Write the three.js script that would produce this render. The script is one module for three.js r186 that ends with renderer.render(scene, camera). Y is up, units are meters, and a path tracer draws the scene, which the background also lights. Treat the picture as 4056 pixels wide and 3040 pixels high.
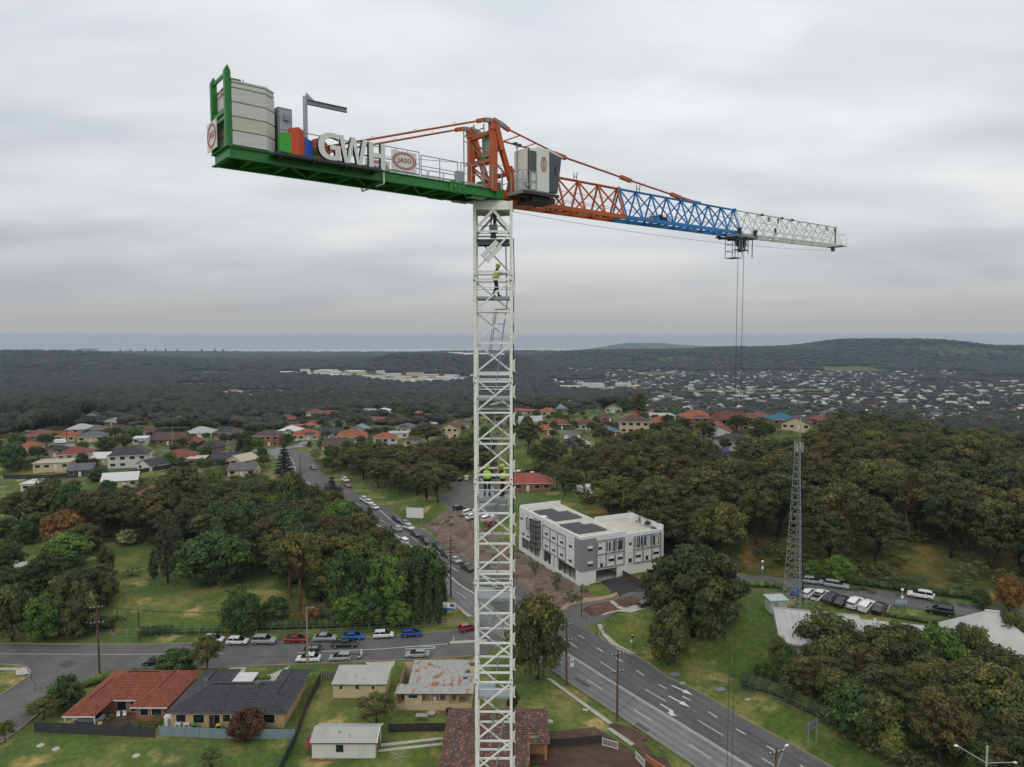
import * as THREE from 'three';
import { mergeGeometries } from 'three/addons/utils/BufferGeometryUtils.js';
import { FontLoader } from 'three/addons/loaders/FontLoader.js';
import { TextGeometry } from 'three/addons/geometries/TextGeometry.js';
import { MarchingCubes } from 'three/addons/objects/MarchingCubes.js';

// ---------------------------------------------------------------- camera, sky, sun, exposure
const scene = new THREE.Scene();
const EYE = 62;                                        // drone height above the street, metres
const camera = new THREE.PerspectiveCamera(57.58, 1024 / 767, 0.5, 60000);
camera.position.set(0, EYE, 0);
camera.rotation.set(-Math.atan(190 / 2766), 0, 0);

const R01 = (seed) => { let a = seed >>> 0; return () => { a = (a + 0x6d2b79f5) | 0; let t = Math.imul(a ^ (a >>> 15), 1 | a); t = (t + Math.imul(t ^ (t >>> 7), 61 | t)) ^ t; return ((t ^ (t >>> 14)) >>> 0) / 4294967296; }; };
const hash3 = (x, y, z) => { let h = Math.imul(x, 374761393) ^ Math.imul(y, 668265263) ^ Math.imul(z, 2147483647 - 1013904223); h = Math.imul(h ^ (h >>> 13), 1274126177); return ((h ^ (h >>> 16)) >>> 0) / 4294967296; };
const sm = (t) => t * t * (3 - 2 * t);
function vnoise(x, y, z, p = 0) {                      // value noise; p > 0 repeats x and y every p cells
  const xi = Math.floor(x), yi = Math.floor(y), zi = Math.floor(z), fx = sm(x - xi), fy = sm(y - yi), fz = sm(z - zi);
  const m = (v) => (p ? ((v % p) + p) % p : v);
  const x0 = m(xi), x1 = m(xi + 1), y0 = m(yi), y1 = m(yi + 1);
  const L = (a, b, t) => a + (b - a) * t;
  return L(L(L(hash3(x0, y0, zi), hash3(x1, y0, zi), fx), L(hash3(x0, y1, zi), hash3(x1, y1, zi), fx), fy),
    L(L(hash3(x0, y0, zi + 1), hash3(x1, y0, zi + 1), fx), L(hash3(x0, y1, zi + 1), hash3(x1, y1, zi + 1), fx), fy), fz);
}
function fbm(x, y, z, oct = 4, p = 0) { let s = 0, a = 0.5, n = 0; for (let i = 0; i < oct; i++) { s += a * vnoise(x, y, z + i * 7.3, p); n += a; a *= 0.5; x *= 2; y *= 2; p *= 2; } return s / n; }

// one overcast sky: grey stratus in long flat bands, a little brighter towards the zenith
{
  const W = 2048, H = 1024, d = new Float32Array(W * H * 4);
  for (let j = 0; j < H; j++) {
    const el = ((j + 0.5) / H - 0.5) * Math.PI;         // row 0 is the nadir
    for (let i = 0; i < W; i++) {
      const az = ((i + 0.5) / W) * Math.PI * 2, k = (j * W + i) * 4;
      const dx = Math.cos(el) * Math.cos(az), dz = Math.cos(el) * Math.sin(az), dy = Math.sin(el);
      const up = Math.max(dy, 0);
      const px = dx / (up + 0.16), pz = dz / (up + 0.16);
      const wx = fbm(px * 0.9, pz * 0.9, 2.2, 3) - 0.5, big = fbm(px * 0.62 + 3.1 + wx, pz * 0.9 + 8.7, 1.3, 5), fine = fbm(px * 2.1 + wx * 2, pz * 3.4, 5.1, 5), wisp = fbm(px * 0.9 + fine, pz * 5 + big * 3, 9.2, 4);
      const t = up / (up + 0.15);
      let v = 0.375 + 0.54 * t + 0.18 * up;
      const c = (big - 0.5) * 1.05 + (fine - 0.5) * 0.5 + (wisp - 0.5) * 0.3;
      const fade = Math.min(1, up / 0.13);
      v *= 1 + c * 0.7 * fade;
      const blue = (0.25 + THREE.MathUtils.clamp(0.45 - c * 1.9, 0, 1.1)) * fade;
      let r = v * (1.0 - 0.09 * blue), g = v * (1.0 - 0.022 * blue), b = v * (1.0 + 0.035 * blue);
      if (fade < 1) { const w = 1 - fade; r *= 1 + 0.004 * w; b *= 1 + 0.004 * w; }
      d[k] = r; d[k + 1] = g; d[k + 2] = b; d[k + 3] = 1;
    }
  }
  const sky = new THREE.DataTexture(d, W, H, THREE.RGBAFormat, THREE.FloatType);
  sky.mapping = THREE.EquirectangularReflectionMapping; sky.magFilter = THREE.LinearFilter; sky.minFilter = THREE.LinearFilter; sky.wrapS = THREE.RepeatWrapping; sky.needsUpdate = true;
  scene.background = sky; scene.environment = sky;
}
const sun = new THREE.DirectionalLight(0xfff4e6, 0.7);
sun.position.set(-90, 230, 120); sun.target.position.set(0, 20, -120);
sun.castShadow = true; sun.shadow.radius = 45; sun.shadow.mapSize.set(4096, 4096);
Object.assign(sun.shadow.camera, { left: -400, right: 400, top: 400, bottom: -400, near: 1, far: 1500 });
scene.add(sun, sun.target);
scene.fog = new THREE.FogExp2(0xbccbe2, 0.000072);

const renderer = new THREE.WebGLRenderer({ antialias: true });
renderer.toneMapping = THREE.LinearToneMapping;
renderer.toneMappingExposure = 1.0;
renderer.shadowMap.enabled = true; renderer.shadowMap.type = THREE.PCFSoftShadowMap;

// ---------------------------------------------------------------- helpers
const V = (x, y, z) => new THREE.Vector3(x, y, z);
const taken = new Map();
const numbered = (n) => { const k = taken.get(n) || 0; taken.set(n, k + 1); return k ? n + '_' + String(k).padStart(3, '0') : n; };
function tag(o, label, category, group, kind) { if (label) o.userData.label = label; if (category) o.userData.category = category; if (group) o.userData.group = group; if (kind) o.userData.kind = kind; return o; }
function thing(name, label, category, [x, y, z] = [0, 0, 0], turn = 0, group) {
  const o = new THREE.Group(); o.name = numbered(name); o.position.set(x, y, z); o.rotation.y = turn; scene.add(o);
  return tag(o, label, category, group);
}
function copyOf(root, [x, y, z], turn, label, group) {
  const c = root.clone(); c.name = numbered(root.name.replace(/_\d{3}$/, '')); c.position.set(x, y, z); c.rotation.y = turn; c.userData = { ...root.userData };
  if (label) c.userData.label = label; if (group) c.userData.group = group; scene.add(c); return c;
}
function add(name, geo, mat, parent) {
  const m = new THREE.Mesh(geo, mat); m.castShadow = true; m.receiveShadow = true;
  m.name = parent ? name : numbered(name); (parent || scene).add(m); return m;
}
function structure(name, geo, mat, label) { const m = add(name, geo, mat); m.userData.kind = 'structure'; if (label) m.userData.label = label; return m; }
function part(name, parent, turn = 0) { const g = new THREE.Group(); g.name = name; g.rotation.y = turn; parent.add(g); return g; }
const UNIT = new THREE.BoxGeometry(1, 1, 1), ROD = new THREE.CylinderGeometry(0.5, 0.5, 1, 8, 1), ROD16 = new THREE.CylinderGeometry(0.5, 0.5, 1, 18, 1);
const _x = V(1, 0, 0), _y = V(0, 1, 0);
function box(name, w, h, d, x, y, z, mat, parent, turn = 0) { const m = add(name, UNIT, mat, parent); m.scale.set(w, h, d); m.position.set(x, y, z); m.rotation.y = turn; return m; }
function beam(name, a, b, w, h, mat, parent) {         // box from a to b, h measured upwards, w across
  const m = add(name, UNIT, mat, parent), dir = b.clone().sub(a), len = dir.length(); dir.normalize();
  const side = Math.abs(dir.y) > 0.999 ? V(0, 0, 1) : dir.clone().cross(_y).normalize(), up = side.clone().cross(dir).normalize();
  m.quaternion.setFromRotationMatrix(new THREE.Matrix4().makeBasis(dir, up, side)); m.scale.set(len, h, w); m.position.copy(a).add(b).multiplyScalar(0.5); return m;
}
function rod(name, a, b, r, mat, parent, g = ROD) {
  const m = add(name, g, mat, parent), dir = b.clone().sub(a), len = dir.length();
  m.quaternion.setFromUnitVectors(_y, dir.normalize()); m.scale.set(2 * r, len, 2 * r); m.position.copy(a).add(b).multiplyScalar(0.5); return m;
}
// geometry pieces, for parts made of several bodies that make up one piece
const bxg = (w, h, d, x, y, z, ry = 0) => { const g = new THREE.BoxGeometry(w, h, d); if (ry) g.rotateY(ry); g.translate(x, y, z); return g; };
function tubeg(pts, r, seg = 6, closed = false) { return new THREE.TubeGeometry(new THREE.CatmullRomCurve3(pts, closed, 'catmullrom', 0.05), Math.max(2, (pts.length - 1) * 3), r, seg, closed); }
function rodg(a, b, r, seg = 6, r2 = r) { const dir = b.clone().sub(a), g = new THREE.CylinderGeometry(r2, r, dir.length(), seg, 1); g.applyQuaternion(new THREE.Quaternion().setFromUnitVectors(_y, dir.clone().normalize())); g.translate((a.x + b.x) / 2, (a.y + b.y) / 2, (a.z + b.z) / 2); return g; }
function merge(list) { return mergeGeometries(list.map((g) => { const h = g.index ? g.toNonIndexed() : g.clone(); for (const k of Object.keys(h.attributes)) if (!['position', 'normal', 'uv'].includes(k)) h.deleteAttribute(k); return h; }), false); }
function polyg(verts, faces, uvf) {                     // flat faces from corner lists, any number of corners
  const p = [], uv = [];
  for (const f of faces) for (let i = 1; i + 1 < f.length; i++) for (const k of [f[0], f[i], f[i + 1]]) { const v = verts[k]; p.push(v[0], v[1], v[2]); const t = uvf ? uvf(v, f) : [v[0] + v[1] * 0.37, v[2] + v[1]]; uv.push(t[0], t[1]); }
  const g = new THREE.BufferGeometry(); g.setAttribute('position', new THREE.Float32BufferAttribute(p, 3)); g.setAttribute('uv', new THREE.Float32BufferAttribute(uv, 2)); g.computeVertexNormals(); return g;
}

// ---------------------------------------------------------------- textures and materials
function tex(size, fn, srgb = true) {
  const d = new Uint8Array(size * size * 4);
  for (let j = 0; j < size; j++) for (let i = 0; i < size; i++) { const c = fn(i / size, j / size, i, j), k = (j * size + i) * 4; d[k] = c[0]; d[k + 1] = c[1]; d[k + 2] = c[2]; d[k + 3] = 255; }
  const t = new THREE.DataTexture(d, size, size); t.wrapS = t.wrapT = THREE.RepeatWrapping; t.magFilter = THREE.LinearFilter; t.minFilter = THREE.LinearMipmapLinearFilter; t.generateMipmaps = true;
  if (srgb) t.colorSpace = THREE.SRGBColorSpace; t.needsUpdate = true; return t;
}
const mixc = (a, b, t) => [a[0] + (b[0] - a[0]) * t, a[1] + (b[1] - a[1]) * t, a[2] + (b[2] - a[2]) * t];
const cl01 = (v) => Math.min(1, Math.max(0, v));
const M = {};
const std = (color, rough = 0.7, extra = {}) => new THREE.MeshStandardMaterial({ color, roughness: rough, metalness: 0, ...extra });
const grain = tex(256, (u, v) => { const n = 205 + 50 * fbm(u * 16, v * 16, 2.2, 4, 16); return [n, n, n]; });
const scaled = (t, s) => { const c = t.clone(); c.repeat.set(s, s); c.needsUpdate = true; return c; };
const wear = tex(256, (u, v, i, j) => { const a = fbm(u * 5, v * 40, 3.4, 4, 5), b = fbm(u * 12, v * 12, 8.1, 4, 12), s = 255 * (1 - 0.34 * cl01((a - 0.52) * 3) * cl01(b * 1.5) - 0.12 * cl01((b - 0.55) * 4)); return [s, s, s * 0.99]; });
const painted = (c, r) => std(c, r, { map: wear });
M.white_steel = painted(0xf2f2f1, 0.5); M.steel = std(0x8b8f93, 0.5, { metalness: 0.35 }); M.dark_steel = std(0x3b3e41, 0.55, { metalness: 0.3 });
M.green = painted(0x278234, 0.42); M.orange = painted(0xc25a22, 0.45); M.blue = painted(0x1c7cc8, 0.42); M.jib_white = painted(0xdcdcdb, 0.5);
M.black = std(0x0c0d0e, 0.6); M.cable = std(0x33363a, 0.6); M.galv = std(0x9ea3a6, 0.45, { metalness: 0.4 });
M.glass = new THREE.MeshPhysicalMaterial({ color: 0x10151a, roughness: 0.06, metalness: 0, clearcoat: 1, clearcoatRoughness: 0.03 });
M.rubber = std(0x111111, 0.85); M.white = std(0xdedfdc, 0.55); M.red = std(0xa8242c, 0.55);
// ---------------------------------------------------------------- the lie of the land
// surveyed spot heights: x, metres to the north (= -z), height, reach
const SPOTS = [[-100,140,0,30],[-40,141,0,30],[-5,135,0,25],[10,115,0,25],[30,90,0,25],[-60,92,0,35],[-110,90,0,40],[0,55,0,40],[0,0,0,60],[-30,-200,0,90],[100,0,2,60],[-150,0,0,80],[22,117,0,12],[32,103,0,12],[41,91,0,12],[52,109,2.2,14],[-12,165,1.0,10],[-17,190,2.0,12],[-33,215,3,14],[-50,243,4,14],[-25,101,0,20],[-80,112,0,20],[-78,126,0,20],[62,120,5,18],[60,90,2.0,20],[73,140,9,20],[50,152,8,18],[29,146,4.4,10],[21,150,3.8,9],[20,158,4.8,10],[27,162,5.6,18],[96,134,9,25],[14,130,0.2,9],[34,117,0.7,10],[26,130,1.1,9],[15,140,0.9,9],[100,100,5,25],[-55,165,2.5,25],[-95,170,3,25],[-20,165,2,14],[-38,200,4,20],[2,172,4.2,14],[-70,205,4,25],[-120,215,4,30],[-57,265,4.5,22],[-16,227,7,22],[8,225,11,22],[80,180,11,30],[125,230,13,40],[60,225,13,30],[150,290,11,35],[205,300,4,40],[132,338,19,35],[88,311,20,30],[25,311,16.5,30],[-149,311,5,35],[-208,330,10,35],[-110,322,6,30],[-230,250,4,40],[190,235,9,40],[0,400,13,40],[-100,410,4,50],[-250,430,2,60],[60,430,14,45],[140,450,-8,50],[-100,614,-10,90],[20,600,-2,80],[220,480,-24,80],[300,380,-14,70],[-400,500,-5,100],[0,1000,-55,200],[350,750,-50,120],[-500,1000,-42,250],[500,1000,-58,200],[1000,1300,-64,300],[600,1400,-64,300],[0,2000,-78,400],[-800,1900,-62,400],[1000,2000,-72,400],[2000,2200,-60,400],[-2100,2600,-14,350],[-1500,2500,-38,300],[-800,2700,-58,400],[-383,2800,-24,250],[-100,2900,-30,250],[300,2900,-70,300],[1870,3500,30,300],[1300,3500,-13,350],[2600,3500,-6,400],[680,3500,-26,350],[30,4500,-64,600],[-1500,4500,-84,600],[-3500,4500,-76,800],[-3500,6200,-94,500],[-1500,6100,-96,500],[0,6200,-96,500],[1500,5500,-90,600],[3500,5000,-60,800],[0,9000,-140,900],[-6000,9000,-140,1200],[6000,9000,-140,1200],[-2500,1200,-20,500],[2500,1200,-50,500],[-1500,-500,-20,300],[1500,-500,-20,300],[0,-1500,-30,300]];
const CTL = []; for (const [a, b, y, r] of SPOTS) CTL.push(a, b, y, 1 / (r * r));
function H(x, z) { const F = -z; let s = 0, t = 0; for (let i = 0; i < CTL.length; i += 4) { const dx = x - CTL[i], dz = F - CTL[i + 1], q = (dx * dx + dz * dz) * CTL[i + 3] + 0.2, w = 1 / (q * q * q); s += w * CTL[i + 2]; t += w; } return s / t; }
const on = (x, z, dy = 0) => [x, H(x, z) + dy, z];

const grassTex = tex(1024, (u, v) => {
  const a = fbm(u * 10, v * 10, 1.1, 5, 10), b = fbm(u * 70, v * 70, 3.7, 3, 70), c = fbm(u * 5, v * 5, 9.4, 4, 5), w = hash3(Math.floor(u * 1024), Math.floor(v * 1024), 5);
  let k = mixc([70, 86, 30], [110, 106, 56], cl01((a - 0.42) * 3.2)); k = mixc(k, [56, 76, 24], cl01((c - 0.5) * 3.4)); k = mixc(k, [152, 130, 84], cl01((fbm(u * 9, v * 9, 21.4, 5, 9) - 0.56) * 5) * 0.85); k = mixc(k, [96, 76, 52], cl01((fbm(u * 22, v * 22, 31.4, 4, 22) - 0.66) * 7) * 0.7);
  const s = 0.82 + 0.56 * b + 0.24 * (w - 0.5); return [k[0] * s, k[1] * s, k[2] * s];
});
const asphaltTex = (base, tint) => tex(1024, (u, v, i, j) => {
  const a = fbm(u * 6, v * 6, 4.1, 5, 6), b = hash3(i, j, 3), c = fbm(u * 40, v * 40, 8.8, 3, 40);
  const s = base * (0.82 + 0.36 * a) + 26 * (b - 0.5) + 14 * (c - 0.5); return [s * tint[0], s * tint[1], s * tint[2]];
});
const earthTex = tex(512, (u, v, i, j) => { const a = fbm(u * 8, v * 8, 6.6, 5, 8), b = hash3(i, j, 9), k = mixc([112, 93, 80], [158, 138, 124], cl01((a - 0.3) * 2)), s = 0.85 + 0.32 * (b - 0.5); return [k[0] * s, k[1] * s, k[2] * s]; });
const concTex = tex(512, (u, v, i, j) => { const a = fbm(u * 9, v * 9, 2.6, 5, 9), b = hash3(i, j, 1), s = 0.82 + 0.26 * a + 0.08 * (b - 0.5); return [178 * s, 172 * s, 160 * s]; });
const mapped = (t, per, rough, extra = {}) => { const c = t.clone(); c.repeat.set(1 / per, 1 / per); c.needsUpdate = true; return new THREE.MeshStandardMaterial({ map: c, roughness: rough, ...extra }); };
M.grass = mapped(grassTex, 42, 1); M.asphalt = mapped(asphaltTex(92, [1, 0.985, 0.97]), 17, 0.93); M.asphalt_pale = mapped(asphaltTex(118, [1, 1, 1]), 23, 0.93); M.asphalt_band = mapped(asphaltTex(106, [1, 1, 1]), 23, 0.93); M.asphalt_band2 = mapped(asphaltTex(84, [1, 0.985, 0.97]), 17, 0.9); M.asphalt_mid = mapped(asphaltTex(78, [1, 0.99, 0.98]), 11, 0.93); M.asphalt_new = mapped(asphaltTex(52, [1, 1, 1.02]), 17, 0.9);
M.earth = mapped(earthTex, 9, 1); M.concrete = mapped(concTex, 7, 0.9); M.path_pink = mapped(concTex, 7, 0.9, { color: 0xf2d2b8 }); M.pavers = mapped(earthTex, 13, 0.95, { color: 0xb8a79a }); M.pavers_red = mapped(earthTex, 11, 0.95, { color: 0xd6bdb0 });
M.line = std(0xc9c9c4, 0.8); M.kerb = mapped(concTex, 5, 0.9, { color: 0xd8cdbd });
M.terrain = new THREE.MeshStandardMaterial({ map: (() => { const c = grassTex.clone(); c.repeat.set(1 / 42, 1 / 42); c.needsUpdate = true; return c; })(), roughness: 1, vertexColors: true });

const lerp = (a, b, t) => a + (b - a) * t, sstep = (a, b, v) => sm(cl01((v - a) / (b - a)));
const inPoly = (p, x, z) => { let c = false; for (let i = 0, j = p.length - 1; i < p.length; j = i++) if ((p[i][1] > z) !== (p[j][1] > z) && x < ((p[j][0] - p[i][0]) * (z - p[i][1])) / (p[j][1] - p[i][1]) + p[i][0]) c = !c; return c; };
const FOREST = [[[36,-168],[46,-158],[60,-151],[80,-142],[100,-135],[150,-130],[260,-170],[260,-330],[170,-345],[120,-300],[70,-265],[20,-240],[22,-200]],[[-150,-200],[-80,-188],[-60,-175],[-38,-172],[-42,-195],[-75,-250],[-110,-290],[-150,-270]],[[46,-112],[60,-124],[90,-118],[120,-110],[120,-80],[60,-80],[52,-96]]];
const SHEETS = [["street","asphalt",0.046,[[-119.5,-137.0],[-103.4,-137.1],[-82.3,-136.5],[-63.9,-136.4],[-48.4,-137.4],[-30.3,-139.1],[-14.2,-142.6],[-10.0,-143.9],[-6,-149],[-1.5,-141.5],[-5.2,-131.2],[-21.7,-129.6],[-40.9,-128.0],[-55.2,-126.6],[-73.5,-125.1],[-75.6,-124.0],[-77.0,-122.5],[-77.8,-117.2],[-77.7,-108.4],[-77.9,-102.3],[-79.2,-89.5],[-89.8,-94.3],[-88.6,-109.3],[-88.3,-116.5],[-88.1,-121.2],[-88.0,-123.3],[-89.1,-125.3],[-92.1,-127.5],[-96.7,-128.0],[-111.8,-128.0]],"grey asphalt side street with parked cars"],["driveway","asphalt_new",0.06,[[20.6,-159.1],[25.9,-160.1],[30.6,-152.3],[23.2,-151.2]],"black asphalt driveway into the white building"],["footpath","path_pink",0.075,[[10.2,-149.9],[12.1,-151.0],[17.7,-151.2],[23.5,-153.1],[23.6,-151.9],[17.4,-149.2],[12.5,-149.8],[11.4,-149.2]],"pinkish concrete footpath in front of the white building"],["raised_crossing","pavers_red",0.075,[[14.7,-147.8],[21.4,-149.6],[26.5,-150.9],[28.8,-147.3],[23.7,-144.4],[17.4,-144.9]],"red brown paved crossing over the side road"],["pale_strip","concrete",0.09,[[21.3,-149.4],[22.2,-149.9],[23.9,-144.3],[22.8,-144.5]],"pale concrete strip across the paved crossing"],["footpath","concrete",0.075,[[30.0,-146.3],[29.7,-144.5],[25.0,-142.3],[22.4,-144.1],[19.3,-144.5],[18.9,-144.8],[21.8,-144.8]],"pale concrete apron behind the dark car"],["footpath","concrete",0.07,[[17.9,-143.2],[18.9,-142.8],[19.0,-139.7],[21.2,-134.3],[23.6,-130.2],[22.7,-129.8],[20.6,-132.9],[18.6,-137.9]],"short concrete footpath beside the bus stop"],["footpath","concrete",0.07,[[6.2,-122.5],[7.0,-122.5],[16.2,-107.9],[15.4,-107.5]],"straight concrete footpath beside the main road"],["footpath","concrete",0.07,[[15.0,-106.2],[15.7,-106.5],[18.7,-102.1],[18.0,-101.6]],"pale concrete slab at the gates"],["driveway","pavers",0.068,[[15.4,-107.5],[16.4,-107.8],[18.9,-106.3],[21.1,-103.5],[19.9,-102.9],[21.3,-98.8],[22.4,-99.0],[23.0,-96.5],[23.1,-94.3],[19.9,-94.3],[18.5,-101.8]],"brown paved crossing outside the gates"],["yard","pavers",0.06,[[5.7,-105.4],[13.2,-106.7],[14.9,-104.4],[17.8,-100.8],[19.6,-97.7],[20.0,-94.8],[3.7,-91.8],[3.9,-96.1]],"brown paved yard beside the tiled house"],["footpath","concrete",0.07,[[-14.2,-156.9],[-13.3,-156.1],[-8.8,-150.4],[-9.7,-149.7]],"narrow concrete footpath behind the sign board"],["garden_bed","earth",0.04,[[-28.4,-212.2],[-19.3,-217.7],[-11.2,-205.4],[-2.0,-193.5],[0.9,-186.4],[15.1,-156.6],[17.9,-151.4],[12.6,-150.4],[10.3,-150.6],[1.0,-162.2],[-9.7,-176.5],[-21.3,-198.4]],"bare brown mulch slope beside the white building"],["car_park","asphalt",0.046,[[-28.5,-267.3],[-14.4,-264.7],[-4.0,-254.7],[0.2,-230.9],[-0.5,-203.5],[-11.3,-206.0],[-19.4,-219.0],[-24.5,-229.6],[-26.0,-239.9],[-19.5,-242.8]],"grey car park above the main road"],["car_park","asphalt",0.046,[[58.1,-146.3],[60.7,-145.4],[76.3,-135.4],[71.7,-130.9],[56.9,-140.2]],"parking bays beside the lattice tower"],["garden_bed","earth",0.042,[[63.5,-147.6],[71.5,-144.8],[81.7,-138.6],[92.2,-132.3],[91.0,-130.6],[83.5,-135.5],[75.0,-139.9],[70.4,-142.7]],"strip of bare earth along the bush"],["footpath","concrete",0.05,[[-137.2,-181.1],[-132.0,-180.5],[-124.6,-178.9],[-123.6,-177.0],[-128.4,-175.5],[-133.2,-175.6]],"pale concrete pad at the edge of the field"],["driveway","concrete",0.06,[[-27.9,-128.7],[-22.2,-129.2],[-22.3,-126.6],[-26.8,-126.8]],"concrete driveway behind the cream shed"],["driveway","concrete",0.06,[[-44.0,-124.2],[-41.6,-127.5],[-42.6,-120.4],[-44.9,-120.0],[-46.4,-122.5]],"concrete driveway of the dark tiled house"],["driveway","concrete",0.06,[[-52.4,-126.6],[-49.6,-126.6],[-49.3,-124.2],[-52.1,-123.7],[-53.9,-125.0]],"concrete driveway beside the hedge"],["footpath","concrete",0.056,[[-96.9,-126.5],[-92.0,-126.5],[-91.2,-127.2],[-89.2,-125.5],[-88.5,-124.2],[-90.6,-123.5],[-92.1,-125.5],[-96.2,-125.5]],"concrete footpath corner with a yellow ramp"],["wheel_track","concrete",0.05,[[-20.0,-102.2],[-10.7,-104.0],[-10.4,-103.4],[-19.8,-101.4]],"concrete wheel strip to the white garage"],["wheel_track","concrete",0.05,[[-20.1,-100.7],[-10.5,-102.5],[-10.4,-101.9],[-20.0,-100.0]],"lower concrete wheel strip to the white garage"]];
const STRIPS = [["side_road","asphalt",0.046,7.5,[[6.5,-136],[10.5,-139.5],[14.2,-146.9],[17.2,-146.9],[23.2,-147.9],[30.2,-149.6],[36.1,-150.0],[54.2,-150.8],[59.9,-147.8],[72.4,-139.6],[85.7,-133.3],[96.5,-128.3],[105.6,-125.9]],"grey service road past the white building and the bush"],["street","asphalt_pale",0.046,7,[[-288.9,-385.6],[-230.6,-334.3],[-215.6,-333.2],[-196.5,-319.9],[-180.5,-323.2],[-166.4,-337.9],[-139.2,-339.4],[-126.4,-341.5],[-114.3,-334.1]],"suburban street between the houses on the hill"],["street","asphalt_pale",0.05,8,[[-116.6,-334.1],[-111.4,-356.6],[-111.2,-380.0]],"short street past the orange roofed house"],["street","asphalt",0.046,8,[[28.8,-273.2],[26.0,-293.5],[26.2,-313.4],[28.4,-326.7],[24.8,-328.9]],"sloping suburban street with white parked cars"],["street","asphalt_pale",0.046,7,[[76.3,-407.9],[79.5,-438.7],[205.2,-1159.0]],"steep suburban street between trees"]];
const KERBS = [[[49.5,-61.4],[27.0,-95.8],[9.1,-122.7]],[[62.6,-70.0],[40.1,-104.5],[20.7,-133.6],[18.3,-136.4],[17.6,-139.5],[19.5,-142.2]],[[-103.2,-136.8],[-82.2,-136.3],[-63.8,-136.3],[-48.4,-137.3],[-30.2,-138.9],[-14.2,-142.4],[-10.0,-143.8]],[[-7.8,-131.2],[-21.7,-129.5],[-40.8,-127.8],[-55.1,-126.4],[-73.4,-124.9],[-75.5,-123.9],[-76.9,-122.4],[-77.7,-117.1],[-77.6,-108.3],[-77.9,-102.2]],[[-88.5,-109.2],[-88.3,-116.4],[-88.1,-121.2],[-87.9,-123.3],[-89.1,-125.2],[-92.0,-127.4],[-96.6,-127.8]],[[14.8,-147.4],[23.0,-149.9],[23.6,-151.9]],[[52.9,-142.7],[56.8,-142.8],[57.6,-139.4],[65.1,-134.6],[71.5,-130.8],[79.5,-126.8]],[[-11.2,-204.3],[-19.4,-218.4],[-24.5,-229.6]],[[-6.4,-220.3],[-12.8,-235.6],[-19.0,-246.5],[-19.4,-254.9],[-13.9,-255.5]]];
const MAINLINE = [[54.9,-65.0],[32.4,-99.4],[-9.0,-161.5],[-28.5,-191.0],[-46,-220],[-62,-245],[-79,-269],[-91,-290],[-97,-308],[-106,-326],[-115,-338]];
const OFFICE = [[15.7, -157.2], [26.4, -162.2], [26.0, -163.6], [14.0, -190.0], [2.6, -184.9], [15.2, -157.4]];
const RLINE = []; for (const [l, w] of [[MAINLINE, 8.5], ...STRIPS.map((q) => [q[4], q[3] / 2 - 0.5])]) for (let i = 0; i + 1 < l.length; i++) RLINE.push([...l[i], ...l[i + 1], w]);
const gap = (x, z, [ax, az, bx, bz]) => { const dx = bx - ax, dz = bz - az, t = cl01(((x - ax) * dx + (z - az) * dz) / (dx * dx + dz * dz)); return Math.hypot(x - ax - dx * t, z - az - dz * t); };
const nearRoad = (x, z) => RLINE.some((q) => gap(x, z, q) < q[4]) || SHEETS.some((q) => inPoly(q[3], x, z));
{ // one sheet of ground from under the drone to the coast
  const az = []; for (let a = -180; a < -52; a += 6) az.push(a); for (let a = -52; a < 52; a += 0.22) az.push(a); for (let a = 52; a < 180; a += 6) az.push(a);
  const rad = [0.5]; for (let r = 12; r < 6900; r *= r > 60 && r < 300 ? 1.0125 : 1.026) rad.push(r); rad.push(7000, 9000);
  const P = [], C = [], U = [], I = [], n = az.length;
  for (const r of rad) for (const a of az) {
    const t = (a * Math.PI) / 180, x = Math.sin(t) * r, z = -Math.cos(t) * r; P.push(x, H(x, z) - (r < 400 ? (inPoly(OFFICE, x, z) ? 2.6 : nearRoad(x, z) ? 0.12 : 0) : 0), z); U.push(x, z);
    const wild = sstep(380, 700, r), n1 = fbm(x * 0.02 + 40, z * 0.02 + 90, 2, 3);
    let c = [1, 1, 1];                                    // lawn and paddock
    if (FOREST.some((p) => inPoly(p, x, z))) c = [0.62 + 0.3 * n1, 0.5 + 0.22 * n1, 0.5];       // leaf litter under the gums
    if (r > 270 && r < 720) { const q = fbm(x * 0.09 + 7, z * 0.09, 5, 3); c = mixc(c, q > 0.55 ? [1.15, 1.0, 1.1] : q > 0.42 ? [0.62, 0.62, 0.62] : [0.85, 0.78, 0.72], 0.8 * sstep(270, 300, r)); }
    c = mixc(c, n1 > 0.52 ? [0.55, 0.55, 0.52] : [0.34, 0.4, 0.4], wild);
    C.push(...c);
  }
  for (let i = 0; i + 1 < rad.length; i++) for (let j = 0; j < n; j++) { const a = i * n + j, b = i * n + ((j + 1) % n), c = a + n, d = b + n; I.push(a, b, c, b, d, c); }
  const g = new THREE.BufferGeometry(); g.setAttribute('position', new THREE.Float32BufferAttribute(P, 3)); g.setAttribute('color', new THREE.Float32BufferAttribute(C, 3)); g.setAttribute('uv', new THREE.Float32BufferAttribute(U, 2)); g.setIndex(I); g.computeVertexNormals();
  structure('ground', g, M.terrain, 'rolling ground with grass, bare earth and leaf litter');
}
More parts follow.
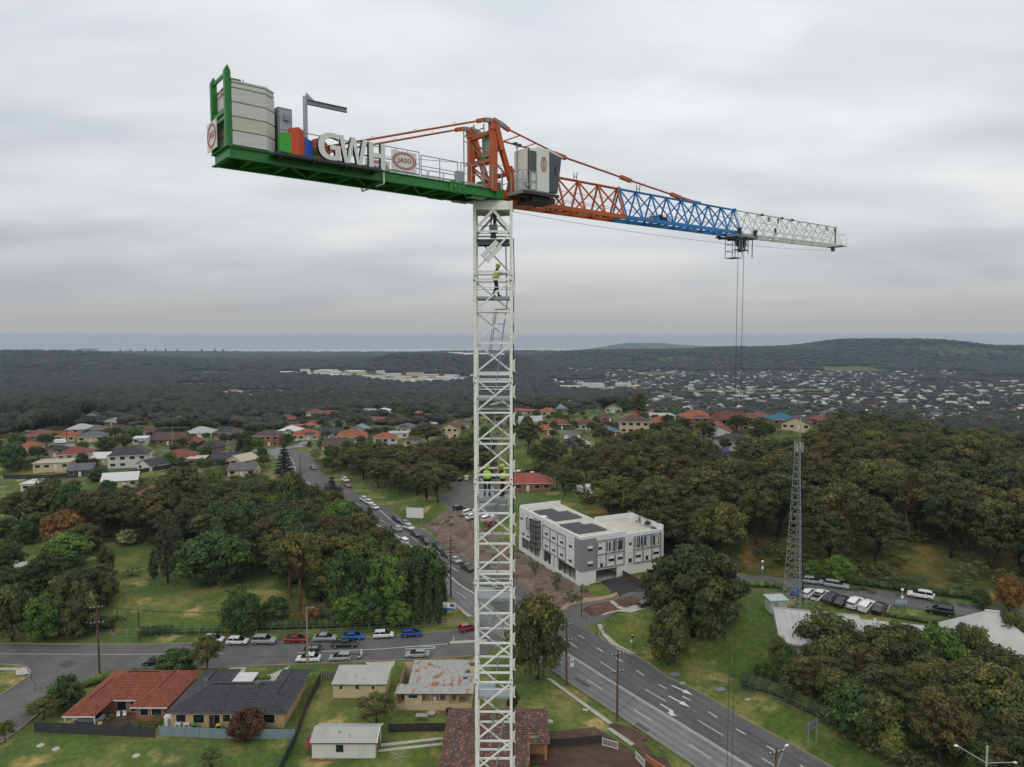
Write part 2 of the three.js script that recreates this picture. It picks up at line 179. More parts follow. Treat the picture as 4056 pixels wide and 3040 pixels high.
{ // the sea beyond the coast, and the headland across the bay
  const s = new THREE.RingGeometry(3800, 8900, 96, 6, Math.PI * 0.2, Math.PI * 0.6); s.rotateX(-Math.PI / 2);
  structure('sea', s.translate(0, -103, 0), new THREE.MeshStandardMaterial({ color: 0x8f9aa2, roughness: 0.16 }), 'pale grey sea below the hazy horizon');
  const P = [], I = [], nx = 60, nz = 10; const r = R01(5);
  for (let j = 0; j <= nz; j++) for (let i = 0; i <= nx; i++) { const u = i / nx, v = j / nz, x = lerp(480, 3500, u), env = Math.sin(Math.PI * v) * sstep(0, 0.25, u) * (0.55 + 0.45 * Math.sin(u * 5 + 0.4)) * (1 - 0.3 * sstep(0.8, 1, u)); P.push(x + v * 300, -104 + 84 * env * (0.8 + 0.4 * fbm(u * 9, v * 3, 3, 3)), -7500 - v * 1000 + 250 * Math.sin(u * 4)); }
  for (let j = 0; j < nz; j++) for (let i = 0; i < nx; i++) { const a = j * (nx + 1) + i; I.push(a, a + 1, a + nx + 1, a + 1, a + nx + 2, a + nx + 1); }
  const g = new THREE.BufferGeometry(); g.setAttribute('position', new THREE.Float32BufferAttribute(P, 3)); g.setIndex(I); g.computeVertexNormals();
  structure('hill', g, std(0x3c4a3e, 1), 'faint headland across the bay');
}
// sheets laid on the ground
function drape(poly, dy, cell = 2.5) {
  const pts = poly.map(([x, z]) => new THREE.Vector2(x, z)), tri = THREE.ShapeUtils.triangulateShape(pts, []);
  let T = tri.map((t) => t.map((k) => [pts[k].x, pts[k].y]));
  for (let it = 0; it < 7; it++) {
    const out = []; let split = false; const L = (a, b) => Math.hypot(a[0] - b[0], a[1] - b[1]) > cell, m = (a, b) => [(a[0] + b[0]) / 2, (a[1] + b[1]) / 2];
    for (const [a, b, c] of T) {
      const s = [L(a, b), L(b, c), L(c, a)], k = s.filter(Boolean).length; if (k) split = true;
      if (k === 3) { const p = m(a, b), q = m(b, c), r = m(c, a); out.push([a, p, r], [p, b, q], [r, q, c], [p, q, r]); }
      else if (k === 0) out.push([a, b, c]);
      else { let [A, B, C] = [a, b, c], e = s; while (!(e[0] && (k === 1 || e[1]))) { [A, B, C] = [B, C, A]; e = [e[1], e[2], e[0]]; } const p = m(A, B); if (k === 1) out.push([A, p, C], [p, B, C]); else { const q = m(B, C); out.push([A, p, C], [p, q, C], [p, B, q]); } }
    }
    T = out; if (!split) break;
  }
  const P = [], U = [];
  for (const [a, b, c] of T) { const flip = (b[0] - a[0]) * (c[1] - a[1]) - (b[1] - a[1]) * (c[0] - a[0]) > 0; for (const p of flip ? [a, c, b] : [a, b, c]) { P.push(p[0], H(p[0], p[1]) + dy, p[1]); U.push(p[0], p[1]); } }
  const g = new THREE.BufferGeometry(); g.setAttribute('position', new THREE.Float32BufferAttribute(P, 3)); g.setAttribute('uv', new THREE.Float32BufferAttribute(U, 2)); g.computeVertexNormals(); return g;
}
function along(pts, step = 2) { const o = []; for (let i = 0; i + 1 < pts.length; i++) { const [a, b] = [pts[i], pts[i + 1]], n = Math.max(1, Math.round(Math.hypot(b[0] - a[0], b[1] - a[1]) / step)); for (let k = 0; k < n; k++) o.push([lerp(a[0], b[0], k / n), lerp(a[1], b[1], k / n)]); } o.push(pts.at(-1)); return o; }
function smooth(pts, n = 3) { for (let k = 0; k < n; k++) { const o = [pts[0]]; for (let i = 0; i + 1 < pts.length; i++) { const a = pts[i], b = pts[i + 1]; o.push([a[0] * 0.75 + b[0] * 0.25, a[1] * 0.75 + b[1] * 0.25], [a[0] * 0.25 + b[0] * 0.75, a[1] * 0.25 + b[1] * 0.75]); } o.push(pts.at(-1)); pts = o; } return pts; }
function offset(pts, d) { return pts.map((p, i) => { const a = pts[Math.max(0, i - 1)], b = pts[Math.min(pts.length - 1, i + 1)], l = Math.hypot(b[0] - a[0], b[1] - a[1]); return [p[0] - ((b[1] - a[1]) / l) * d, p[1] + ((b[0] - a[0]) / l) * d]; }); }
function ribbon(line, d0, d1, dy, step = 2, cols = 4) {
  const c = along(line, step), P = [], U = [], I = [], k = cols + 1;
  const rows = []; for (let q = 0; q <= cols; q++) rows.push(offset(c, lerp(d0, d1, q / cols)));
  c.forEach((_, i) => rows.forEach((r) => { P.push(r[i][0], H(r[i][0], r[i][1]) + dy, r[i][1]); U.push(r[i][0], r[i][1]); }));
  for (let i = 0; i + 1 < c.length; i++) for (let q = 0; q < cols; q++) { const a = i * k + q; I.push(a, a + k, a + 1, a + 1, a + k, a + k + 1); }
  const g = new THREE.BufferGeometry(); g.setAttribute('position', new THREE.Float32BufferAttribute(P, 3)); g.setAttribute('uv', new THREE.Float32BufferAttribute(U, 2)); g.setIndex(I); g.computeVertexNormals();
  if (g.attributes.normal.getY(0) < 0) { for (let i = 0; i < I.length; i += 3) [I[i], I[i + 1]] = [I[i + 1], I[i]]; g.setIndex(I); g.computeVertexNormals(); } return g;
}
function kerbg(line, w = 0.2, h = 0.14) {                 // a stone edge with a top and two sides
  const c = along(line, 2), P = [], U = [], I = [], prof = [[-w / 2, -0.1], [-w / 2, h], [w / 2, h], [w / 2, -0.1]];
  const rows = prof.map(([d]) => offset(c, d)); let s = 0;
  c.forEach((p, i) => { if (i) s += Math.hypot(p[0] - c[i - 1][0], p[1] - c[i - 1][1]); prof.forEach(([d, y], q) => { const r = rows[q][i]; P.push(r[0], H(p[0], p[1]) + 0.05 + y, r[1]); U.push(s, q * 0.2); }); });
  for (let i = 0; i + 1 < c.length; i++) for (let q = 0; q < 3; q++) { const a = i * 4 + q; I.push(a, a + 1, a + 4, a + 1, a + 5, a + 4); }
  const g = new THREE.BufferGeometry(); g.setAttribute('position', new THREE.Float32BufferAttribute(P, 3)); g.setAttribute('uv', new THREE.Float32BufferAttribute(U, 2)); g.setIndex(I); g.computeVertexNormals(); const n = g.toNonIndexed(); n.computeVertexNormals(); return n;
}
for (const [name, mat, dy, poly, label] of SHEETS) structure(name, drape(poly, dy), M[mat], label);
for (const [name, mat, dy, w, line, label] of STRIPS) structure(name, ribbon(smooth(line), -w / 2, w / 2, dy), M[mat], label);
for (const line of KERBS) structure('kerb', kerbg(smooth(line, 2)), M.kerb, 'pale concrete kerb');
// the main road: two lanes on the west side of the double line, three on the east
const MAIN = smooth(MAINLINE, 3);
structure('main_road', ribbon(MAIN, 0, 9.1, 0.05, 2, 6), M.asphalt, 'three dark grey lanes of the main road'); structure('main_road', ribbon(MAIN, -6.4, 0, 0.05, 2, 5), M.asphalt_pale, 'wide grey main road running diagonally up to the hill');
const mainLen = [0]; for (let i = 1; i < MAIN.length; i++) mainLen.push(mainLen[i - 1] + Math.hypot(MAIN[i][0] - MAIN[i - 1][0], MAIN[i][1] - MAIN[i - 1][1]));
function mainCut(s0, s1) { const at = (s) => { let i = 1; while (i < mainLen.length - 1 && mainLen[i] < s) i++; const t = (s - mainLen[i - 1]) / (mainLen[i] - mainLen[i - 1]); return [lerp(MAIN[i - 1][0], MAIN[i][0], t), lerp(MAIN[i - 1][1], MAIN[i][1], t)]; }; const o = [at(s0)]; for (let i = 0; i < MAIN.length; i++) if (mainLen[i] > s0 + 0.01 && mainLen[i] < s1 - 0.01) o.push(MAIN[i]); o.push(at(s1)); return o; }
const mark = (s0, s1, d, w) => structure('road_marking', ribbon(mainCut(s0, s1), -d - w / 2, -d + w / 2, 0.085, 2, 1), M.line);
const END = mainLen.at(-1) - 1;
mark(2, 84, 0.16, 0.13); mark(2, 84, -0.16, 0.13); mark(112, 190, 0.1, 0.32); mark(108, 200, -6.0, 0.2);
for (let s = 6; s < 210; s += 12) { if (s > 86 && s < 106) continue; mark(s, s + 4.2, 3.2, 0.13); mark(s + 3, s + 8, -3.1, 0.15); }
for (let s = 4; s < 84; s += 5.6) mark(s, s + 1.8, -6.2, 0.2);
for (let s = 200; s < END - 8; s += 9) { mark(s, s + 4, 0, 0.2); }
function arrow(s, d, bend) { // painted turn arrow, lying along the road
  const [p, q] = mainCut(s, s + 1).slice(0, 2), dir = [q[0] - p[0], q[1] - p[1]], l = Math.hypot(...dir), u = [dir[0] / l, dir[1] / l], n = [-u[1], u[0]];
  const at = (a, b) => [p[0] - u[0] * (a - 5) - n[0] * (d + b), p[1] - u[1] * (a - 5) - n[1] * (d + b)];
  const shape = bend ? [[0, -0.15], [0, 0.15], [2.2, 0.15], [2.8, 0.15 + 0.7 * bend], [2.4, 0.15 + 0.8 * bend], [3.6, 1.25 * bend], [4.2, 0.4 * bend], [3.5, 0.5 * bend], [2.7, -0.2], [2.5, -0.15]] : [[0, -0.14], [0, 0.14], [2.8, 0.14], [2.8, 0.5], [4.8, 0], [2.8, -0.5], [2.8, -0.14]];
  structure('road_marking', drape(shape.map(([a, b]) => at(a, b)), 0.085, 4), M.line, 'white painted lane arrow');
}
for (const s of [16, 52]) { arrow(s, -1.7, 1); arrow(s + 1, -4.7, 0); arrow(s + 3, -7.6, 0); }
for (const d of [-5.5, -4.1, -2.4, -1.0]) structure('wheel_track', ribbon(MAIN, d - 0.3, d + 0.3, 0.064, 2, 1), M.asphalt_band, 'tyre worn band in the pale lanes'); for (const d of [0.9, 2.4, 4.0, 5.5, 7.0, 8.3]) structure('wheel_track', ribbon(MAIN, d - 0.25, d + 0.25, 0.064, 2, 1), M.asphalt_band2, 'tyre worn band in the dark lanes');
// worn places: patched trenches and sealed cracks in the asphalt
for (const [x, z, w, l, t] of [[20.5, -106.5, 1.4, 2.6, 0.9], [12.5, -121, 0.9, 4, 0.95], [30, -93.5, 1.2, 3, 0.9], [-60, -134.4, 1.1, 4.5, 0.02], [-84, -128, 2.2, 3.2, 0.5], [-30, -132, 0.8, 5, 0.1], [-5, -139, 2, 1.6, 0.4]]) { const c = Math.cos(t), q = Math.sin(t), P = [[-l, -w], [l, -w], [l, w], [-l, w]].map(([a, b]) => [x + (a * c - b * q) / 2, z + (a * q + b * c) / 2]); structure('asphalt_patch', drape(P, 0.07, 2), M.asphalt_mid, 'darker repaired patch in the asphalt'); }
{ const rnd = R01(12); for (const [x, z, dx, dz, n] of [[21, -105, 0.3, 1, 6], [26, -97, 0.5, 0.9, 7], [14, -119, 0.9, -0.2, 5], [-50, -131, 1, 0.1, 12], [-90, -126, 0.7, 0.7, 9], [34, -100, 0.5, 0.9, 9], [24, -120, -0.5, 0.8, 10], [-20, -138, 1, 0.05, 8]]) { const p = [[x, z]]; for (let k = 0; k < n; k++) { const [a, b] = p.at(-1); p.push([a + dx * 1.2 + (rnd() - 0.5) * 0.7, b + dz * 1.2 + (rnd() - 0.5) * 0.7]); } structure('crack_seal', ribbon(p, -0.05, 0.05, 0.075, 1, 1), M.asphalt_new, 'dark sealed crack in the asphalt'); } }
// ---------------------------------------------------------------- the tower crane
const font = await new FontLoader().loadAsync('fonts/droid/droid_sans_bold.typeface.json');
const TH = THREE.MathUtils.degToRad(38.5), CRX = -1.0, CRZ = -38.0;
const crane = thing('tower_crane', 'tall white lattice tower crane with green counter jib and orange, blue and white jib', 'crane', [CRX, 0, CRZ]);
const K = (h) => EYE + h;
const slab = (name, w, h, d, x, y, z, mat, parent) => box(name, w, h, d, x, y, z, mat, parent);

// --- mast
const S = 0.955, LEG = 0.155;
const corner = (i) => [[-S, S], [S, S], [S, -S], [-S, -S]][i];        // front-left, front-right, back-right, back-left
const P3 = (i, y, inset = 0) => { const [x, z] = corner(i); return V(x * (1 - inset), y, z * (1 - inset)); };
const lugShape = (() => { const s = new THREE.Shape(); s.moveTo(0, 0.26); s.lineTo(0.15, 0.36); s.lineTo(0.15, 0.28); s.lineTo(0.12, 0.2); s.lineTo(0.12, -0.2); s.lineTo(0.15, -0.28); s.lineTo(0.15, -0.36); s.lineTo(0, -0.26); s.closePath(); const g = new THREE.ExtrudeGeometry(s, { depth: 0.04, bevelEnabled: false }); return g.translate(0, 0, -0.02); })();
const PITCH = 1.67;
const ladderG = (() => { // one flight of ladder with its safety cage, foot at the origin
  const L = [], c = [], rise = 5.35, run = 0.74;
  for (const z of [-0.2, 0.2]) L.push(rodg(V(0, 0, z), V(run, rise, z), 0.032, 6));
  for (let k = 1; k < 19; k++) { const t = k / 19; L.push(rodg(V(run * t, rise * t, -0.2), V(run * t, rise * t, 0.2), 0.016, 5)); }
  for (const t of [0.45, 0.6, 0.75, 0.9]) { const pts = []; for (let a = 0; a <= 8; a++) { const q = (a / 8) * Math.PI; pts.push(V(run * t - Math.sin(q) * 0.62, rise * t, 0.32 * Math.cos(q))); } c.push(tubeg(pts, 0.022, 5)); }
  for (const q of [0.32, 0.5, 0.68]) c.push(rodg(V(run * 0.45 - Math.sin(q * Math.PI) * 0.62, rise * 0.45, 0.32 * Math.cos(q * Math.PI)), V(run * 0.9 - Math.sin(q * Math.PI) * 0.62, rise * 0.9, 0.32 * Math.cos(q * Math.PI)), 0.024, 5));
  return [merge(L), merge(c)];
})();
function mastSection(yT, yB, detail) {
  if (!detail) {
    const g = []; for (let i = 0; i < 4; i++) { const [x, z] = corner(i); g.push(bxg(LEG, yT - yB, LEG, x, (yT + yB) / 2, z)); for (let k = 0; k < 3; k++) { const y = yT - 0.21 - k * PITCH, a = P3(i, y), b = P3((i + 1) % 4, y); g.push(bxg(i % 2 ? 0.08 : 2 * S, 0.1, i % 2 ? 2 * S : 0.08, (a.x + b.x) / 2, y, (a.z + b.z) / 2)); g.push(rodg(P3(i, y - PITCH), b, 0.05, 4)); } }
    add('mast_section', merge(g), M.white_steel, crane); return;
  }
  const s = part('mast_section', crane);
  for (let i = 0; i < 4; i++) {
    const [x, z] = corner(i); box('leg', LEG, yT - yB - 0.02, LEG, x, (yT + yB) / 2, z, M.white_steel, s);
    box('joint_sleeve', LEG + 0.05, 0.34, LEG + 0.05, x, yT - 0.14, z, M.white_steel, s);
    for (const dy of [0.03, -0.22]) { const p = add('pin', ROD16, M.dark_steel, s); p.scale.set(0.08, 0.26, 0.08); p.rotation.x = Math.PI / 2; p.position.set(x + (dy > 0 ? 0.03 : -0.03), yT + dy - 0.05, z); }
    const j = (i + 1) % 4;
    for (let k = 0; k <= 3; k++) { const y = yT - 0.21 - k * PITCH; beam('horizontal_brace', P3(i, y), P3(j, y), 0.07, 0.095, M.white_steel, s); }
    for (let k = 0; k < 3; k++) { const y1 = yT - 0.25 - k * PITCH, y0 = y1 - PITCH + 0.1; beam('diagonal_brace', i === 0 ? P3(0, y0) : P3(i, y0), P3(j, y1), 0.065, 0.085, M.white_steel, s); }
  }
  rod('hand_rail', V(-S, yT - 0.62, S - 0.02), V(S, yT - 0.62, S - 0.02), 0.022, M.white_steel, s); rod('hand_rail', V(-S, yT - 0.62, -S + 0.02), V(S, yT - 0.62, -S + 0.02), 0.022, M.white_steel, s);
  for (const dy of [0.75, 2.2, 3.3, 4.75]) { const l = add('climbing_lug', lugShape, M.white_steel, s); l.position.set(S + LEG / 2, yT - dy, S); }
  const py = yT - 1.12; // landing with an opening for the ladder
  box('landing', 1.66, 0.05, 0.95, 0, py, 0.33, M.galv, s); box('landing', 0.9, 0.05, 0.7, -0.38, py, -0.5, M.galv, s);
  box('landing_edge', 1.7, 0.13, 0.05, 0, py - 0.05, 0.82, M.galv, s); box('landing_edge', 1.7, 0.13, 0.05, 0, py - 0.05, -0.87, M.galv, s); box('landing_edge', 0.05, 0.13, 1.6, -0.85, py - 0.05, -0.02, M.galv, s); box('landing_edge', 0.05, 0.13, 1.6, 0.85, py - 0.05, -0.02, M.galv, s);
  const la = add('ladder', ladderG[0], M.galv, s); la.position.set(0.02, yT - 1.1 - 5.45, -0.32); const ca = add('ladder_cage', ladderG[1], M.galv, s); ca.position.copy(la.position);
}
const JOINTS = [3.165, -2.23, -7.67, -13.2, -18.75, -24.3, -29.8, -35.3, -40.8, -46.3, -51.8, -57.3];
JOINTS.forEach((h, k) => mastSection(K(h), k + 1 < JOINTS.length ? K(JOINTS[k + 1]) : 0.3, k < 5));
box('footing', 4.6, 0.5, 4.6, 0, 0.15, 0, M.concrete, crane);
{ // head of the mast under the slewing ring
  const s = part('mast_head', crane), yT = K(7.02), yB = K(3.165), w = M.white_steel;
  for (let i = 0; i < 4; i++) {
    const [x, z] = corner(i); box('leg', LEG, yT - yB, LEG, x, (yT + yB) / 2, z, w, s);
    const a = P3(i, 0), b = P3((i + 1) % 4, 0), mid = a.clone().add(b).multiplyScalar(0.5);
    const plate = box('ring_plate', i % 2 ? 0.04 : 2 * S, 0.44, i % 2 ? 2 * S : 0.04, mid.x, yT - 0.23, mid.z, w, s);
    const top = mid.clone().setY(yT - 0.47);
    for (const q of [i, (i + 1) % 4]) beam('knee_brace', P3(q, K(5.52)), top, 0.1, 0.13, w, s);
    beam('horizontal_brace', P3(i, K(5.45)), P3((i + 1) % 4, K(5.45)), 0.07, 0.1, w, s);
    if (i !== 1) beam('diagonal_brace', P3(i, K(3.4)), P3((i + 1) % 4, K(5.38)), 0.065, 0.085, w, s);
    beam('horizontal_brace', P3(i, K(3.36)), P3((i + 1) % 4, K(3.36)), 0.07, 0.095, w, s);
    box('corner_plate', 0.1, 0.6, 0.06, x * 1.03, K(3.55), z * 1.07, w, s);
  }
  const drum = add('ring_drum', new THREE.CylinderGeometry(0.9, 0.9, 0.5, 40, 1, true), w, s); drum.position.y = yT - 0.26; drum.material = std(0xcfcdc4, 0.5, { side: THREE.DoubleSide });
  const cap = add('ring_cap', new THREE.CylinderGeometry(1.02, 1.02, 0.05, 40), w, s); cap.position.y = yT + 0.03;
  const c = V(-0.05, K(4.42), S + 0.1), g = part('name_plate', s); g.position.copy(c); g.rotation.z = 0.8;
  box('plate_face', 1.1, 0.26, 0.02, 0, 0.15, 0, M.white, g); box('plate_face', 1.1, 0.22, 0.02, 0, -0.16, -0.01, M.white, g); box('plate_end', 0.03, 0.6, 0.06, -0.55, 0, 0.01, M.galv, g);
  const col = add('collector_drum', new THREE.CylinderGeometry(0.24, 0.22, 0.4, 20), M.steel, s); col.position.set(0, K(5.72), 0);
  const col2 = add('collector_base', new THREE.CylinderGeometry(0.12, 0.18, 0.3, 14), M.dark_steel, s); col2.position.set(0, K(5.38), 0);
  for (const [x, z] of [[-0.14, 0.08], [0.08, 0.1], [0.02, -0.1], [0.16, -0.02]]) add('power_cable', tubeg([V(x, K(7), z), V(x * 1.3, K(6.6), z * 1.8), V(x * 0.7, K(6.2), z * 2.2), V(x, K(5.85), z)], 0.035, 6), M.black, s);
  box('landing', 1.7, 0.1, 1.7, 0, K(5.02), 0, M.galv, s); box('landing_skirt', 1.74, 0.16, 0.05, 0, K(4.97), 0.86, M.dark_steel, s); box('landing_skirt', 1.74, 0.16, 0.05, 0, K(4.97), -0.86, M.dark_steel, s);
  rod('hand_rail', V(-0.9, K(6.0), -0.85), V(0.9, K(6.0), -0.85), 0.02, M.galv, s); rod('hand_rail', V(-0.9, K(5.6), -0.85), V(0.9, K(5.6), -0.85), 0.02, M.galv, s);
  rod('ladder_rail', V(0.72, K(2.1), -0.3), V(0.66, K(5), -0.3), 0.035, M.galv, s); rod('ladder_rail', V(0.72, K(2.1), -0.65), V(0.66, K(5), -0.65), 0.035, M.galv, s);
  for (let k = 0; k < 9; k++) rod('rung', V(0.7, K(2.35 + k * 0.3), -0.3), V(0.7, K(2.35 + k * 0.3), -0.65), 0.016, M.galv, s);
  add('power_lead', tubeg([V(S + 0.12, K(5.1), S - 0.1), V(S + 0.14, K(3.9), S - 0.1), V(S + 0.24, K(3.4), S - 0.1), V(S + 0.13, K(3.0), S - 0.1), V(S + 0.12, K(-6), S - 0.1), V(S + 0.12, K(-24), S - 0.1)], 0.028, 6), M.black, s);
}
// --- turntable
{
  const t = part('turntable', crane, TH);
  const ring = add('slewing_ring', new THREE.CylinderGeometry(1.0, 1.0, 0.14, 40), M.dark_steel, t); ring.position.y = K(7.12);
  box('turntable_frame', 2.5, 0.42, 1.9, 0.35, K(7.38), 0, M.orange, t); box('deck_plate', 2.4, 0.03, 1.9, -0.6, K(7.61), 0, M.dark_steel, t);
  for (const w of [-0.55, 0.6]) { const m = add('slewing_motor', new THREE.CylinderGeometry(0.15, 0.17, 0.75, 16), M.steel, t); m.position.set(0.75, K(7.98), w); }
  box('rope_guide', 0.18, 0.3, 0.22, 1.5, K(6.98), -0.35, M.white_steel, t);
  for (const w of [-1.25, 1.15]) for (const k of [0, 1]) box('service_tray', 0.9, 0.04, 0.5, -1.6 + k * 0.7, K(7.06), w * (k ? 0.2 : 0.6), M.galv, t);
}
// --- counter jib
const pourTex = tex(512, (u, v, i, j) => { const a = fbm(u * 7, v * 7, 12.6, 5, 7), b = hash3(i, j, 1), s = 0.9 + 0.14 * a + 0.05 * (b - 0.5); return [212 * s, 211 * s, 208 * s]; });
function jaso(parent, x, y, z, w, h, ry, rz = 0) { // white board with a red ringed oval and the letters JASO
  const g = part('name_board', parent); g.position.set(x, y, z); g.rotation.y = ry; g.rotation.z = rz;
  return boardOn(g, w, h, true);
}
function boardOn(g, w, h, plate) {
  if (plate) box('board', w, h, 0.03, 0, 0, 0, M.white, g);
  const oval = (a0, a1, z) => { const s = new THREE.Shape(), k = h / w > 1 ? [0.3, 0.46] : [0.47, 0.44]; s.absellipse(0, 0, w * k[0] * a0, h * k[1] * a0, 0, Math.PI * 2, false, 0); const hole = new THREE.Path(); hole.absellipse(0, 0, w * k[0] * a1, h * k[1] * a1, 0, Math.PI * 2, true, 0); s.holes.push(hole); const e = new THREE.ExtrudeGeometry(s, { depth: 0.006, bevelEnabled: false, curveSegments: 40 }); return e.translate(0, 0, z); };
  add('red_ring', oval(1, 0.91, 0.017), M.red, g); add('red_ring', oval(0.84, 0.76, 0.017), M.red, g);
  const t = new TextGeometry('JASO', { font, size: 1, depth: 0.01, curveSegments: 4 }); t.computeBoundingBox(); const b = t.boundingBox; t.translate(-(b.min.x + b.max.x) / 2, -(b.min.y + b.max.y) / 2, 0); t.scale((w * 0.56) / (b.max.x - b.min.x), (h * 0.3) / (b.max.y - b.min.y), 0.6); t.translate(0, 0, 0.018);
  add('lettering', t, M.red, g); return g;
}
{
  const j = part('counter_jib', crane, TH), G = M.green;
  for (const w of [0.97, -0.97]) {
    box('girder_web', 13.6, 0.4, 0.03, -7.15, K(7.345), w, G, j);
    box('flange', 13.62, 0.035, 0.2, -7.15, K(7.56), w, G, j); box('flange', 13.62, 0.035, 0.2, -7.15, K(7.135), w, G, j);
    for (const u of [-2.75, -3.25]) { const s = new THREE.Shape(); s.moveTo(-0.22, -0.3); s.lineTo(0.22, -0.3); s.lineTo(0.24, 0.1); s.lineTo(0.08, 0.33); s.lineTo(-0.1, 0.33); s.lineTo(-0.24, 0.1); s.closePath(); const g = new THREE.ExtrudeGeometry(s, { depth: 0.05, bevelEnabled: false }); const m = add('splice_plate', g, G, j); m.position.set(u, K(7.38), w - 0.025 + Math.sign(w) * 0.05); const p = add('pin', ROD16, M.steel, j); p.scale.set(0.09, 0.3, 0.09); p.rotation.x = Math.PI / 2; p.position.set(u + 0.05, K(7.4), w); }
    box('end_bracket', 0.5, 0.5, 0.08, -0.35, K(7.38), w + Math.sign(w) * 0.06, G, j);
  }
  box('end_beam', 0.04, 0.44, 2.0, -13.95, K(7.345), 0, G, j); box('end_flange', 0.2, 0.03, 2.16, -14.0, K(7.58), 0, G, j); box('end_flange', 0.2, 0.03, 2.16, -14.0, K(7.115), 0, G, j);
  for (let k = 0; k < 9; k++) box('cross_member', 0.12, 0.26, 1.9, -13.0 + k * 1.5, K(7.3), 0, G, j);
  for (let k = 0; k < 8; k++) beam('plan_brace', V(-13 + k * 1.5, K(7.2), k % 2 ? 0.9 : -0.9), V(-11.5 + k * 1.5, K(7.2), k % 2 ? -0.9 : 0.9), 0.08, 0.08, G, j);
  box('deck_plate', 11.3, 0.02, 1.9, -6.2, K(7.5), 0, M.dark_steel, j);
  // rails along both sides
  const railRun = (u0, u1, w, top, n) => { rod('top_rail', V(u0, K(top), w), V(u1, K(top), w), 0.024, M.galv, j); rod('middle_rail', V(u0, K((top + 7.6) / 2), w), V(u1, K((top + 7.6) / 2), w), 0.02, M.galv, j); box('toe_board', Math.abs(u1 - u0), 0.1, 0.015, (u0 + u1) / 2, K(7.66), w, M.galv, j); for (let k = 0; k <= n; k++) { const u = lerp(u0, u1, k / n); rod('rail_post', V(u, K(7.55), w), V(u, K(top), w), 0.024, M.galv, j); } };
  railRun(-7.1, -5.2, 1.03, 8.72, 3); railRun(-5.1, -3.0, 1.03, 8.6, 2); railRun(-2.8, -1.5, 1.03, 8.6, 2); railRun(-11.9, -7.3, 1.03, 8.62, 5);
  railRun(-7.3, -5.4, -1.03, 8.72, 3); railRun(-5.2, -3.5, -1.03, 8.5, 2); railRun(-3.4, -1.6, -1.03, 8.5, 2); railRun(-11.6, -7.5, -1.03, 8.6, 5);
  // hangers of the tray
  for (const w of [1.12, -1.1]) { beam('hanger', V(-7.15, K(7.5), w), V(-7.15, K(6.98), w), 0.06, 0.06, M.white_steel, j); beam('hanger', V(-7.15, K(6.98), w), V(-7.15, K(6.98), w - Math.sign(w) * 0.75), 0.06, 0.06, M.white_steel, j); }
  box('side_tray', 4.9, 0.05, 0.55, -9.95, K(7.42), 1.3, M.dark_steel, j); box('side_tray_edge', 4.9, 0.12, 0.03, -9.95, K(7.46), 1.57, M.dark_steel, j);
  for (let k = 0; k < 4; k++) box('tray_bracket', 0.06, 0.1, 0.5, -12.1 + k * 1.45, K(7.35), 1.28, M.dark_steel, j);
  // concrete ballast in its green frame
  const bs = new THREE.Shape(); bs.moveTo(-13.82, -1.0); bs.lineTo(-12.5, -1.0); bs.lineTo(-12.03, -0.62); bs.lineTo(-12.03, 0.66); bs.lineTo(-12.5, 1.05); bs.lineTo(-13.82, 1.05); bs.closePath();
  const concW = mapped(pourTex, 2.2, 0.92), concY = mapped(pourTex, 1.9, 0.92, { color: 0xf7f3e8 });
  let y = 7.62; [0.58, 0.56, 0.56, 0.56, 0.2, 0.13].forEach((h, k) => { const e = new THREE.ExtrudeGeometry(bs, { depth: h - 0.075, bevelEnabled: true, bevelSize: 0.03, bevelThickness: 0.025, bevelSegments: 1 }); e.rotateX(-Math.PI / 2); e.scale(1, 1, -1); const idx = e.index ? e.toNonIndexed() : e; const p = idx.attributes.position; for (let q = 0; q < p.count; q += 3) for (const c of 'XYZ') { const a = p['get' + c](q + 1); p['set' + c](q + 1, p['get' + c](q + 2)); p['set' + c](q + 2, a); } idx.computeVertexNormals(); const m = add('ballast_block', idx, k === 1 ? concY : concW, j); m.position.y = K(y) + 0.03; y += h; });
  for (const [u, w, hh] of [[-13.1, 0.2, 0.35], [-12.8, -0.2, 0.42], [-12.6, 0.1, 0.12]]) rod('lifting_bar', V(u, K(y), w), V(u, K(y + hh), w), 0.025, M.steel, j);
  const post = (u, w, top) => { const s = new THREE.Shape(); s.moveTo(-0.12, 0); s.lineTo(0.12, 0); s.lineTo(0.12, top - 0.22); s.lineTo(0, top); s.lineTo(-0.12, top - 0.22); s.closePath(); const e = new THREE.ExtrudeGeometry(s, { depth: 0.2, bevelEnabled: false }); const m = add('frame_post', e, G, j); m.position.set(u, K(7.55), w - 0.1); };
  post(-13.98, 0.93, 3.2); post(-13.98, -0.93, 3.2); post(-12.1, -0.98, 3.1);
  box('frame_rail', 0.1, 0.12, 1.85, -13.98, K(10.45), 0, G, j); for (const h of [9.02, 8.76]) box('frame_rail', 0.12, 0.14, 1.85, -13.99, K(h), 0, G, j);
  box('frame_clip', 0.45, 0.08, 0.25, -13.7, K(10.2), 0.95, G, j);
  jaso(j, -14.2, K(8.25), -0.52, 1.34, 1.14, -Math.PI / 2);
  rod('board_strut', V(-14.2, K(8.7), -0.3), V(-13.9, K(8.7), 0.1), 0.025, M.galv, j); rod('board_strut', V(-14.2, K(7.8), -0.3), V(-13.9, K(7.8), 0.1), 0.025, M.galv, j);
  for (const [dy, w0] of [[0.1, 0], [0.36, 0]]) { const t = new TextGeometry('JASO', { font, size: 0.12, depth: 0.004, curveSegments: 3 }); const m = add('lettering', t, M.red, j); m.rotation.y = -Math.PI / 2; m.position.set(-13.86, K(9.78 + dy * 0.7), -0.3); }
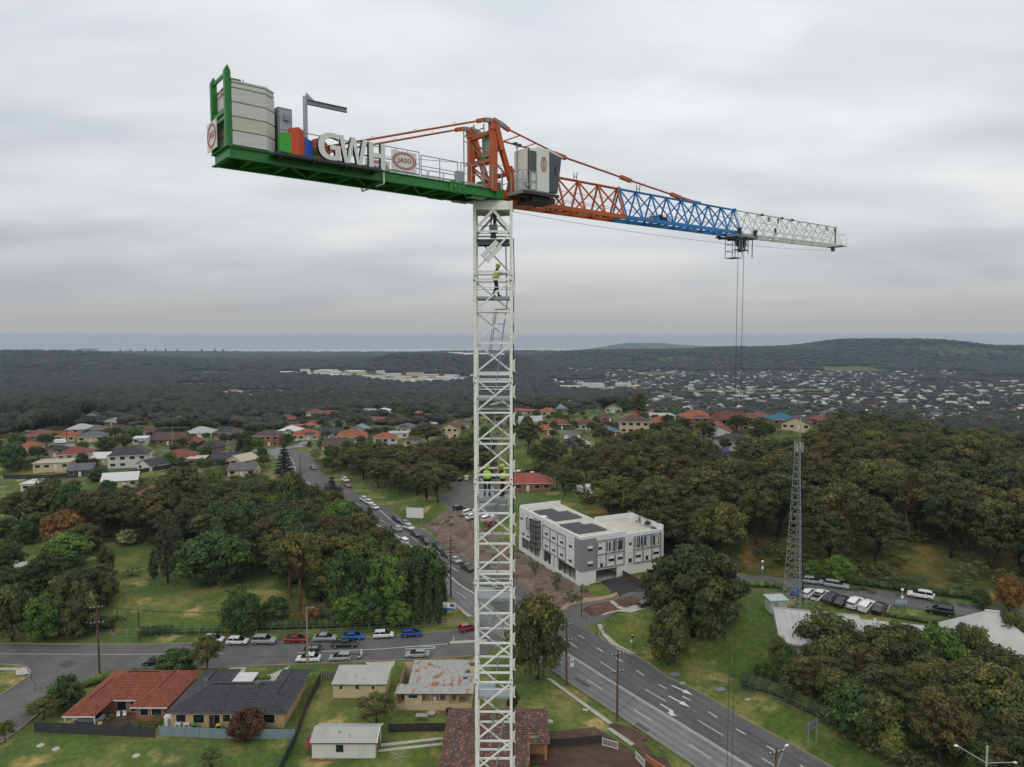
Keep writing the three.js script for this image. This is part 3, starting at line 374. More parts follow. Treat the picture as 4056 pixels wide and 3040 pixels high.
  // electrical cabinets, davit and hoist winch
  box('electrical_cabinet', 0.62, 2.0, 0.62, -11.55, K(8.62), 0.35, M.steel, j); box('cabinet_door', 0.5, 1.8, 0.02, -11.55, K(8.62), 0.68, M.galv, j); box('cabinet_hood', 0.24, 0.24, 0.12, -11.5, K(9.2), 0.74, M.steel, j); box('electrical_cabinet', 0.35, 1.7, 0.6, -11.98, K(8.47), -0.1, M.dark_steel, j);
  rod('davit_post', V(-10.4, K(7.55), 0.05), V(-10.4, K(10.5), 0.05), 0.1, M.galv, j, ROD16); const dv = new THREE.Shape(); dv.moveTo(0, 0); dv.lineTo(0.42, 0); dv.lineTo(0, 0.3); dv.closePath(); const dg = add('davit_gusset', new THREE.ExtrudeGeometry(dv, { depth: 0.04, bevelEnabled: false }), M.galv, j); dg.position.set(-10.36, K(10.38), 0.03);
  for (const dy of [0.09, -0.09]) box('davit_flange', 1.95, 0.025, 0.16, -9.4, K(10.28 + dy), 0.05, M.steel, j); box('davit_web', 1.95, 0.18, 0.02, -9.4, K(10.28), 0.05, M.steel, j);
  rod('winch_drum', V(-10.0, K(8.1), -0.55), V(-10.0, K(8.1), 0.5), 0.34, M.dark_steel, j, ROD16); for (const w of [-0.58, 0.53]) { const d = add('winch_cheek', new THREE.CylinderGeometry(0.52, 0.52, 0.05, 24), M.orange, j); d.rotation.x = Math.PI / 2; d.position.set(-10.0, K(8.12), w); } box('winch_motor', 0.9, 0.4, 0.4, -9.2, K(7.85), -0.3, M.steel, j); box('winch_frame', 1.6, 0.25, 1.2, -9.8, K(7.66), 0, M.orange, j);
  jaso(j, -6.05, K(8.16), 1.08, 1.34, 0.9, 0); jaso(j, -6.3, K(8.16), -1.09, 1.34, 0.9, 0);
  box('junction_box', 0.35, 0.55, 0.3, -2.6, K(8.0), 0.55, M.galv, j);
  // the letters and the three coloured logo blocks
  const face = M.white, side = M.black;
  for (const [ch, u0, u1, h0] of [['G', -10.4, -9.37, 7.58], ['W', -9.44, -8.1, 7.56], ['H', -8.02, -7.2, 7.52]]) {
    const t = new TextGeometry(ch, { font, size: 1, depth: 0.19, curveSegments: 12 }); t.computeBoundingBox(); const b = t.boundingBox; t.translate(-b.min.x, -b.min.y, 0); t.scale((u1 - u0) / (b.max.x - b.min.x), 1.16 / (b.max.y - b.min.y), 1);
    const m = add('sign_letter', t, [face, side], j); m.position.set(u0, K(h0), 1.2);
  }
  const sheet3 = (pts, hs, h0, mat, n) => { const v = []; pts.forEach(([u, w], i) => v.push([u, K(h0 + hs[i][0]), w], [u, K(h0 + hs[i][1]), w])); const f = []; for (let i = 0; i + 1 < pts.length; i++) f.push([i * 2, i * 2 + 2, i * 2 + 3, i * 2 + 1]); const k = pts.length * 2; pts.forEach(([u, w], i) => v.push([u, K(h0 + hs[i][0]), w - 0.25], [u, K(h0 + hs[i][1]), w - 0.25])); for (let i = 0; i + 1 < pts.length; i++) { f.push([k + i * 2, k + i * 2 + 1, k + i * 2 + 3, k + i * 2 + 2], [i * 2 + 1, i * 2 + 3, k + i * 2 + 3, k + i * 2 + 1], [i * 2, k + i * 2, k + i * 2 + 2, i * 2 + 2]); } const e = (pts.length - 1) * 2; f.push([0, 1, k + 1, k], [e, k + e, k + e + 1, e + 1]); add('logo_block', polyg(v, f), mat, j); };
  sheet3([[-11.97, 1.15], [-11.56, 1.28]], [[0.12, 0.86], [0.06, 0.9]], 7.55, std(0x37a02e, 0.5));
  sheet3([[-11.56, 1.28], [-11.27, 1.42], [-10.95, 1.25]], [[0, 1.07], [-0.06, 1.13], [0, 1.04]], 7.58, std(0xc4471c, 0.5));
  sheet3([[-10.94, 1.25], [-10.54, 1.14]], [[0.05, 0.84], [0.06, 0.74]], 7.55, std(0x1a55b8, 0.5));
}
// --- A-frame and tie bars
{
  const a = part('apex_frame', crane, TH), O = M.orange;
  for (const w of [1.0, -1.0]) {
    beam('post', V(-0.74, K(7.45), w), V(-0.74, K(10.85), w), 0.24, 0.36, O, a);
    const s = new THREE.Shape(); s.moveTo(-0.2, -0.25); s.lineTo(0.24, -0.25); s.lineTo(0.26, 0.1); s.quadraticCurveTo(0.2, 0.32, 0, 0.32); s.quadraticCurveTo(-0.2, 0.3, -0.22, 0.1); s.closePath(); const e = new THREE.ExtrudeGeometry(s, { depth: 0.3, bevelEnabled: true, bevelSize: 0.015, bevelThickness: 0.015, bevelSegments: 1 }); const hd = add('post_head', e, O, a); hd.position.set(-0.74, K(10.82), w - 0.15);
    beam('raking_leg', V(-0.55, K(10.6), w * 0.98), V(0.62, K(7.6), w * 0.98), 0.22, 0.26, O, a);
    beam('raking_leg_plate', V(-0.6, K(10.72), w), V(-0.25, K(9.6), w), 0.34, 0.3, O, a);
    const pin = add('pin', ROD16, M.steel, a); pin.scale.set(0.16, 0.5, 0.16); pin.rotation.x = Math.PI / 2; pin.position.set(-0.74, K(11.0), w);
    for (const [u0, h0, u1, h1] of [[-0.95, 11.02, -1.35, 10.96], [-0.5, 11.02, 0.0, 10.86]]) for (const q of [-0.1, 0.1]) beam('link_plate', V(u0, K(h0), w + q), V(u1, K(h1), w + q), 0.03, 0.2, M.steel, a);
  }
  for (const h of [10.5, 9.1]) box('cross_beam', 0.2, 0.2, 1.8, -0.74, K(h), 0, O, a); box('cross_beam', 0.18, 0.18, 1.8, 0.25, K(8.5), 0, O, a); box('cross_beam', 0.2, 0.25, 1.8, -0.74, K(7.8), 0, O, a);
  beam('cross_brace', V(-0.74, K(10.4), -0.85), V(-0.74, K(9.2), 0.85), 0.07, 0.07, O, a); beam('cross_brace', V(-0.74, K(9.0), -0.85), V(-0.74, K(7.9), 0.85), 0.08, 0.08, O, a); beam('cross_brace', V(-0.3, K(9.8), 0.85), V(0.3, K(8.4), -0.85), 0.08, 0.08, O, a); beam('cross_brace', V(-0.7, K(9), 1.0), V(0.35, K(8.2), 1.0), 0.07, 0.07, O, a); beam('cross_brace', V(-0.7, K(9), -1.0), V(0.35, K(8.2), -1.0), 0.07, 0.07, O, a);
  box('control_panel', 0.12, 1.1, 0.95, -0.5, K(9.95), 0.22, M.galv, a);
  for (const w of [-0.4, 0.1, 0.5]) rod('pulley', V(-0.5, K(9.22), w), V(-0.5, K(9.22), w + 0.16), 0.2, M.black, a, ROD16);
  box('machine_box', 0.6, 0.35, 0.9, -0.4, K(8.0), -0.1, M.dark_steel, a); box('machine_box', 0.3, 0.5, 0.4, -0.3, K(7.9), -0.6, M.steel, a);
  const L = part('access_ladder', crane, TH), g2 = M.green;
  for (const w of [0.9, -0.9]) rod('ladder_rail', V(-1.28, K(7.6), w), V(-1.28, K(10.8), w), 0.03, g2, L);
  for (const h of [10.55, 9.0]) rod('rung', V(-1.28, K(h), -0.9), V(-1.28, K(h + 0.05), 0.9), 0.028, g2, L); rod('rung', V(-1.28, K(10.35), -0.9), V(-1.28, K(9.1), 0.9), 0.022, g2, L);
  rod('beacon', V(-0.9, K(10.95), -0.5), V(-0.9, K(11.15), -0.5), 0.05, std(0xd8b21c, 0.5), a);
  const railB = (x) => x; const D = part('tower_head_rail', crane, TH);
  for (const [u0, u1] of [[-1.45, -0.3]]) for (const h of [8.0, 8.35, 8.68]) rod('rail', V(u0, K(h), 1.12), V(u1, K(h), 1.12), 0.022, M.galv, D); for (const u of [-1.45, -0.9, -0.3]) rod('rail_post', V(u, K(7.5), 1.12), V(u, K(8.68), 1.12), 0.024, M.galv, D);
  const T = part('tie_bars', crane, TH);
  for (const w of [0.98, -0.98]) {
    rod('counter_jib_tie', V(-1.35, K(10.96), w), V(-10.3, K(8.08), w), 0.05, O, T); beam('tie_eye', V(-1.3, K(10.97), w), V(-1.75, K(10.83), w), 0.16, 0.2, O, T); beam('tie_eye', V(-10.0, K(8.17), w), V(-10.45, K(8.0), w), 0.12, 0.2, O, T); beam('tie_anchor', V(-10.4, K(8.05), w), V(-10.4, K(7.5), w), 0.1, 0.3, M.green, T);
    for (const t of [0.2, 0.45, 0.7]) { const c = V(lerp(-1.35, -10.3, t), K(lerp(10.96, 8.08, t)) + 0.05, w); add('lifting_loop', new THREE.TorusGeometry(0.07, 0.012, 5, 12), M.galv, T).position.copy(c); }
    rod('jib_tie', V(0.05, K(10.83), w * 0.98), V(4.7, K(10.32), w * 0.12), 0.05, O, T); beam('tie_eye', V(0.0, K(10.85), w), V(0.35, K(10.78), w * 0.93), 0.16, 0.2, O, T);
  }
  rod('spreader', V(1.3, K(10.72), 0.72), V(1.3, K(10.72), -0.72), 0.035, O, T); rod('spreader', V(2.6, K(10.57), 0.46), V(2.6, K(10.57), -0.46), 0.03, O, T);
  const seg = [[4.8, 10.33], [10.4, 9.78], [15.3, 9.34], [17.0, 9.2]];
  for (let k = 0; k < 3; k++) { const [u0, h0] = seg[k], [u1, h1] = seg[k + 1]; if (k < 2) rod('jib_tie', V(u0, K(h0), 0), V(u1, K(h1), 0), 0.062, O, T); else beam('tie_link', V(u0, K(h0), 0), V(u1, K(h1), 0), 0.12, 0.14, O, T); const a0 = V(u0 - 0.5, K(h0) + 0.06, 0), a1 = V(u0 + 0.45, K(h0) - 0.06, 0); beam('tie_eye', a0, a1, 0.2, 0.22, O, T); const p = add('pin', ROD16, M.steel, T); p.scale.set(0.14, 0.34, 0.14); p.rotation.x = Math.PI / 2; p.position.set(u0 + 0.15, K(h0), 0); if (k < 2) for (const t of [0.35, 0.7]) add('lifting_loop', new THREE.TorusGeometry(0.06, 0.012, 5, 12), M.galv, T).position.set(lerp(u0, u1, t), K(lerp(h0, h1, t)) + 0.08, 0); }
}
// --- operator's cab on its platform
{
  const c = part('operator_cab', crane, TH), w = M.white;
  const prof = [[0.95, 7.55], [2.62, 7.55], [2.9, 9.45], [2.1, 9.68], [0.95, 9.75]];
  const shell = (pts, w0, w1, mat, name) => { const s = new THREE.Shape(pts.map(([u, h]) => new THREE.Vector2(u, h))); const e = new THREE.ExtrudeGeometry(s, { depth: w1 - w0, bevelEnabled: true, bevelSize: 0.03, bevelThickness: 0.03, bevelSegments: 2 }); const m = add(name, e, mat, c); m.position.set(0, K(0), w0); return m; };
  shell([[1.2, 7.55], [1.98, 7.55], [1.98, 9.7], [1.2, 9.76]], 0.95, 2.22, w, 'cab_shell');
  shell([[2.0, 7.6], [2.6, 7.6], [2.87, 9.42], [2.0, 9.64]], 0.97, 2.2, M.glass, 'front_glazing');
  shell([[1.95, 9.68], [2.92, 9.46], [2.94, 9.5], [1.95, 9.76]], 0.95, 2.24, w, 'cab_roof');
  box('cab_back', 0.6, 2.1, 1.0, 0.86, K(8.6), 1.6, w, c);
  const door = part('cab_door', c); door.position.set(0.93, K(8.62), 2.14); box('door_leaf', 0.56, 2.05, 0.05, 0, 0, 0, w, door); box('door_window', 0.44, 1.05, 0.03, 0, 0.4, 0.03, M.glass, door); box('door_frame', 0.03, 2.05, 0.07, 0.27, 0, 0.01, M.dark_steel, door); box('door_frame', 0.03, 2.05, 0.07, -0.27, 0, 0.01, M.dark_steel, door);
  const b = part('cab_badge', c); b.position.set(1.6, K(8.95), 2.26); b.rotation.z = Math.PI / 2; boardOn(b, 0.8, 0.42, false);
  box('window_bar', 0.02, 0.5, 0.02, 2.45, K(8.75), 2.25, M.black, c);
  const pl = part('cab_platform', crane, TH);
  box('platform_deck', 2.5, 0.06, 1.9, 1.45, K(7.47), 1.3, M.galv, pl); box('platform_beam', 2.5, 0.16, 0.06, 1.45, K(7.4), 2.24, M.dark_steel, pl); box('platform_beam', 0.06, 0.16, 1.9, 0.22, K(7.4), 1.3, M.galv, pl); box('platform_beam', 2.4, 0.2, 0.1, 1.5, K(7.3), 0.9, M.dark_steel, pl); box('platform_beam', 2.4, 0.18, 0.1, 1.5, K(7.3), 1.7, M.dark_steel, pl); box('platform_base', 1.6, 0.25, 1.3, 1.9, K(7.2), 1.3, M.dark_steel, pl);
  const hoop = (p) => add('guard_rail', tubeg(p, 0.022, 6), M.galv, pl);
  for (const [u0, u1] of [[0.26, 0.72], [0.78, 1.15]]) { hoop([V(u0, K(7.5), 2.22), V(u0, K(8.45), 2.22), V(u0 + 0.06, K(8.52), 2.22), V(u1 - 0.06, K(8.52), 2.22), V(u1, K(8.45), 2.22), V(u1, K(7.5), 2.22)]); rod('guard_rail', V(u0, K(8.0), 2.22), V(u1, K(8.0), 2.22), 0.02, M.galv, pl); }
  for (const [w0, w1] of [[0.5, 1.2], [1.28, 1.72], [1.78, 2.2]]) { hoop([V(0.24, K(7.5), w0), V(0.24, K(8.45), w0), V(0.24, K(8.52), w0 + 0.06), V(0.24, K(8.52), w1 - 0.06), V(0.24, K(8.45), w1), V(0.24, K(7.5), w1)]); rod('guard_rail', V(0.24, K(8.0), w0), V(0.24, K(8.0), w1), 0.02, M.galv, pl); }
  box('socket_box', 0.16, 0.22, 0.12, 0.52, K(7.8), 2.16, M.galv, pl); box('socket_box', 0.16, 0.22, 0.12, 0.74, K(7.82), 2.16, M.galv, pl);
  rod('lamp_post', V(0.5, K(7.5), 1.4), V(0.5, K(9.8), 1.4), 0.035, M.galv, pl); for (const [a, b2] of [[V(0.5, K(9.78), 1.4), V(0.28, K(9.85), 1.55)], [V(0.5, K(9.78), 1.4), V(0.72, K(9.9), 1.3)]]) rod('lamp_arm', a, b2, 0.03, M.galv, pl); box('flood_lamp', 0.16, 0.12, 0.2, 0.26, K(9.92), 1.56, M.dark_steel, pl, 0.4); box('flood_lamp', 0.18, 0.12, 0.2, 0.74, K(9.97), 1.3, M.dark_steel, pl, -0.4);
}
// --- jib, three painted sections
const pw = (tab, u) => { for (let i = 1; i < tab.length; i++) if (u <= tab[i][0] || i === tab.length - 1) { const [a, b] = [tab[i - 1], tab[i]]; return a[1] + ((b[1] - a[1]) * (u - a[0])) / (b[0] - a[0]); } };
const hb = (u) => pw([[1, 7.08], [9.7, 7.15], [22, 7.3], [37.2, 7.66]], u), ht = (u) => pw([[1, 9.08], [9.5, 9.08], [21.9, 9.14], [36.9, 9.3]], u);
function jibSection(name, u0, u1, n, mat, ch, dia, br) {
  const s = part(name, crane, TH), hw = 0.66, B = (u, w) => V(u, K(hb(u)) + ch / 2, w * hw), Tp = (u) => V(u, K(ht(u)), 0);
  for (const w of [1, -1]) beam('bottom_chord', B(u0, w), B(u1, w), 0.13, ch, mat, s);
  rod('top_chord', Tp(u0 + (u0 > 2 ? 0 : 0.3)), Tp(u1), dia, mat, s, ROD16);
  for (const e of [u0, u1]) { const p = add('chord_joint', ROD16, mat, s); p.scale.set(0.24, 0.2, 0.24); p.rotation.x = Math.PI / 2; p.position.copy(Tp(e)); }
  for (let k = 0; k <= n; k++) {
    const u = lerp(u0 + 0.1, u1 - 0.1, k / n), v = lerp(u0 + 0.1, u1 - 0.1, Math.min(n, k + 1) / n);
    for (const w of [1, -1]) beam('upright', B(u, w), Tp(u), br, br * 1.2, mat, s);
    beam('bottom_tie', B(u, 1), B(u, -1), 0.06, 0.08, mat, s);
    if (k < n) { beam('lacing', Tp(u), B(v, 1), br * 0.8, br, mat, s); beam('lacing', Tp(v), B(u, -1), br * 0.8, br, mat, s); beam('bottom_lacing', k % 2 ? B(u, 1) : B(u, -1), k % 2 ? B(v, -1) : B(v, 1), 0.06, 0.06, mat, s); }
  }
  return s;
}
const j1 = jibSection('orange_jib_section', 1.15, 9.68, 5, M.orange, 0.25, 0.075, 0.085), j2 = jibSection('blue_jib_section', 9.7, 22.0, 8, M.blue, 0.22, 0.07, 0.075), j3 = jibSection('white_jib_section', 22.05, 37.0, 10, M.jib_white, 0.12, 0.05, 0.045);
for (const [s, list] of [[j1, [6.0]], [j2, [11.5]]]) for (const u of list) { for (const w of [-0.1, 0.12]) rod('rope_horn', V(u, K(9.1), w), V(u + 0.05, K(9.55), w * 1.3), 0.03, M.steel, s); rod('rope_horn', V(u, K(9.3), -0.12), V(u, K(9.3), 0.14), 0.025, M.steel, s); }
for (let k = 0; k < 10; k++) box('walkway_grating', 0.78, 0.03, 0.42, 1.7 + k * 0.82, K(hb(1.7 + k * 0.82)) + 0.16, 0.1, M.dark_steel, j1);
box('trolley_winch', 0.7, 0.34, 0.5, 13.7, K(7.55), 0.1, M.dark_steel, j2); rod('trolley_winch_drum', V(13.3, K(7.62), -0.35), V(13.3, K(7.62), 0.45), 0.22, M.black, j2, ROD16); rod('trolley_winch_motor', V(12.4, K(7.5), 0.05), V(13.0, K(7.5), 0.05), 0.14, M.steel, j2, ROD16); rod('trolley_winch_cap', V(14.2, K(7.62), 0.1), V(14.4, K(7.62), 0.1), 0.16, M.white_steel, j2, ROD16);
box('fixing_plate', 1.0, 0.16, 0.1, 17.5, K(9.18), 0, M.blue, j2);
for (const u of [26.6, 27.9, 35.5]) rod('hanging_pulley', V(u, K(ht(u)) - 0.1, 0), V(u, K(ht(u)) - 0.45, 0), 0.05, M.dark_steel, j3); rod('buffer_post', V(27.2, K(hb(27.2)) + 0.1, 0.2), V(27.2, K(hb(27.2)) + 0.85, 0.2), 0.09, M.dark_steel, j3); for (const u of [25.6, 28.4, 29.9]) box('top_clamp', 0.25, 0.16, 0.16, u, K(ht(u)), 0, M.dark_steel, j3);
{ const E = 37.0, hE = hb(E); const hoop = (w0, w1, u) => add('end_rail', tubeg([V(u, K(hE), w0), V(u, K(hE + 0.95), w0), V(u, K(hE + 1.0), lerp(w0, w1, 0.1)), V(u, K(hE + 1.0), lerp(w0, w1, 0.9)), V(u, K(hE + 0.95), w1), V(u, K(hE), w1)], 0.02, 6), M.jib_white, j3); hoop(-0.7, 0.7, E + 0.55); rod('end_rail', V(E - 0.9, K(hE + 0.95), -0.72), V(E + 0.55, K(hE + 0.95), -0.72), 0.02, M.jib_white, j3); rod('end_rail', V(E - 0.9, K(hE + 0.95), 0.72), V(E + 0.2, K(hE + 0.95), 0.72), 0.02, M.jib_white, j3); rod('end_rail', V(E + 0.55, K(hE + 0.5), -0.7), V(E + 0.55, K(hE + 0.5), 0.7), 0.018, M.jib_white, j3); box('end_platform', 0.7, 0.05, 1.4, E + 0.3, K(hE + 0.02), 0, M.galv, j3); box('end_pulley', 0.3, 0.4, 0.2, E - 0.4, K(hE - 0.2), 0, M.dark_steel, j3); beam('end_post', V(E, K(hE), 0), V(E - 0.1, K(ht(E)), 0), 0.08, 0.1, M.dark_steel, j3); }
// --- trolley with its maintenance cage, and the ropes
{
  const t = part('trolley', crane, TH), u = 22.6, h = hb(22.6), d = M.dark_steel;
  for (const w of [0.86, -0.86]) { for (const q of [-1.15, 0.85]) { box('wheel_carrier', 0.22, 0.5, 0.12, u + q, K(h + 0.12), w, d, t); rod('trolley_wheel', V(u + q, K(h + 0.3), w - 0.12), V(u + q, K(h + 0.3), w + 0.1), 0.13, d, t, ROD16); } box('trolley_beam', 2.7, 0.17, 0.1, u - 0.15, K(h - 0.12), w, M.steel, t); }
  for (const q of [-1.1, 0, 0.85]) box('trolley_cross_beam', 0.12, 0.15, 1.8, u + q, K(h - 0.2), 0, d, t);
  for (const [q, w] of [[-0.35, 0.25], [0.35, 0.25]]) { const s = add('sheave', new THREE.CylinderGeometry(0.3, 0.3, 0.1, 22), d, t); s.rotation.x = Math.PI / 2; s.position.set(u + q, K(h - 0.55), w); box('sheave_cheek', 0.16, 1.0, 0.05, u + q, K(h - 0.55), w + 0.09, M.steel, t); }
  box('rope_guide', 1.3, 0.06, 0.3, u, K(h - 1.05), 0.25, d, t); box('guide_block', 0.35, 0.45, 0.25, u, K(h - 0.95), 0.2, d, t); for (const [q, l] of [[0.9, 1.6], [0.35, 1.3], [-0.4, 1.4]]) rod('guide_post', V(u + q, K(h - 0.1), 0.6), V(u + q, K(h - l), 0.6), 0.04, M.steel, t);
  const cg = M.galv, U0 = u + 0.15, U1 = u + 1.05, W0 = -1.2, W1 = -0.35, B = h - 1.5; for (const [a, b] of [[U0, W0], [U1, W0], [U1, W1], [U0, W1]]) rod('cage_post', V(a, K(B), b), V(a, K(h - 0.05), b), 0.03, cg, t);
  for (const k of [0, 0.5, 1.0]) { rod('cage_rail', V(U0, K(B + k), W0), V(U1, K(B + k), W0), 0.024, cg, t); rod('cage_rail', V(U0, K(B + k), W0), V(U0, K(B + k), W1), 0.024, cg, t); rod('cage_rail', V(U1, K(B + k), W0), V(U1, K(B + k), W1), 0.024, cg, t); } box('cage_floor', U1 - U0, 0.05, W1 - W0, (U0 + U1) / 2, K(B), (W0 + W1) / 2, cg, t);
  const r = part('ropes', crane, TH);
  for (const q of [-0.36, 0.36]) rod('hoist_rope', V(u + q, K(h - 0.6), 0.25), V(u + q * 0.9, 6, 0.25), 0.017, M.cable, r);
  const hk = part('hook_block', crane, TH); box('hook_housing', 0.8, 0.7, 0.3, u, 5.8, 0.25, std(0xd2a51e, 0.5), hk); rod('hook_shank', V(u, 5.5, 0.25), V(u, 5.0, 0.25), 0.07, d, hk); const hook = add('hook', new THREE.TorusGeometry(0.2, 0.05, 8, 18, Math.PI * 1.5), d, hk); hook.position.set(u, 4.8, 0.25);
  const sag = []; for (let k = 0; k <= 12; k++) { const q = k / 12; sag.push(V(lerp(1.5, 36.6, q), K(lerp(6.85, 7.35, q) - 0.75 * 4 * q * (1 - q) * 0.55), -0.35)); } add('trolley_rope', tubeg(sag, 0.011, 5), M.cable, r);
  for (const [w, d0] of [[0.15, 0.55], [-0.2, 0.75], [0.05, 1.2]]) rod('running_rope', V(1.4, K(7.1 + d0), w), V(36, K(7.55 + d0 * 0.9), w), 0.012, M.cable, r); rod('running_rope', V(-9.9, K(8.2), 0.1), V(1.3, K(9.2), 0), 0.012, M.cable, r);
}
// ---------------------------------------------------------------- building materials
const tileTex = (n, rows) => tex(512, (u, v, i, j) => { // roof tiles: every tile fired to a slightly different tone
  const r = Math.floor(v * rows), c = Math.floor(u * n + (r % 2) * 0.5), k = hash3(((c % n) + n) % n, r, 4), f = fbm(u * 6, v * 6, 3.3, 4, 6), e = hash3(i, j, 8);
  const s = 196 * (0.84 + 0.24 * k + 0.24 * (f - 0.5) + 0.1 * (e - 0.5)); return [s, s, s]; });
const TT = tileTex(18, 18);
const corrTex = tex(512, (u, v, i, j) => { const f = fbm(u * 5, v * 9, 7.7, 5, 5), e = hash3(i, 0, 2), s = 205 * (0.86 + 0.2 * f + 0.06 * e); return [s, s, s]; });
const rustTex = tex(1024, (u, v, i, j) => { // galvanised iron, streaked and patched with rust
  const f = fbm(u * 7, v * 7, 1.7, 5, 7), g = fbm(u * 40, v * 10, 5.5, 4, 40), sheet = hash3(Math.floor(u * 14), Math.floor(v * 3), 6), e = hash3(i, j, 3);
  const rust = cl01((f * 0.75 + g * 0.3 + (sheet - 0.5) * 0.34 - 0.545) * 6), base = 172 * (0.9 + 0.16 * (f - 0.5) + 0.1 * (sheet - 0.5) + 0.08 * (e - 0.5));
  return mixc([base, base, base * 0.97], [112 + 46 * g, 62 + 30 * g, 40 + 12 * g], rust * 0.92); });
const rustLight = tex(512, (u, v, i, j) => { const f = fbm(u * 5, v * 5, 11.7, 5, 5), g = fbm(u * 30, v * 8, 5.5, 4, 30), e = hash3(i, j, 3), rust = cl01((f * 0.8 + g * 0.25 - 0.66) * 8), b = 176 * (0.92 + 0.14 * (f - 0.5) + 0.08 * (e - 0.5)); return mixc([b, b, b * 0.96], [130, 78, 50], rust * 0.85); });
const brickTex = tex(512, (u, v, i, j) => { const f = fbm(u * 8, v * 8, 2.2, 4, 8), e = hash3(i >> 2, j >> 1, 7), s = 0.8 + 0.24 * f + 0.18 * (e - 0.5); return [255 * s, 255 * s, 255 * s].map((q) => Math.min(255, q)); });
const roofMat = (c, per = 5.6) => mapped(TT, per, 0.85, { color: c }), ironMat = (c, per = 4) => mapped(corrTex, per, 0.6, { color: c }), wallMat = (c) => mapped(brickTex, 2.4, 0.9, { color: c });
const RF = { red: roofMat(0x9f5844), orange: roofMat(0xbd6944), darkred: roofMat(0x804540), pink: roofMat(0xc06055), brown: roofMat(0x6d564b), charcoal: roofMat(0x4b4b4e), grey: roofMat(0x7c7d80), pale: ironMat(0xc8c9c6), white: ironMat(0xf4f4f0), blue: roofMat(0x3f80a6), faded: roofMat(0x6b8aa8), cream: ironMat(0xd8ceb4), slate: ironMat(0x8a97a3), greenish: ironMat(0xb9c3b8) };
const WL = { brick: wallMat(0x98674d), cream: wallMat(0xd2bf9c), white: wallMat(0xd9d9d4), grey: wallMat(0x9b9c9b), dark: wallMat(0x454a50), brown: wallMat(0x8a6a52), green: wallMat(0xa9c4a6), mauve: wallMat(0xa79c98) };
M.pane = new THREE.MeshPhysicalMaterial({ color: 0x1b2024, roughness: 0.08, clearcoat: 1, clearcoatRoughness: 0.05 }); M.frame = std(0xd4d4cf, 0.6); M.solar = std(0x1d1c22, 0.42); M.gutter = std(0x8f8a84, 0.6);
// faces with uv in metres: u along the eave, v up the slope
function facesg(list) {
  const p = [], uv = [], n = V(0, 0, 0), a = V(0, 0, 0), b = V(0, 0, 0);
  for (const f of list) {
    n.set(0, 0, 0); for (let i = 1; i + 1 < f.length; i++) n.add(a.set(...f[i]).sub(V(...f[0])).cross(b.set(...f[i + 1]).sub(V(...f[0])))); n.normalize();
    const flat = Math.abs(n.y) > 0.999, e = flat ? V(1, 0, 0) : V(n.z, 0, -n.x).normalize(), up = n.clone().cross(e);
    for (let i = 1; i + 1 < f.length; i++) for (const k of [0, i, i + 1]) { const q = f[k]; p.push(...q); uv.push(q[0] * e.x + q[1] * e.y + q[2] * e.z, q[0] * up.x + q[1] * up.y + q[2] * up.z); }
  }
  const g = new THREE.BufferGeometry(); g.setAttribute('position', new THREE.Float32BufferAttribute(p, 3)); g.setAttribute('uv', new THREE.Float32BufferAttribute(uv, 2)); g.computeVertexNormals(); return g;
}
function boxFaces(x0, x1, y0, y1, z0, z1) { return [[[x0, y0, z1], [x1, y0, z1], [x1, y1, z1], [x0, y1, z1]], [[x1, y0, z0], [x0, y0, z0], [x0, y1, z0], [x1, y1, z0]], [[x1, y0, z1], [x1, y0, z0], [x1, y1, z0], [x1, y1, z1]], [[x0, y0, z0], [x0, y0, z1], [x0, y1, z1], [x0, y1, z0]], [[x0, y1, z1], [x1, y1, z1], [x1, y1, z0], [x0, y1, z0]], [[x0, y0, z0], [x1, y0, z0], [x1, y0, z1], [x0, y0, z1]]]; }
// roof planes over a rectangle; ridge along x; hip ends or gable ends; returns [planes, ridge height]
function roofPlanes(x0, x1, z0, z1, ye, pitch, hip) {
  const d = (z1 - z0) / 2, yr = ye + d * pitch, zc = (z0 + z1) / 2, r0 = hip[0] ? Math.min(x0 + d, (x0 + x1) / 2) : x0, r1 = hip[1] ? Math.max(x1 - d, (x0 + x1) / 2) : x1;
  const A = [x0, ye, z1], B = [x1, ye, z1], C = [x1, ye, z0], D = [x0, ye, z0], E = [r0, yr, zc], Fq = [r1, yr, zc];
  const planes = [r0 === r1 ? [A, B, Fq] : [A, B, Fq, E], r0 === r1 ? [C, D, E] : [C, D, E, Fq]]; if (hip[1]) planes.push([B, C, Fq]); if (hip[0]) planes.push([D, A, E]); return [planes, yr, E, Fq];
}
const swapXZ = (f) => f.map(([x, y, z]) => [z, y, x]).reverse();
const winG = {}; // shared panes
function window_(parent, x, y, z, w, h, ry = 0) { const f = box('window', w + 0.14, h + 0.14, 0.06, x, y, z, M.frame, parent, ry); const p = add('pane', UNIT, M.pane, f); p.scale.set(w / (w + 0.14), h / (h + 0.14), 1); p.position.z = 0.28; return f; }
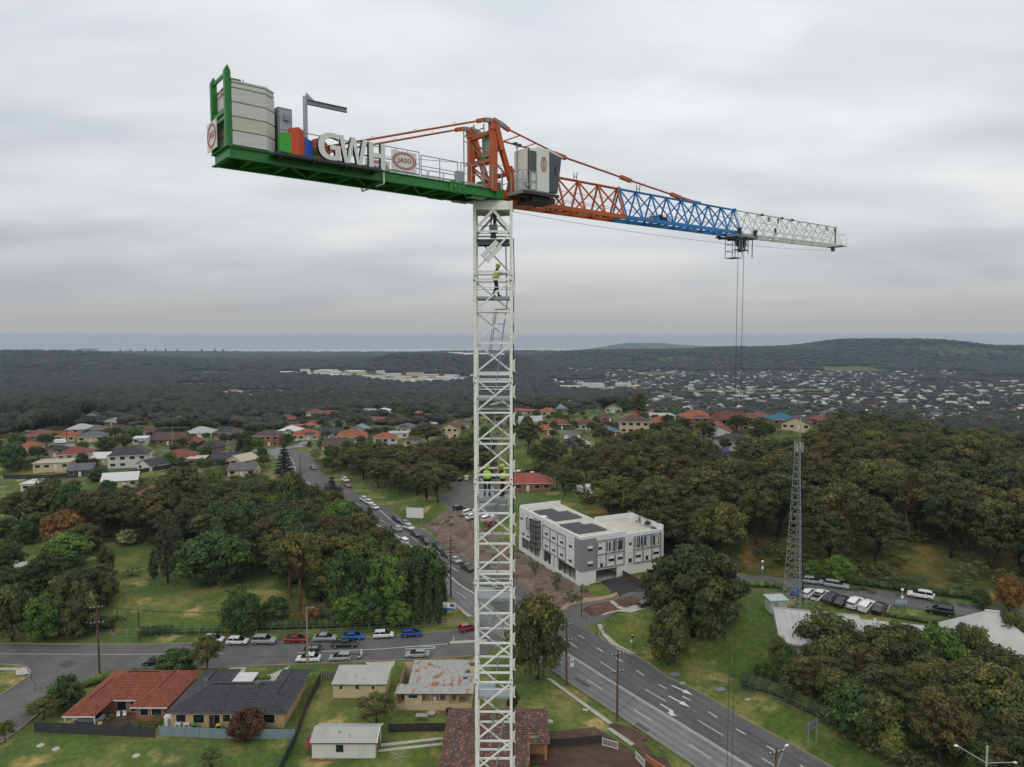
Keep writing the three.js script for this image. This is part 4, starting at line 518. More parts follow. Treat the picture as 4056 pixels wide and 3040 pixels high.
function house(rec) {
  const [x, z, turn, w, d, st, type, rm, wm, label, group, far] = rec, y = H(x, z);
  const o = thing('house', label, 'house', [x, y, z], turn, group), hw = w / 2, hd = d / 2, top = 2.75 * st, wall = WL[wm], roof = RF[rm], ov = 0.5;
  const base = -1.2; let faces = boxFaces(-hw, hw, base, top, -hd, hd);
  if (type === 'gable' || type === 'gablez') {
    const zr = type === 'gablez', a = zr ? hd : hw, b = zr ? hw : hd, pitch = 0.46, yr = top + b * pitch; const S = (f) => (zr ? swapXZ(f) : f);
    faces.push(S([[a, top, b], [a, top, -b], [a, yr, 0]]), S([[-a, top, -b], [-a, top, b], [-a, yr, 0]]));
    add('wall', facesg(faces), wall, o);
    const e = top - ov * pitch, q = b + ov, t = 0.14; const A = a + 0.35; const rf = [[[-A, e + t, q], [A, e + t, q], [A, yr + t, 0], [-A, yr + t, 0]], [[A, e + t, -q], [-A, e + t, -q], [-A, yr + t, 0], [A, yr + t, 0]], [[-A, e, q], [-A, e + t, q], [-A, yr + t, 0], [-A, yr, 0]], [[-A, yr, 0], [-A, yr + t, 0], [-A, e + t, -q], [-A, e, -q]], [[A, yr, 0], [A, yr + t, 0], [A, e + t, q], [A, e, q]], [[A, e, -q], [A, e + t, -q], [A, yr + t, 0], [A, yr, 0]], [[-A, e, q], [A, e, q], [A, e + t, q], [-A, e + t, q]], [[A, e, -q], [-A, e, -q], [-A, e + t, -q], [A, e + t, -q]]];
    add('roof', facesg(rf.map(S)), roof, o);
  } else if (type === 'flat') { add('wall', facesg(faces), wall, o); add('roof', facesg([...boxFaces(-hw - 0.4, hw + 0.4, top + 0.02, top + 0.26, -hd - 0.4, hd + 0.4)]), roof, o); }
  else {
    add('wall', facesg(faces), wall, o); const lng = w >= d, pitch = 0.46; const [pl] = lng ? roofPlanes(-hw - ov, hw + ov, -hd - ov, hd + ov, top, pitch, [1, 1]) : roofPlanes(-hd - ov, hd + ov, -hw - ov, hw + ov, top, pitch, [1, 1]);
    const A = lng ? hw + ov : hd + ov, B = lng ? hd + ov : hw + ov; pl.push([[-A, top - 0.01, -B], [A, top - 0.01, -B], [A, top - 0.01, B], [-A, top - 0.01, B]]); add('roof', facesg(lng ? pl : pl.map(swapXZ)), roof, o);
    add('gutter', facesg([...boxFaces(-hw - ov - 0.06, hw + ov + 0.06, top - 0.16, top - 0.02, hd + ov - 0.06, hd + ov + 0.06)]), M.frame, o);
  }
  if (far) return o;
  const n = Math.max(2, Math.min(5, Math.round(w / 3.4)));
  for (let s = 0; s < st; s++) { for (let k = 0; k < n; k++) { const px = -hw + (k + 0.5) * (w / n); if (k === (n >> 1) && s === 0) { const dr = box('door', 0.95, 2.05, 0.08, px, 1.05, hd + 0.03, M.frame, o); continue; } window_(o, px, 2.75 * s + 1.6, hd + 0.02, Math.min(1.9, (w / n) * 0.55), 1.15); } for (const sgn of [-1, 1]) window_(o, sgn * (hw + 0.02), 2.75 * s + 1.6, hd * 0.35, 1.4, 1.1, (sgn * Math.PI) / 2); }
  return o;
}
function solarOn(o, w, d, st, cols, rows, x0) { // photovoltaic panels on the front slope of a hip roof
  const top = 2.75 * st, pitch = 0.44, a = Math.atan(pitch), hd = d / 2 + 0.5; for (let r = 0; r < rows; r++) for (let c = 0; c < cols; c++) { const m = add('solar_panel', UNIT, M.solar, o); m.scale.set(0.95, 0.05, 1.5); const s = 1.2 + r * 1.6; m.position.set(x0 + c * 1.02, top + s * Math.sin(a) + 0.1, hd - s * Math.cos(a)); m.rotation.x = a; } }
const HOUSES = [
[-273.9,-403.4,0.1,14.9,12.0,1,"hip","red","brick","red hip roofed brick house with wide front windows above the left field","houses on the hill",0,null,"chimney"],
[-220.5,-344.6,0.15,8.6,8.5,1,"hip","orange","cream","small bright orange roofed cream house beside a white van","houses on the hill",0,null,"chimney"],
[-207.4,-342.9,0.3,11.7,9.3,1,"hip","grey","cream","grey hip roofed cream house to the right of the white van","houses on the hill",0],
[-266.8,-430.3,0.2,14.0,11.2,1,"hip","pale","grey","pale grey roofed house behind the cream house near the white van","houses on the hill",0,null,"chimney"],
[-338.8,-489.7,0.25,17.8,13.5,1,"gable","cream","mauve","long cream roofed house at the back of the left suburb","houses on the hill",0],
[-234.7,-421.1,0,15.6,12.5,1,"hip","charcoal","brown","charcoal hip roofed house backing onto the dark forest","houses on the hill",0],
[-220.4,-418.1,0.1,9.2,8.5,1,"hip","darkred","brown","dark red roofed house between two dark roofs below the forest","houses on the hill",0],
[-173.6,-352.5,0.2,15.4,12.3,1,"gable","brown","brown","big dark brown gable roofed house facing the suburban street","houses on the hill",0],
[-182.2,-340.2,0.3,6,8.5,1,"flat","white","white","white box shaped house beside the big brown roof","houses on the hill",0],
[-163.7,-357.7,0.25,9.8,8.5,1,"hip","red","white","red roofed white cottage with striped awnings on the street corner","houses on the hill",0,null,"chimney"],
[-187.8,-418.7,0.1,15.5,12.4,1,"hip","pale","white","pale roofed house behind the red roofed white cottage","houses on the hill",0],
[-172.4,-422.3,0.1,15.0,12.0,1,"hip","charcoal","brick","brick house with charcoal roof and pale solar panels left of the pines","houses on the hill",0,[4,2,-2.5]],
[-216.7,-311.4,-0.2,7.1,8.5,1,"hip","orange","cream","orange roofed cottage behind the round green tree at far left","houses on the hill",0,null,"chimney"],
[-199.7,-302.1,0.2,6,8.5,1,"hip","brown","mauve","mauve walled house with a dull brown roof between gardens","houses on the hill",0],
[-190.3,-301.9,0.35,12.3,9.9,1,"hip","red","cream","weathered red roofed house behind palms on the hill","houses on the hill",0,null,"chimney"],
[-167.5,-303.5,0.3,15.1,12.1,2,"hip","charcoal","white","two storey charcoal roofed house with dark pillars on the hill","houses on the hill",0],
[-180.0,-303.6,0.2,7.4,8.5,1,"gable","white","cream","cream cottage with a white verandah roof below the two storey house","houses on the hill",0],
[-150.5,-313.7,0.25,14.9,11.9,1,"hip","red","white","white house with a broad clean red hip roof mid hill","houses on the hill",0,null,"chimney"],
[-153.5,-295.6,-0.5,8.3,9.1,1,"gablez","charcoal","white","white gabled shed with charcoal roof beside the dark fence","houses on the hill",0],
[-126.7,-307.8,0.3,11.7,9.3,1,"gable","charcoal","dark","dark house with black gables below the pine trees","houses on the hill",0],
[-117.5,-301.0,-0.4,9.3,10.3,1,"gablez","cream","cream","beige gabled house beside the dark gabled one","houses on the hill",0],
[-110.0,-283.8,0.1,10.8,8.6,1,"gable","grey","cream","old grey roofed house at the edge of the pine trees","houses on the hill",0],
[-191.6,-290.2,0.25,13.2,10.5,1,"flat","cream","cream","long cream flat roofed shed above the field","houses on the hill",0],
[-176.1,-283.2,0.3,9.2,8.5,1,"gable","grey","dark","dark shed with a grey roof and white trim above the field","houses on the hill",0],
[-150.8,-266.4,0.35,12.1,9.7,1,"gable","white","cream","long low building with a white roof above the gum trees","houses on the hill",0],
[-180.3,-261.8,0.1,7.1,8.5,1,"flat","white","white","white flat roofed garage with a dark opening at far left","houses on the hill",0],
[-171.5,-246.8,0.3,6,9,1,"gablez","slate","white","small blue grey gabled cottage half hidden at far left","houses on the hill",0],
[-129.0,-247.0,0.05,8.1,8.5,1,"hip","red","white","patchwork red tiled roof showing above the gum trees","houses on the hill",0],
[-154.3,-386.6,0.2,7.3,8.5,1,"hip","charcoal","grey","small charcoal roofed house right of the white cottage","houses on the hill",0],
[-148.2,-340.8,-0.4,8.8,9.7,1,"gablez","charcoal","brown","brown gabled house opposite the white cottage","houses on the hill",0],
[-346.1,-478.8,0.1,8.0,8.5,1,"hip","darkred","brick","brick house with a dark red roof at the left edge of the picture","houses on the hill",0,null,"chimney"],
[-256.3,-429.0,0.1,9.8,8.5,1,"hip","grey","brown","grey roofed house tucked against the forest behind the cream house","houses on the hill",0,null,"chimney"],
[-506.4,-954.6,0.1,13.8,11.0,1,"flat","white","white","white house alone among the trees of the left valley","houses on the hill",0],
[-140.1,-308.3,0.2,7.0,8.5,1,"flat","cream","brown","cream flat roofed carport right of the clean red roof","houses on the hill",0],
[-130.2,-369.4,0.1,13.1,10.5,2,"hip","brown","brick","two storey brown brick flats beside the roundabout","houses on the hill",0],
[-115.9,-390.6,0.1,14.5,11.6,1,"hip","orange","cream","cream house with orange roof and dark solar panels near the roundabout","houses on the hill",0,[5,2,0.5]],
[-104.9,-399.7,0.1,11.2,9.0,1,"gable","charcoal","grey","charcoal roofed house right of the orange roof with solar panels","houses on the hill",0],
[-87.0,-350.0,0.05,15.1,12.0,1,"gable","brown","white","large steep dark brown roof above the main road","houses on the hill",0],
[-89.4,-387.8,0.1,16.1,12.9,1,"hip","orange","cream","long orange roofed house behind the steep brown roof","houses on the hill",0],
[-90.8,-413.5,0,10.0,11.0,1,"gablez","slate","grey","blue grey gabled house with a pale front","houses on the hill",0],
[-75.5,-352.1,0.1,7.7,8.5,1,"flat","pale","brown","flat grey roofed annex beside the steep brown roof","houses on the hill",0],
[-65.8,-360.3,0.15,11.7,9.4,2,"hip","orange","white","two storey white house with an orange roof and balcony","houses on the hill",0],
[-63.1,-418.9,0.1,13.0,10.4,1,"hip","grey","cream","grey roofed house with solar panels beside a purple tree","houses on the hill",0,[5,2,-4]],
[-64.9,-396.1,0.1,11.1,8.9,1,"flat","pale","white","white flat roofed house in front of the solar panelled grey roof","houses on the hill",0],
[-51.8,-360.9,0.1,7.7,8.5,1,"hip","brown","white","white house with a brown roof beside a dark gum tree","houses on the hill",0],
[-31.3,-356.3,-0.1,8.6,9.5,2,"gablez","darkred","cream","tall cream gabled house with a dark red roof left of the mast","houses on the hill",0],
[-174.3,-614.1,0.05,13.0,10.4,2,"hip","red","white","two storey white house with stacked red roofs on the ridge","houses on the hill",0],
[-161.3,-622.5,0.15,15.1,12.1,1,"gable","red","brown","red gabled house right of the stacked red roofs","houses on the hill",0],
[-281.6,-907.8,-0.3,17.9,14,1,"gablez","charcoal","cream","cream gabled house with a black roof on the ridge","houses on the hill",0],
[-309.7,-901.2,0.1,24.6,13.5,1,"hip","orange","white","orange and white house at the left of the ridge row","houses on the hill",0],
[-145.6,-645.6,0.1,8.8,8.5,1,"flat","white","white","small white house left of the pale green roof","houses on the hill",0],
[-131.1,-637.6,0.1,12.6,10.1,1,"gable","greenish","grey","house with a pale green grey roof on the ridge","houses on the hill",0],
[-117.9,-642.4,0.05,13.6,10.9,1,"hip","white","white","bright white hip roofed house on the ridge","houses on the hill",0],
[-81.1,-601.6,0.1,6.4,8.5,2,"hip","pink","white","narrow salmon and white two storey house","houses on the hill",0],
[-73.5,-599.7,0.1,10.5,8.5,1,"hip","red","brick","red roofed brick house right of the salmon house","houses on the hill",0],
[-66.2,-666.3,0.1,15.1,12.1,1,"gable","darkred","white","long dark red roof high on the ridge left of the mast","houses on the hill",0],
[-40.2,-601.8,0.1,13.7,10.9,1,"hip","charcoal","cream","cream house with a charcoal hip roof close to the mast","houses on the hill",0,null,"chimney"],
[-169.7,-579.5,0.1,13.2,10.5,1,"hip","charcoal","brown","charcoal roof below the stacked red roofs","houses on the hill",0],
[-194.3,-599.0,0.1,14.5,11.6,1,"hip","red","brown","red roof almost hidden by garden trees on the ridge","houses on the hill",0,null,"chimney"],
[-216.9,-584.9,-0.2,7.6,9,2,"gablez","charcoal","white","tall white house with a charcoal gable beside the forest","houses on the hill",0],
[-64.5,-335.2,0.5,7.6,9,1,"gablez","orange","white","small orange roofed white annex above the main road","houses on the hill",0],
[-26.3,-375.0,0.1,7.4,8.5,1,"hip","brown","grey","brown roofed house just left of the mast","houses on the hill",0,null,"chimney"],
[-162.2,-407.3,0.1,6.8,8.5,1,"hip","brown","brick","brown roofed brick house left of the two storey flats","houses on the hill",0,null,"chimney"],
[24.5,-369.6,0.05,12.3,9.8,1,"hip","red","dark","dark blue grey house with a red roof at the end of the steep street","houses on the hill",0,null,"chimney"],
[39.3,-372.0,0.0,12.8,10.3,1,"hip","darkred","white","white house with a dark red roof beside the steep street","houses on the hill",0],
[43.8,-314.5,0.1,8.1,8.5,1,"hip","faded","brick","brick house with a faded blue patchy roof","houses on the hill",0,null,"chimney"],
[56.0,-318.8,-0.1,13.0,10.4,2,"hip","brown","cream","two storey house with a brown grey roof and twin chimneys","houses on the hill",0],
[70.1,-326.0,0.1,7.9,8.5,1,"hip","orange","cream","low orange roof between the twin chimney house and the brick house","houses on the hill",0],
[84.0,-315.1,0.05,14.5,11.6,2,"hip","orange","brick","two storey brick house with a vivid orange roof and solar panels","houses on the hill",0,[5,1,-2.5]],
[96.3,-309.3,0.25,14.2,11.4,2,"gable","darkred","brick","brick house with a red brown gable roof and cream gable end","houses on the hill",0],
[85.7,-291.5,-0.3,12.0,13.2,1,"gablez","red","white","white gabled house with a small red roof below the brick houses","houses on the hill",0],
[89.3,-278.3,0.2,12.6,10.1,1,"hip","charcoal","white","white house with a charcoal roof and skylights by the purple tree","houses on the hill",0],
[111.7,-359.0,-0.2,7.6,9,1,"gablez","slate","white","blue grey gable behind the red brown gable roof","houses on the hill",0],
[120.2,-349.8,0.1,6,8.5,1,"hip","red","brick","red roof with solar panels at the right of the brick houses","houses on the hill",0,[3,1,-1]],
[160.8,-1182.0,0.1,25.1,13.5,2,"hip","red","brick","red roofed brick house high among trees on the hill","houses on the hill",0],
[64.0,-436.6,-0.2,9.9,10.9,1,"gablez","darkred","green","pale green gabled house with a dark pink roof","houses on the hill",0],
[21.9,-424.5,0.2,10.0,8.5,1,"hip","orange","cream","orange roofed cream house below the tall trees right of the mast","houses on the hill",0],
[13.1,-579.6,0.1,9.7,8.5,1,"hip","orange","cream","small orange roofed house near the mast on the hill","houses on the hill",0],
[9.9,-380.3,0.1,12.4,9.9,1,"gable","pale","white","pale grey gabled house with a white front beside the mast","houses on the hill",0],
[14.8,-321.7,0.1,6,8.5,1,"hip","orange","brick","little mottled orange roof behind a dark gum tree","houses on the hill",0,null,"chimney"],
[85.0,-409.1,0.05,19.4,13.5,1,"flat","pale","white","long pale grey flat roof behind the twin chimney house","houses on the hill",0],
[53.3,-395.0,0.1,6.3,8.5,1,"hip","darkred","brown","dark red roof behind the faded blue roof","houses on the hill",0,null,"chimney"],
[228.5,-1165.6,0.1,17.7,13.5,1,"hip","white","white","white house beside the upper end of the steep street","houses on the hill",0,null,"chimney"],
[314.6,-1201.1,0.1,16.4,13.1,1,"gable","blue","white","small bright blue roof among the trees","houses on the hill",0],
[286.0,-1040.1,0.1,26.1,13.5,1,"flat","white","white","white flat roofed house behind the orange roof","houses on the hill",0],
[75.8,-274.5,0.2,6,8.5,1,"gable","grey","white","grey roofed garage left of the purple tree","houses on the hill",0],
[75.9,-243.7,0.2,15.6,12.5,1,"hip","pink","brick","long salmon roofed building behind the bush","houses on the hill",0],
[48.5,-245.9,0.2,6.1,8.5,1,"hip","darkred","brick","dark red roof showing through the gum trees behind the white building","houses on the hill",0],
[73.4,-406.7,0.1,7.4,8.5,1,"hip","orange","cream","orange roof at the foot of the steep street","houses on the hill",0,null,"chimney"],
[131.4,-339.0,0.1,12.7,10.2,1,"hip","blue","brick","brick house with a blue tiled hip roof on the right ridge","houses on the hill",0],
[133.4,-324.3,-0.5,12.1,13.3,1,"gablez","charcoal","cream","cream house with a charcoal roof and white gable right of the blue roof","houses on the hill",0],
[150.0,-338.5,0.1,7.0,8.5,1,"hip","red","brick","red roofed house right of the white gable on the ridge","houses on the hill",0],
[400.7,-810.2,0.1,28.0,13.5,1,"hip","blue","white","white house with a wide blue roof above the bush","houses on the hill",0,null,"chimney"],
[420.9,-756.0,-0.2,23.7,13.5,1,"hip","blue","white","blue roof almost swallowed by the bush","houses on the hill",0],
[127.1,-355.5,0.1,6,8.5,1,"hip","red","brick","red roofed brick house left of the blue hip roof","houses on the hill",0],
[477.5,-926.6,0.1,17.1,13.5,1,"gable","brown","grey","brown roof behind the wide blue roof","houses on the hill",0],
[4.8,-231.2,0.08,15.5,10,1,"hip","pink","brick","orange brick house with a red roof right behind the mast",null,0]];
for (const r of HOUSES) { const o = house(r); if (r[12]) solarOn(o, r[3], r[4], r[5], ...r[12]); if (r[13] === 'chimney') { const c = box('chimney', 0.7, 2.2, 0.7, -r[3] * 0.2, 2.75 * r[5] + 1.4, 0, WL.brick, o); } }

{ // the rest of the suburb beyond the ridge, too small to single out
  const rnd = R01(314), put = HOUSES.map((h) => [h[0], h[1]]), kinds = ['hip', 'hip', 'gable', 'gablez', 'flat'], rfs = ['red', 'grey', 'charcoal', 'brown', 'orange', 'pale', 'white', 'darkred', 'pink', 'slate'], wls = ['cream', 'brick', 'white', 'grey', 'white'];
  for (let t = 0, n = 0; t < 4000 && n < 150; t++) { const F = lerp(335, 830, Math.sqrt(rnd())), b = lerp(-0.62, 0.3, rnd()), x = b * F; if (F < 430 && b > -0.2) continue; if (put.some(([a, c]) => (a - x) ** 2 + (c + F) ** 2 < 19 * 19) || nearRoad(x, -F)) continue; put.push([x, -F]); n++; const w = 10 + rnd() * 6; house([x, -F, (rnd() - 0.5) * 0.9, w, 8.5 + rnd() * 3, rnd() < 0.12 ? 2 : 1, kinds[Math.floor(rnd() * 5)], rfs[Math.floor(rnd() * 10)], wls[Math.floor(rnd() * 5)], b < -0.1 ? 'small house in the leafy suburb behind the left hill' : 'small house in the leafy suburb behind the mast', b < -0.1 ? 'houses behind the left hill' : 'houses behind the mast', F > 480]); HOUSES.push([x, -F, 0, w, 8]); }
}
// ---------------------------------------------------------------- the houses under the crane, with roofs laid course by course
function tiled(o, planes, mat, course = 0.4, ridge = true) {
  for (const pl of planes) { // pl[0], pl[1] on the eave; rest towards the ridge
    const P = pl.map((q) => V(...q)), A = P[0], B = P[1], C = P[2], D = P[3] || P[2], n = B.clone().sub(A).cross(D.clone().sub(A)).normalize(), e = B.clone().sub(A).normalize(), up = n.clone().cross(e), len = D.clone().sub(A).dot(up), cnt = Math.max(1, Math.round(len / course));
    for (let k = 0; k < cnt; k++) {
      const t0 = k / cnt, t1 = (k + 1) / cnt, L = (t) => A.clone().lerp(D, t), R = (t) => B.clone().lerp(C, t), lift = n.clone().multiplyScalar(0.075), a = L(t0).add(lift), b = R(t0).add(lift), c = R(t1).add(n.clone().multiplyScalar(0.004)), d = L(t1).add(n.clone().multiplyScalar(0.004)), a0 = L(t0), b0 = R(t0); const g = (v) => [v.x, v.y, v.z];
      add('tile_course', facesg([[g(a), g(b), g(c), g(d)], [g(a0), g(b0), g(b), g(a)]]), mat, o);
    }
    if (ridge && P.length > 2) { const hipEdge = (u, v) => rod('ridge_capping', u, v, 0.09, mat, o); if (Math.abs(B.clone().sub(C).dot(e)) > 0.2) hipEdge(B.clone().add(n.clone().multiplyScalar(0.02)), C.clone().add(n.clone().multiplyScalar(0.02))); if (Math.abs(A.clone().sub(D).dot(e)) > 0.2) hipEdge(A.clone().add(n.clone().multiplyScalar(0.02)), D.clone().add(n.clone().multiplyScalar(0.02))); if (P[3]) hipEdge(C, D); }
  }
}
const rel = (cx, cz) => (x0, x1, F0, F1) => [x0 - cx, x1 - cx, -F1 - cz, -F0 - cz]; // plan limits to a house's own axes
const zswap = (planes) => planes.map(swapXZ).map((f) => (f.length === 4 ? [f[2], f[3], f[0], f[1]] : [f[1], f[2], f[0]]));
{ // red tiled house with the carport wing
  const cx = -62.5, cz = -112.5, o = thing('tiled_house', 'low house with a red tiled roof, open carport wing and small courtyard', 'house', [cx, 0, cz]), q = rel(cx, cz), rm = roofMat(0xac5c42, 4.4), br = wallMat(0xa8704f);
  const wallBox = (x0, x1, F0, F1, h) => { const [a, b, c, d] = q(x0, x1, F0, F1); add('wall', facesg(boxFaces(a, b, -0.2, h, c, d)), br, o); };
  wallBox(-69.6, -55.8, 111, 119.4, 2.62); wallBox(-60.6, -55.9, 108.5, 112, 2.61); 
  let [a, b, c, d] = q(-70.4, -55, 110.2, 120.2); let [pl] = roofPlanes(a, b, c, d, 2.62, 0.46, [1, 1]); tiled(o, pl, rm);
  [a, b, c, d] = q(-61.2, -55.1, 107.9, 117.5); [pl] = roofPlanes(c, d, a, b, 2.64, 0.52, [0, 1]); tiled(o, zswap(pl), rm);
  [a, b, c, d] = q(-70.4, -65.2, 105.3, 115); [pl] = roofPlanes(c, d, a, b, 2.6, 0.5, [0, 1]); tiled(o, zswap(pl), rm);
  for (const [x, F] of [[-70.1, 105.6], [-65.5, 105.6], [-70.1, 110.5]]) box('carport_post', 0.14, 2.5, 0.14, x - cx, 1.25, -F - cz, M.frame, o);
  box('fascia', 5.2, 0.22, 0.06, -67.8 - cx, 2.5, -105.28 - cz, M.frame, o); box('fascia', 6.0, 0.2, 0.06, -58.2 - cx, 2.52, -107.88 - cz, M.frame, o); box('fascia', 4, 0.2, 0.06, -63.2 - cx, 2.5, -110.18 - cz, M.frame, o);
  window_(o, -59.2 - cx, 1.6, -108.46 - cz, 1.3, 1.2); window_(o, -57.2 - cx, 1.6, -108.46 - cz, 1.6, 1.2); window_(o, -64.2 - cx, 1.4, -110.96 - cz, 1.5, 1.8); window_(o, -62 - cx, 1.3, -110.96 - cz, 1.6, 2.0);
  structure('courtyard', drape([[-66, -106.5], [-60.5, -107.2], [-60.5, -111], [-66, -111]], 0.05), M.pavers_red, 'red paved courtyard of the red tiled house');
}
{ // dark tiled house with cream brick walls
  const cx = -45, cz = -112, o = thing('tiled_house', 'wide house with a dark grey tiled roof and cream brick walls', 'house', [cx, 0, cz]), q = rel(cx, cz), rm = roofMat(0x56565a, 4.7), br = wallMat(0xd0ad7e);
  const wallBox = (x0, x1, F0, F1, h) => { const [a, b, c, d] = q(x0, x1, F0, F1); add('wall', facesg(boxFaces(a, b, -0.2, h, c, d)), br, o); };
  wallBox(-53.9, -36.1, 106.6, 115.5, 2.62); wallBox(-53.5, -48.8, 115, 119.6, 2.6); wallBox(-40.2, -36.3, 115, 119.5, 2.6);
  let [a, b, c, d] = q(-54.6, -35.4, 106, 116.4), pl; [pl] = roofPlanes(a, b, c, d, 2.62, 0.42, [1, 1]); tiled(o, pl, rm);
  [a, b, c, d] = q(-54.3, -48.2, 110, 120.6); [pl] = roofPlanes(c, d, a, b, 2.64, 0.45, [1, 0]); tiled(o, zswap(pl), rm);
  [a, b, c, d] = q(-40.8, -35.6, 110, 120.4); [pl] = roofPlanes(c, d, a, b, 2.66, 0.5, [1, 0]); tiled(o, zswap(pl), rm);
  const fl = (x0, x1, F0, F1, y, m, nm) => { const [e, f, g, h] = q(x0, x1, F0, F1); add(nm, facesg(boxFaces(e, f, y - 0.1, y, g, h)), m, o); };
  fl(-48.3, -47.75, 114.8, 118.6, 3.25, ironMat(0x4a4a4d), 'patio_roof'); fl(-47.7, -44.3, 115, 118.4, 3.22, RF.white, 'patio_roof');
  for (const [x, w, h, y] of [[-52.4, 1.5, 1.2, 1.6], [-49.6, 1.7, 1.3, 1.5], [-45.2, 1.2, 1.1, 1.6], [-38.4, 1.7, 1.3, 1.5]]) window_(o, x - cx, y, -106.58 - cz, w, h); box('door', 0.9, 2.05, 0.06, -47.5 - cx, 1.05, -106.57 - cz, M.dark_steel, o); window_(o, -46.7 - cx, 1.2, -106.57 - cz, 0.9, 1.9);
  for (const x of [-52.8, -51.4]) { const ac = box('air_conditioner', 0.85, 0.85, 0.35, x - cx, 0.5, -106.3 - cz, M.white, o); const f = add('fan_grille', new THREE.CylinderGeometry(0.36, 0.36, 0.1, 20), M.steel, ac); f.rotation.x = Math.PI / 2; f.position.z = 0.5; }
  for (const [x, F, t] of [[-50.2, 111, 0.2], [-41.5, 110, -0.3]]) { rod('aerial_mast', V(x - cx, 4.2, -F - cz), V(x - cx, 6.0, -F - cz), 0.03, M.galv, o); for (let k = 0; k < 4; k++) rod('aerial_element', V(x - cx - 0.4, 5.4 + k * 0.15, -F - cz), V(x - cx + 0.4, 5.4 + k * 0.15, -F - cz + t), 0.015, M.galv, o); rod('aerial_boom', V(x - cx, 5.3, -F - cz), V(x - cx, 6, -F - cz + 0.02), 0.02, M.galv, o); }
}
function ironRoof(o, x0, x1, z0, z1, yb, yf, mat, name = 'roof_sheet') { // corrugated sheets side by side, falling towards the front (z1)
  const n = Math.round((x1 - x0) / 0.85), w = (x1 - x0) / n; for (let k = 0; k < n; k++) { const P = [], U = [], I = [], m = 12; for (let i = 0; i <= m; i++) { const x = x0 + k * w + (w * 1.02 * i) / m, y = 0.022 * Math.cos((i / m) * Math.PI * 2 * 3); P.push(x, yb + y + (k % 2) * 0.006, z0, x, yf + y + (k % 2) * 0.006, z1); U.push(x, z0, x, z1); if (i < m) I.push(i * 2, i * 2 + 1, i * 2 + 2, i * 2 + 1, i * 2 + 3, i * 2 + 2); } const g = new THREE.BufferGeometry(); g.setAttribute('position', new THREE.Float32BufferAttribute(P, 3)); g.setAttribute('uv', new THREE.Float32BufferAttribute(U, 2)); g.setIndex(I); g.computeVertexNormals(); add(name, g, mat, o); }
}
M.rust = mapped(rustTex, 9, 0.75); M.rust_light = mapped(rustLight, 8, 0.7); M.cream_wall = wallMat(0xd6c19a);
{ // cream shed
  const cx = -26.2, cz = -118.4, o = thing('shed', 'cream rendered shed with a grey iron roof and a rust patch', 'shed', [cx, 0, cz]);
  const x0 = -4.5, x1 = 4.5, zf = 2.7, zb = -2.5; add('wall', facesg([[[x0, -0.2, zf], [x1, -0.2, zf], [x1, 2.5, zf], [x0, 2.5, zf]], [[x1, -0.2, zf], [x1, -0.2, zb], [x1, 3.15, zb], [x1, 2.5, zf]], [[x0, -0.2, zb], [x0, -0.2, zf], [x0, 2.5, zf], [x0, 3.15, zb]], [[x1, -0.2, zb], [x0, -0.2, zb], [x0, 3.15, zb], [x1, 3.15, zb]]]), M.cream_wall, o);
  ironRoof(o, x0 - 0.2, x1 + 0.25, zb - 0.2, zf + 0.3, 3.25, 2.55, M.rust_light); box('gutter', 9.4, 0.12, 0.12, 0, 2.48, zf + 0.33, std(0x4b5560, 0.6), o); box('barge_board', 0.05, 0.2, 5.7, x1 + 0.24, 2.85, 0.1, M.cream_wall, o).rotation.x = 0.12;
  window_(o, -3.1, 1.9, zf + 0.02, 0.5, 0.6); box('vent', 0.6, 0.7, 0.04, -0.3, 1.9, zf + 0.02, M.pavers, o); window_(o, 2.4, 1.85, zf + 0.02, 0.45, 0.55);
}
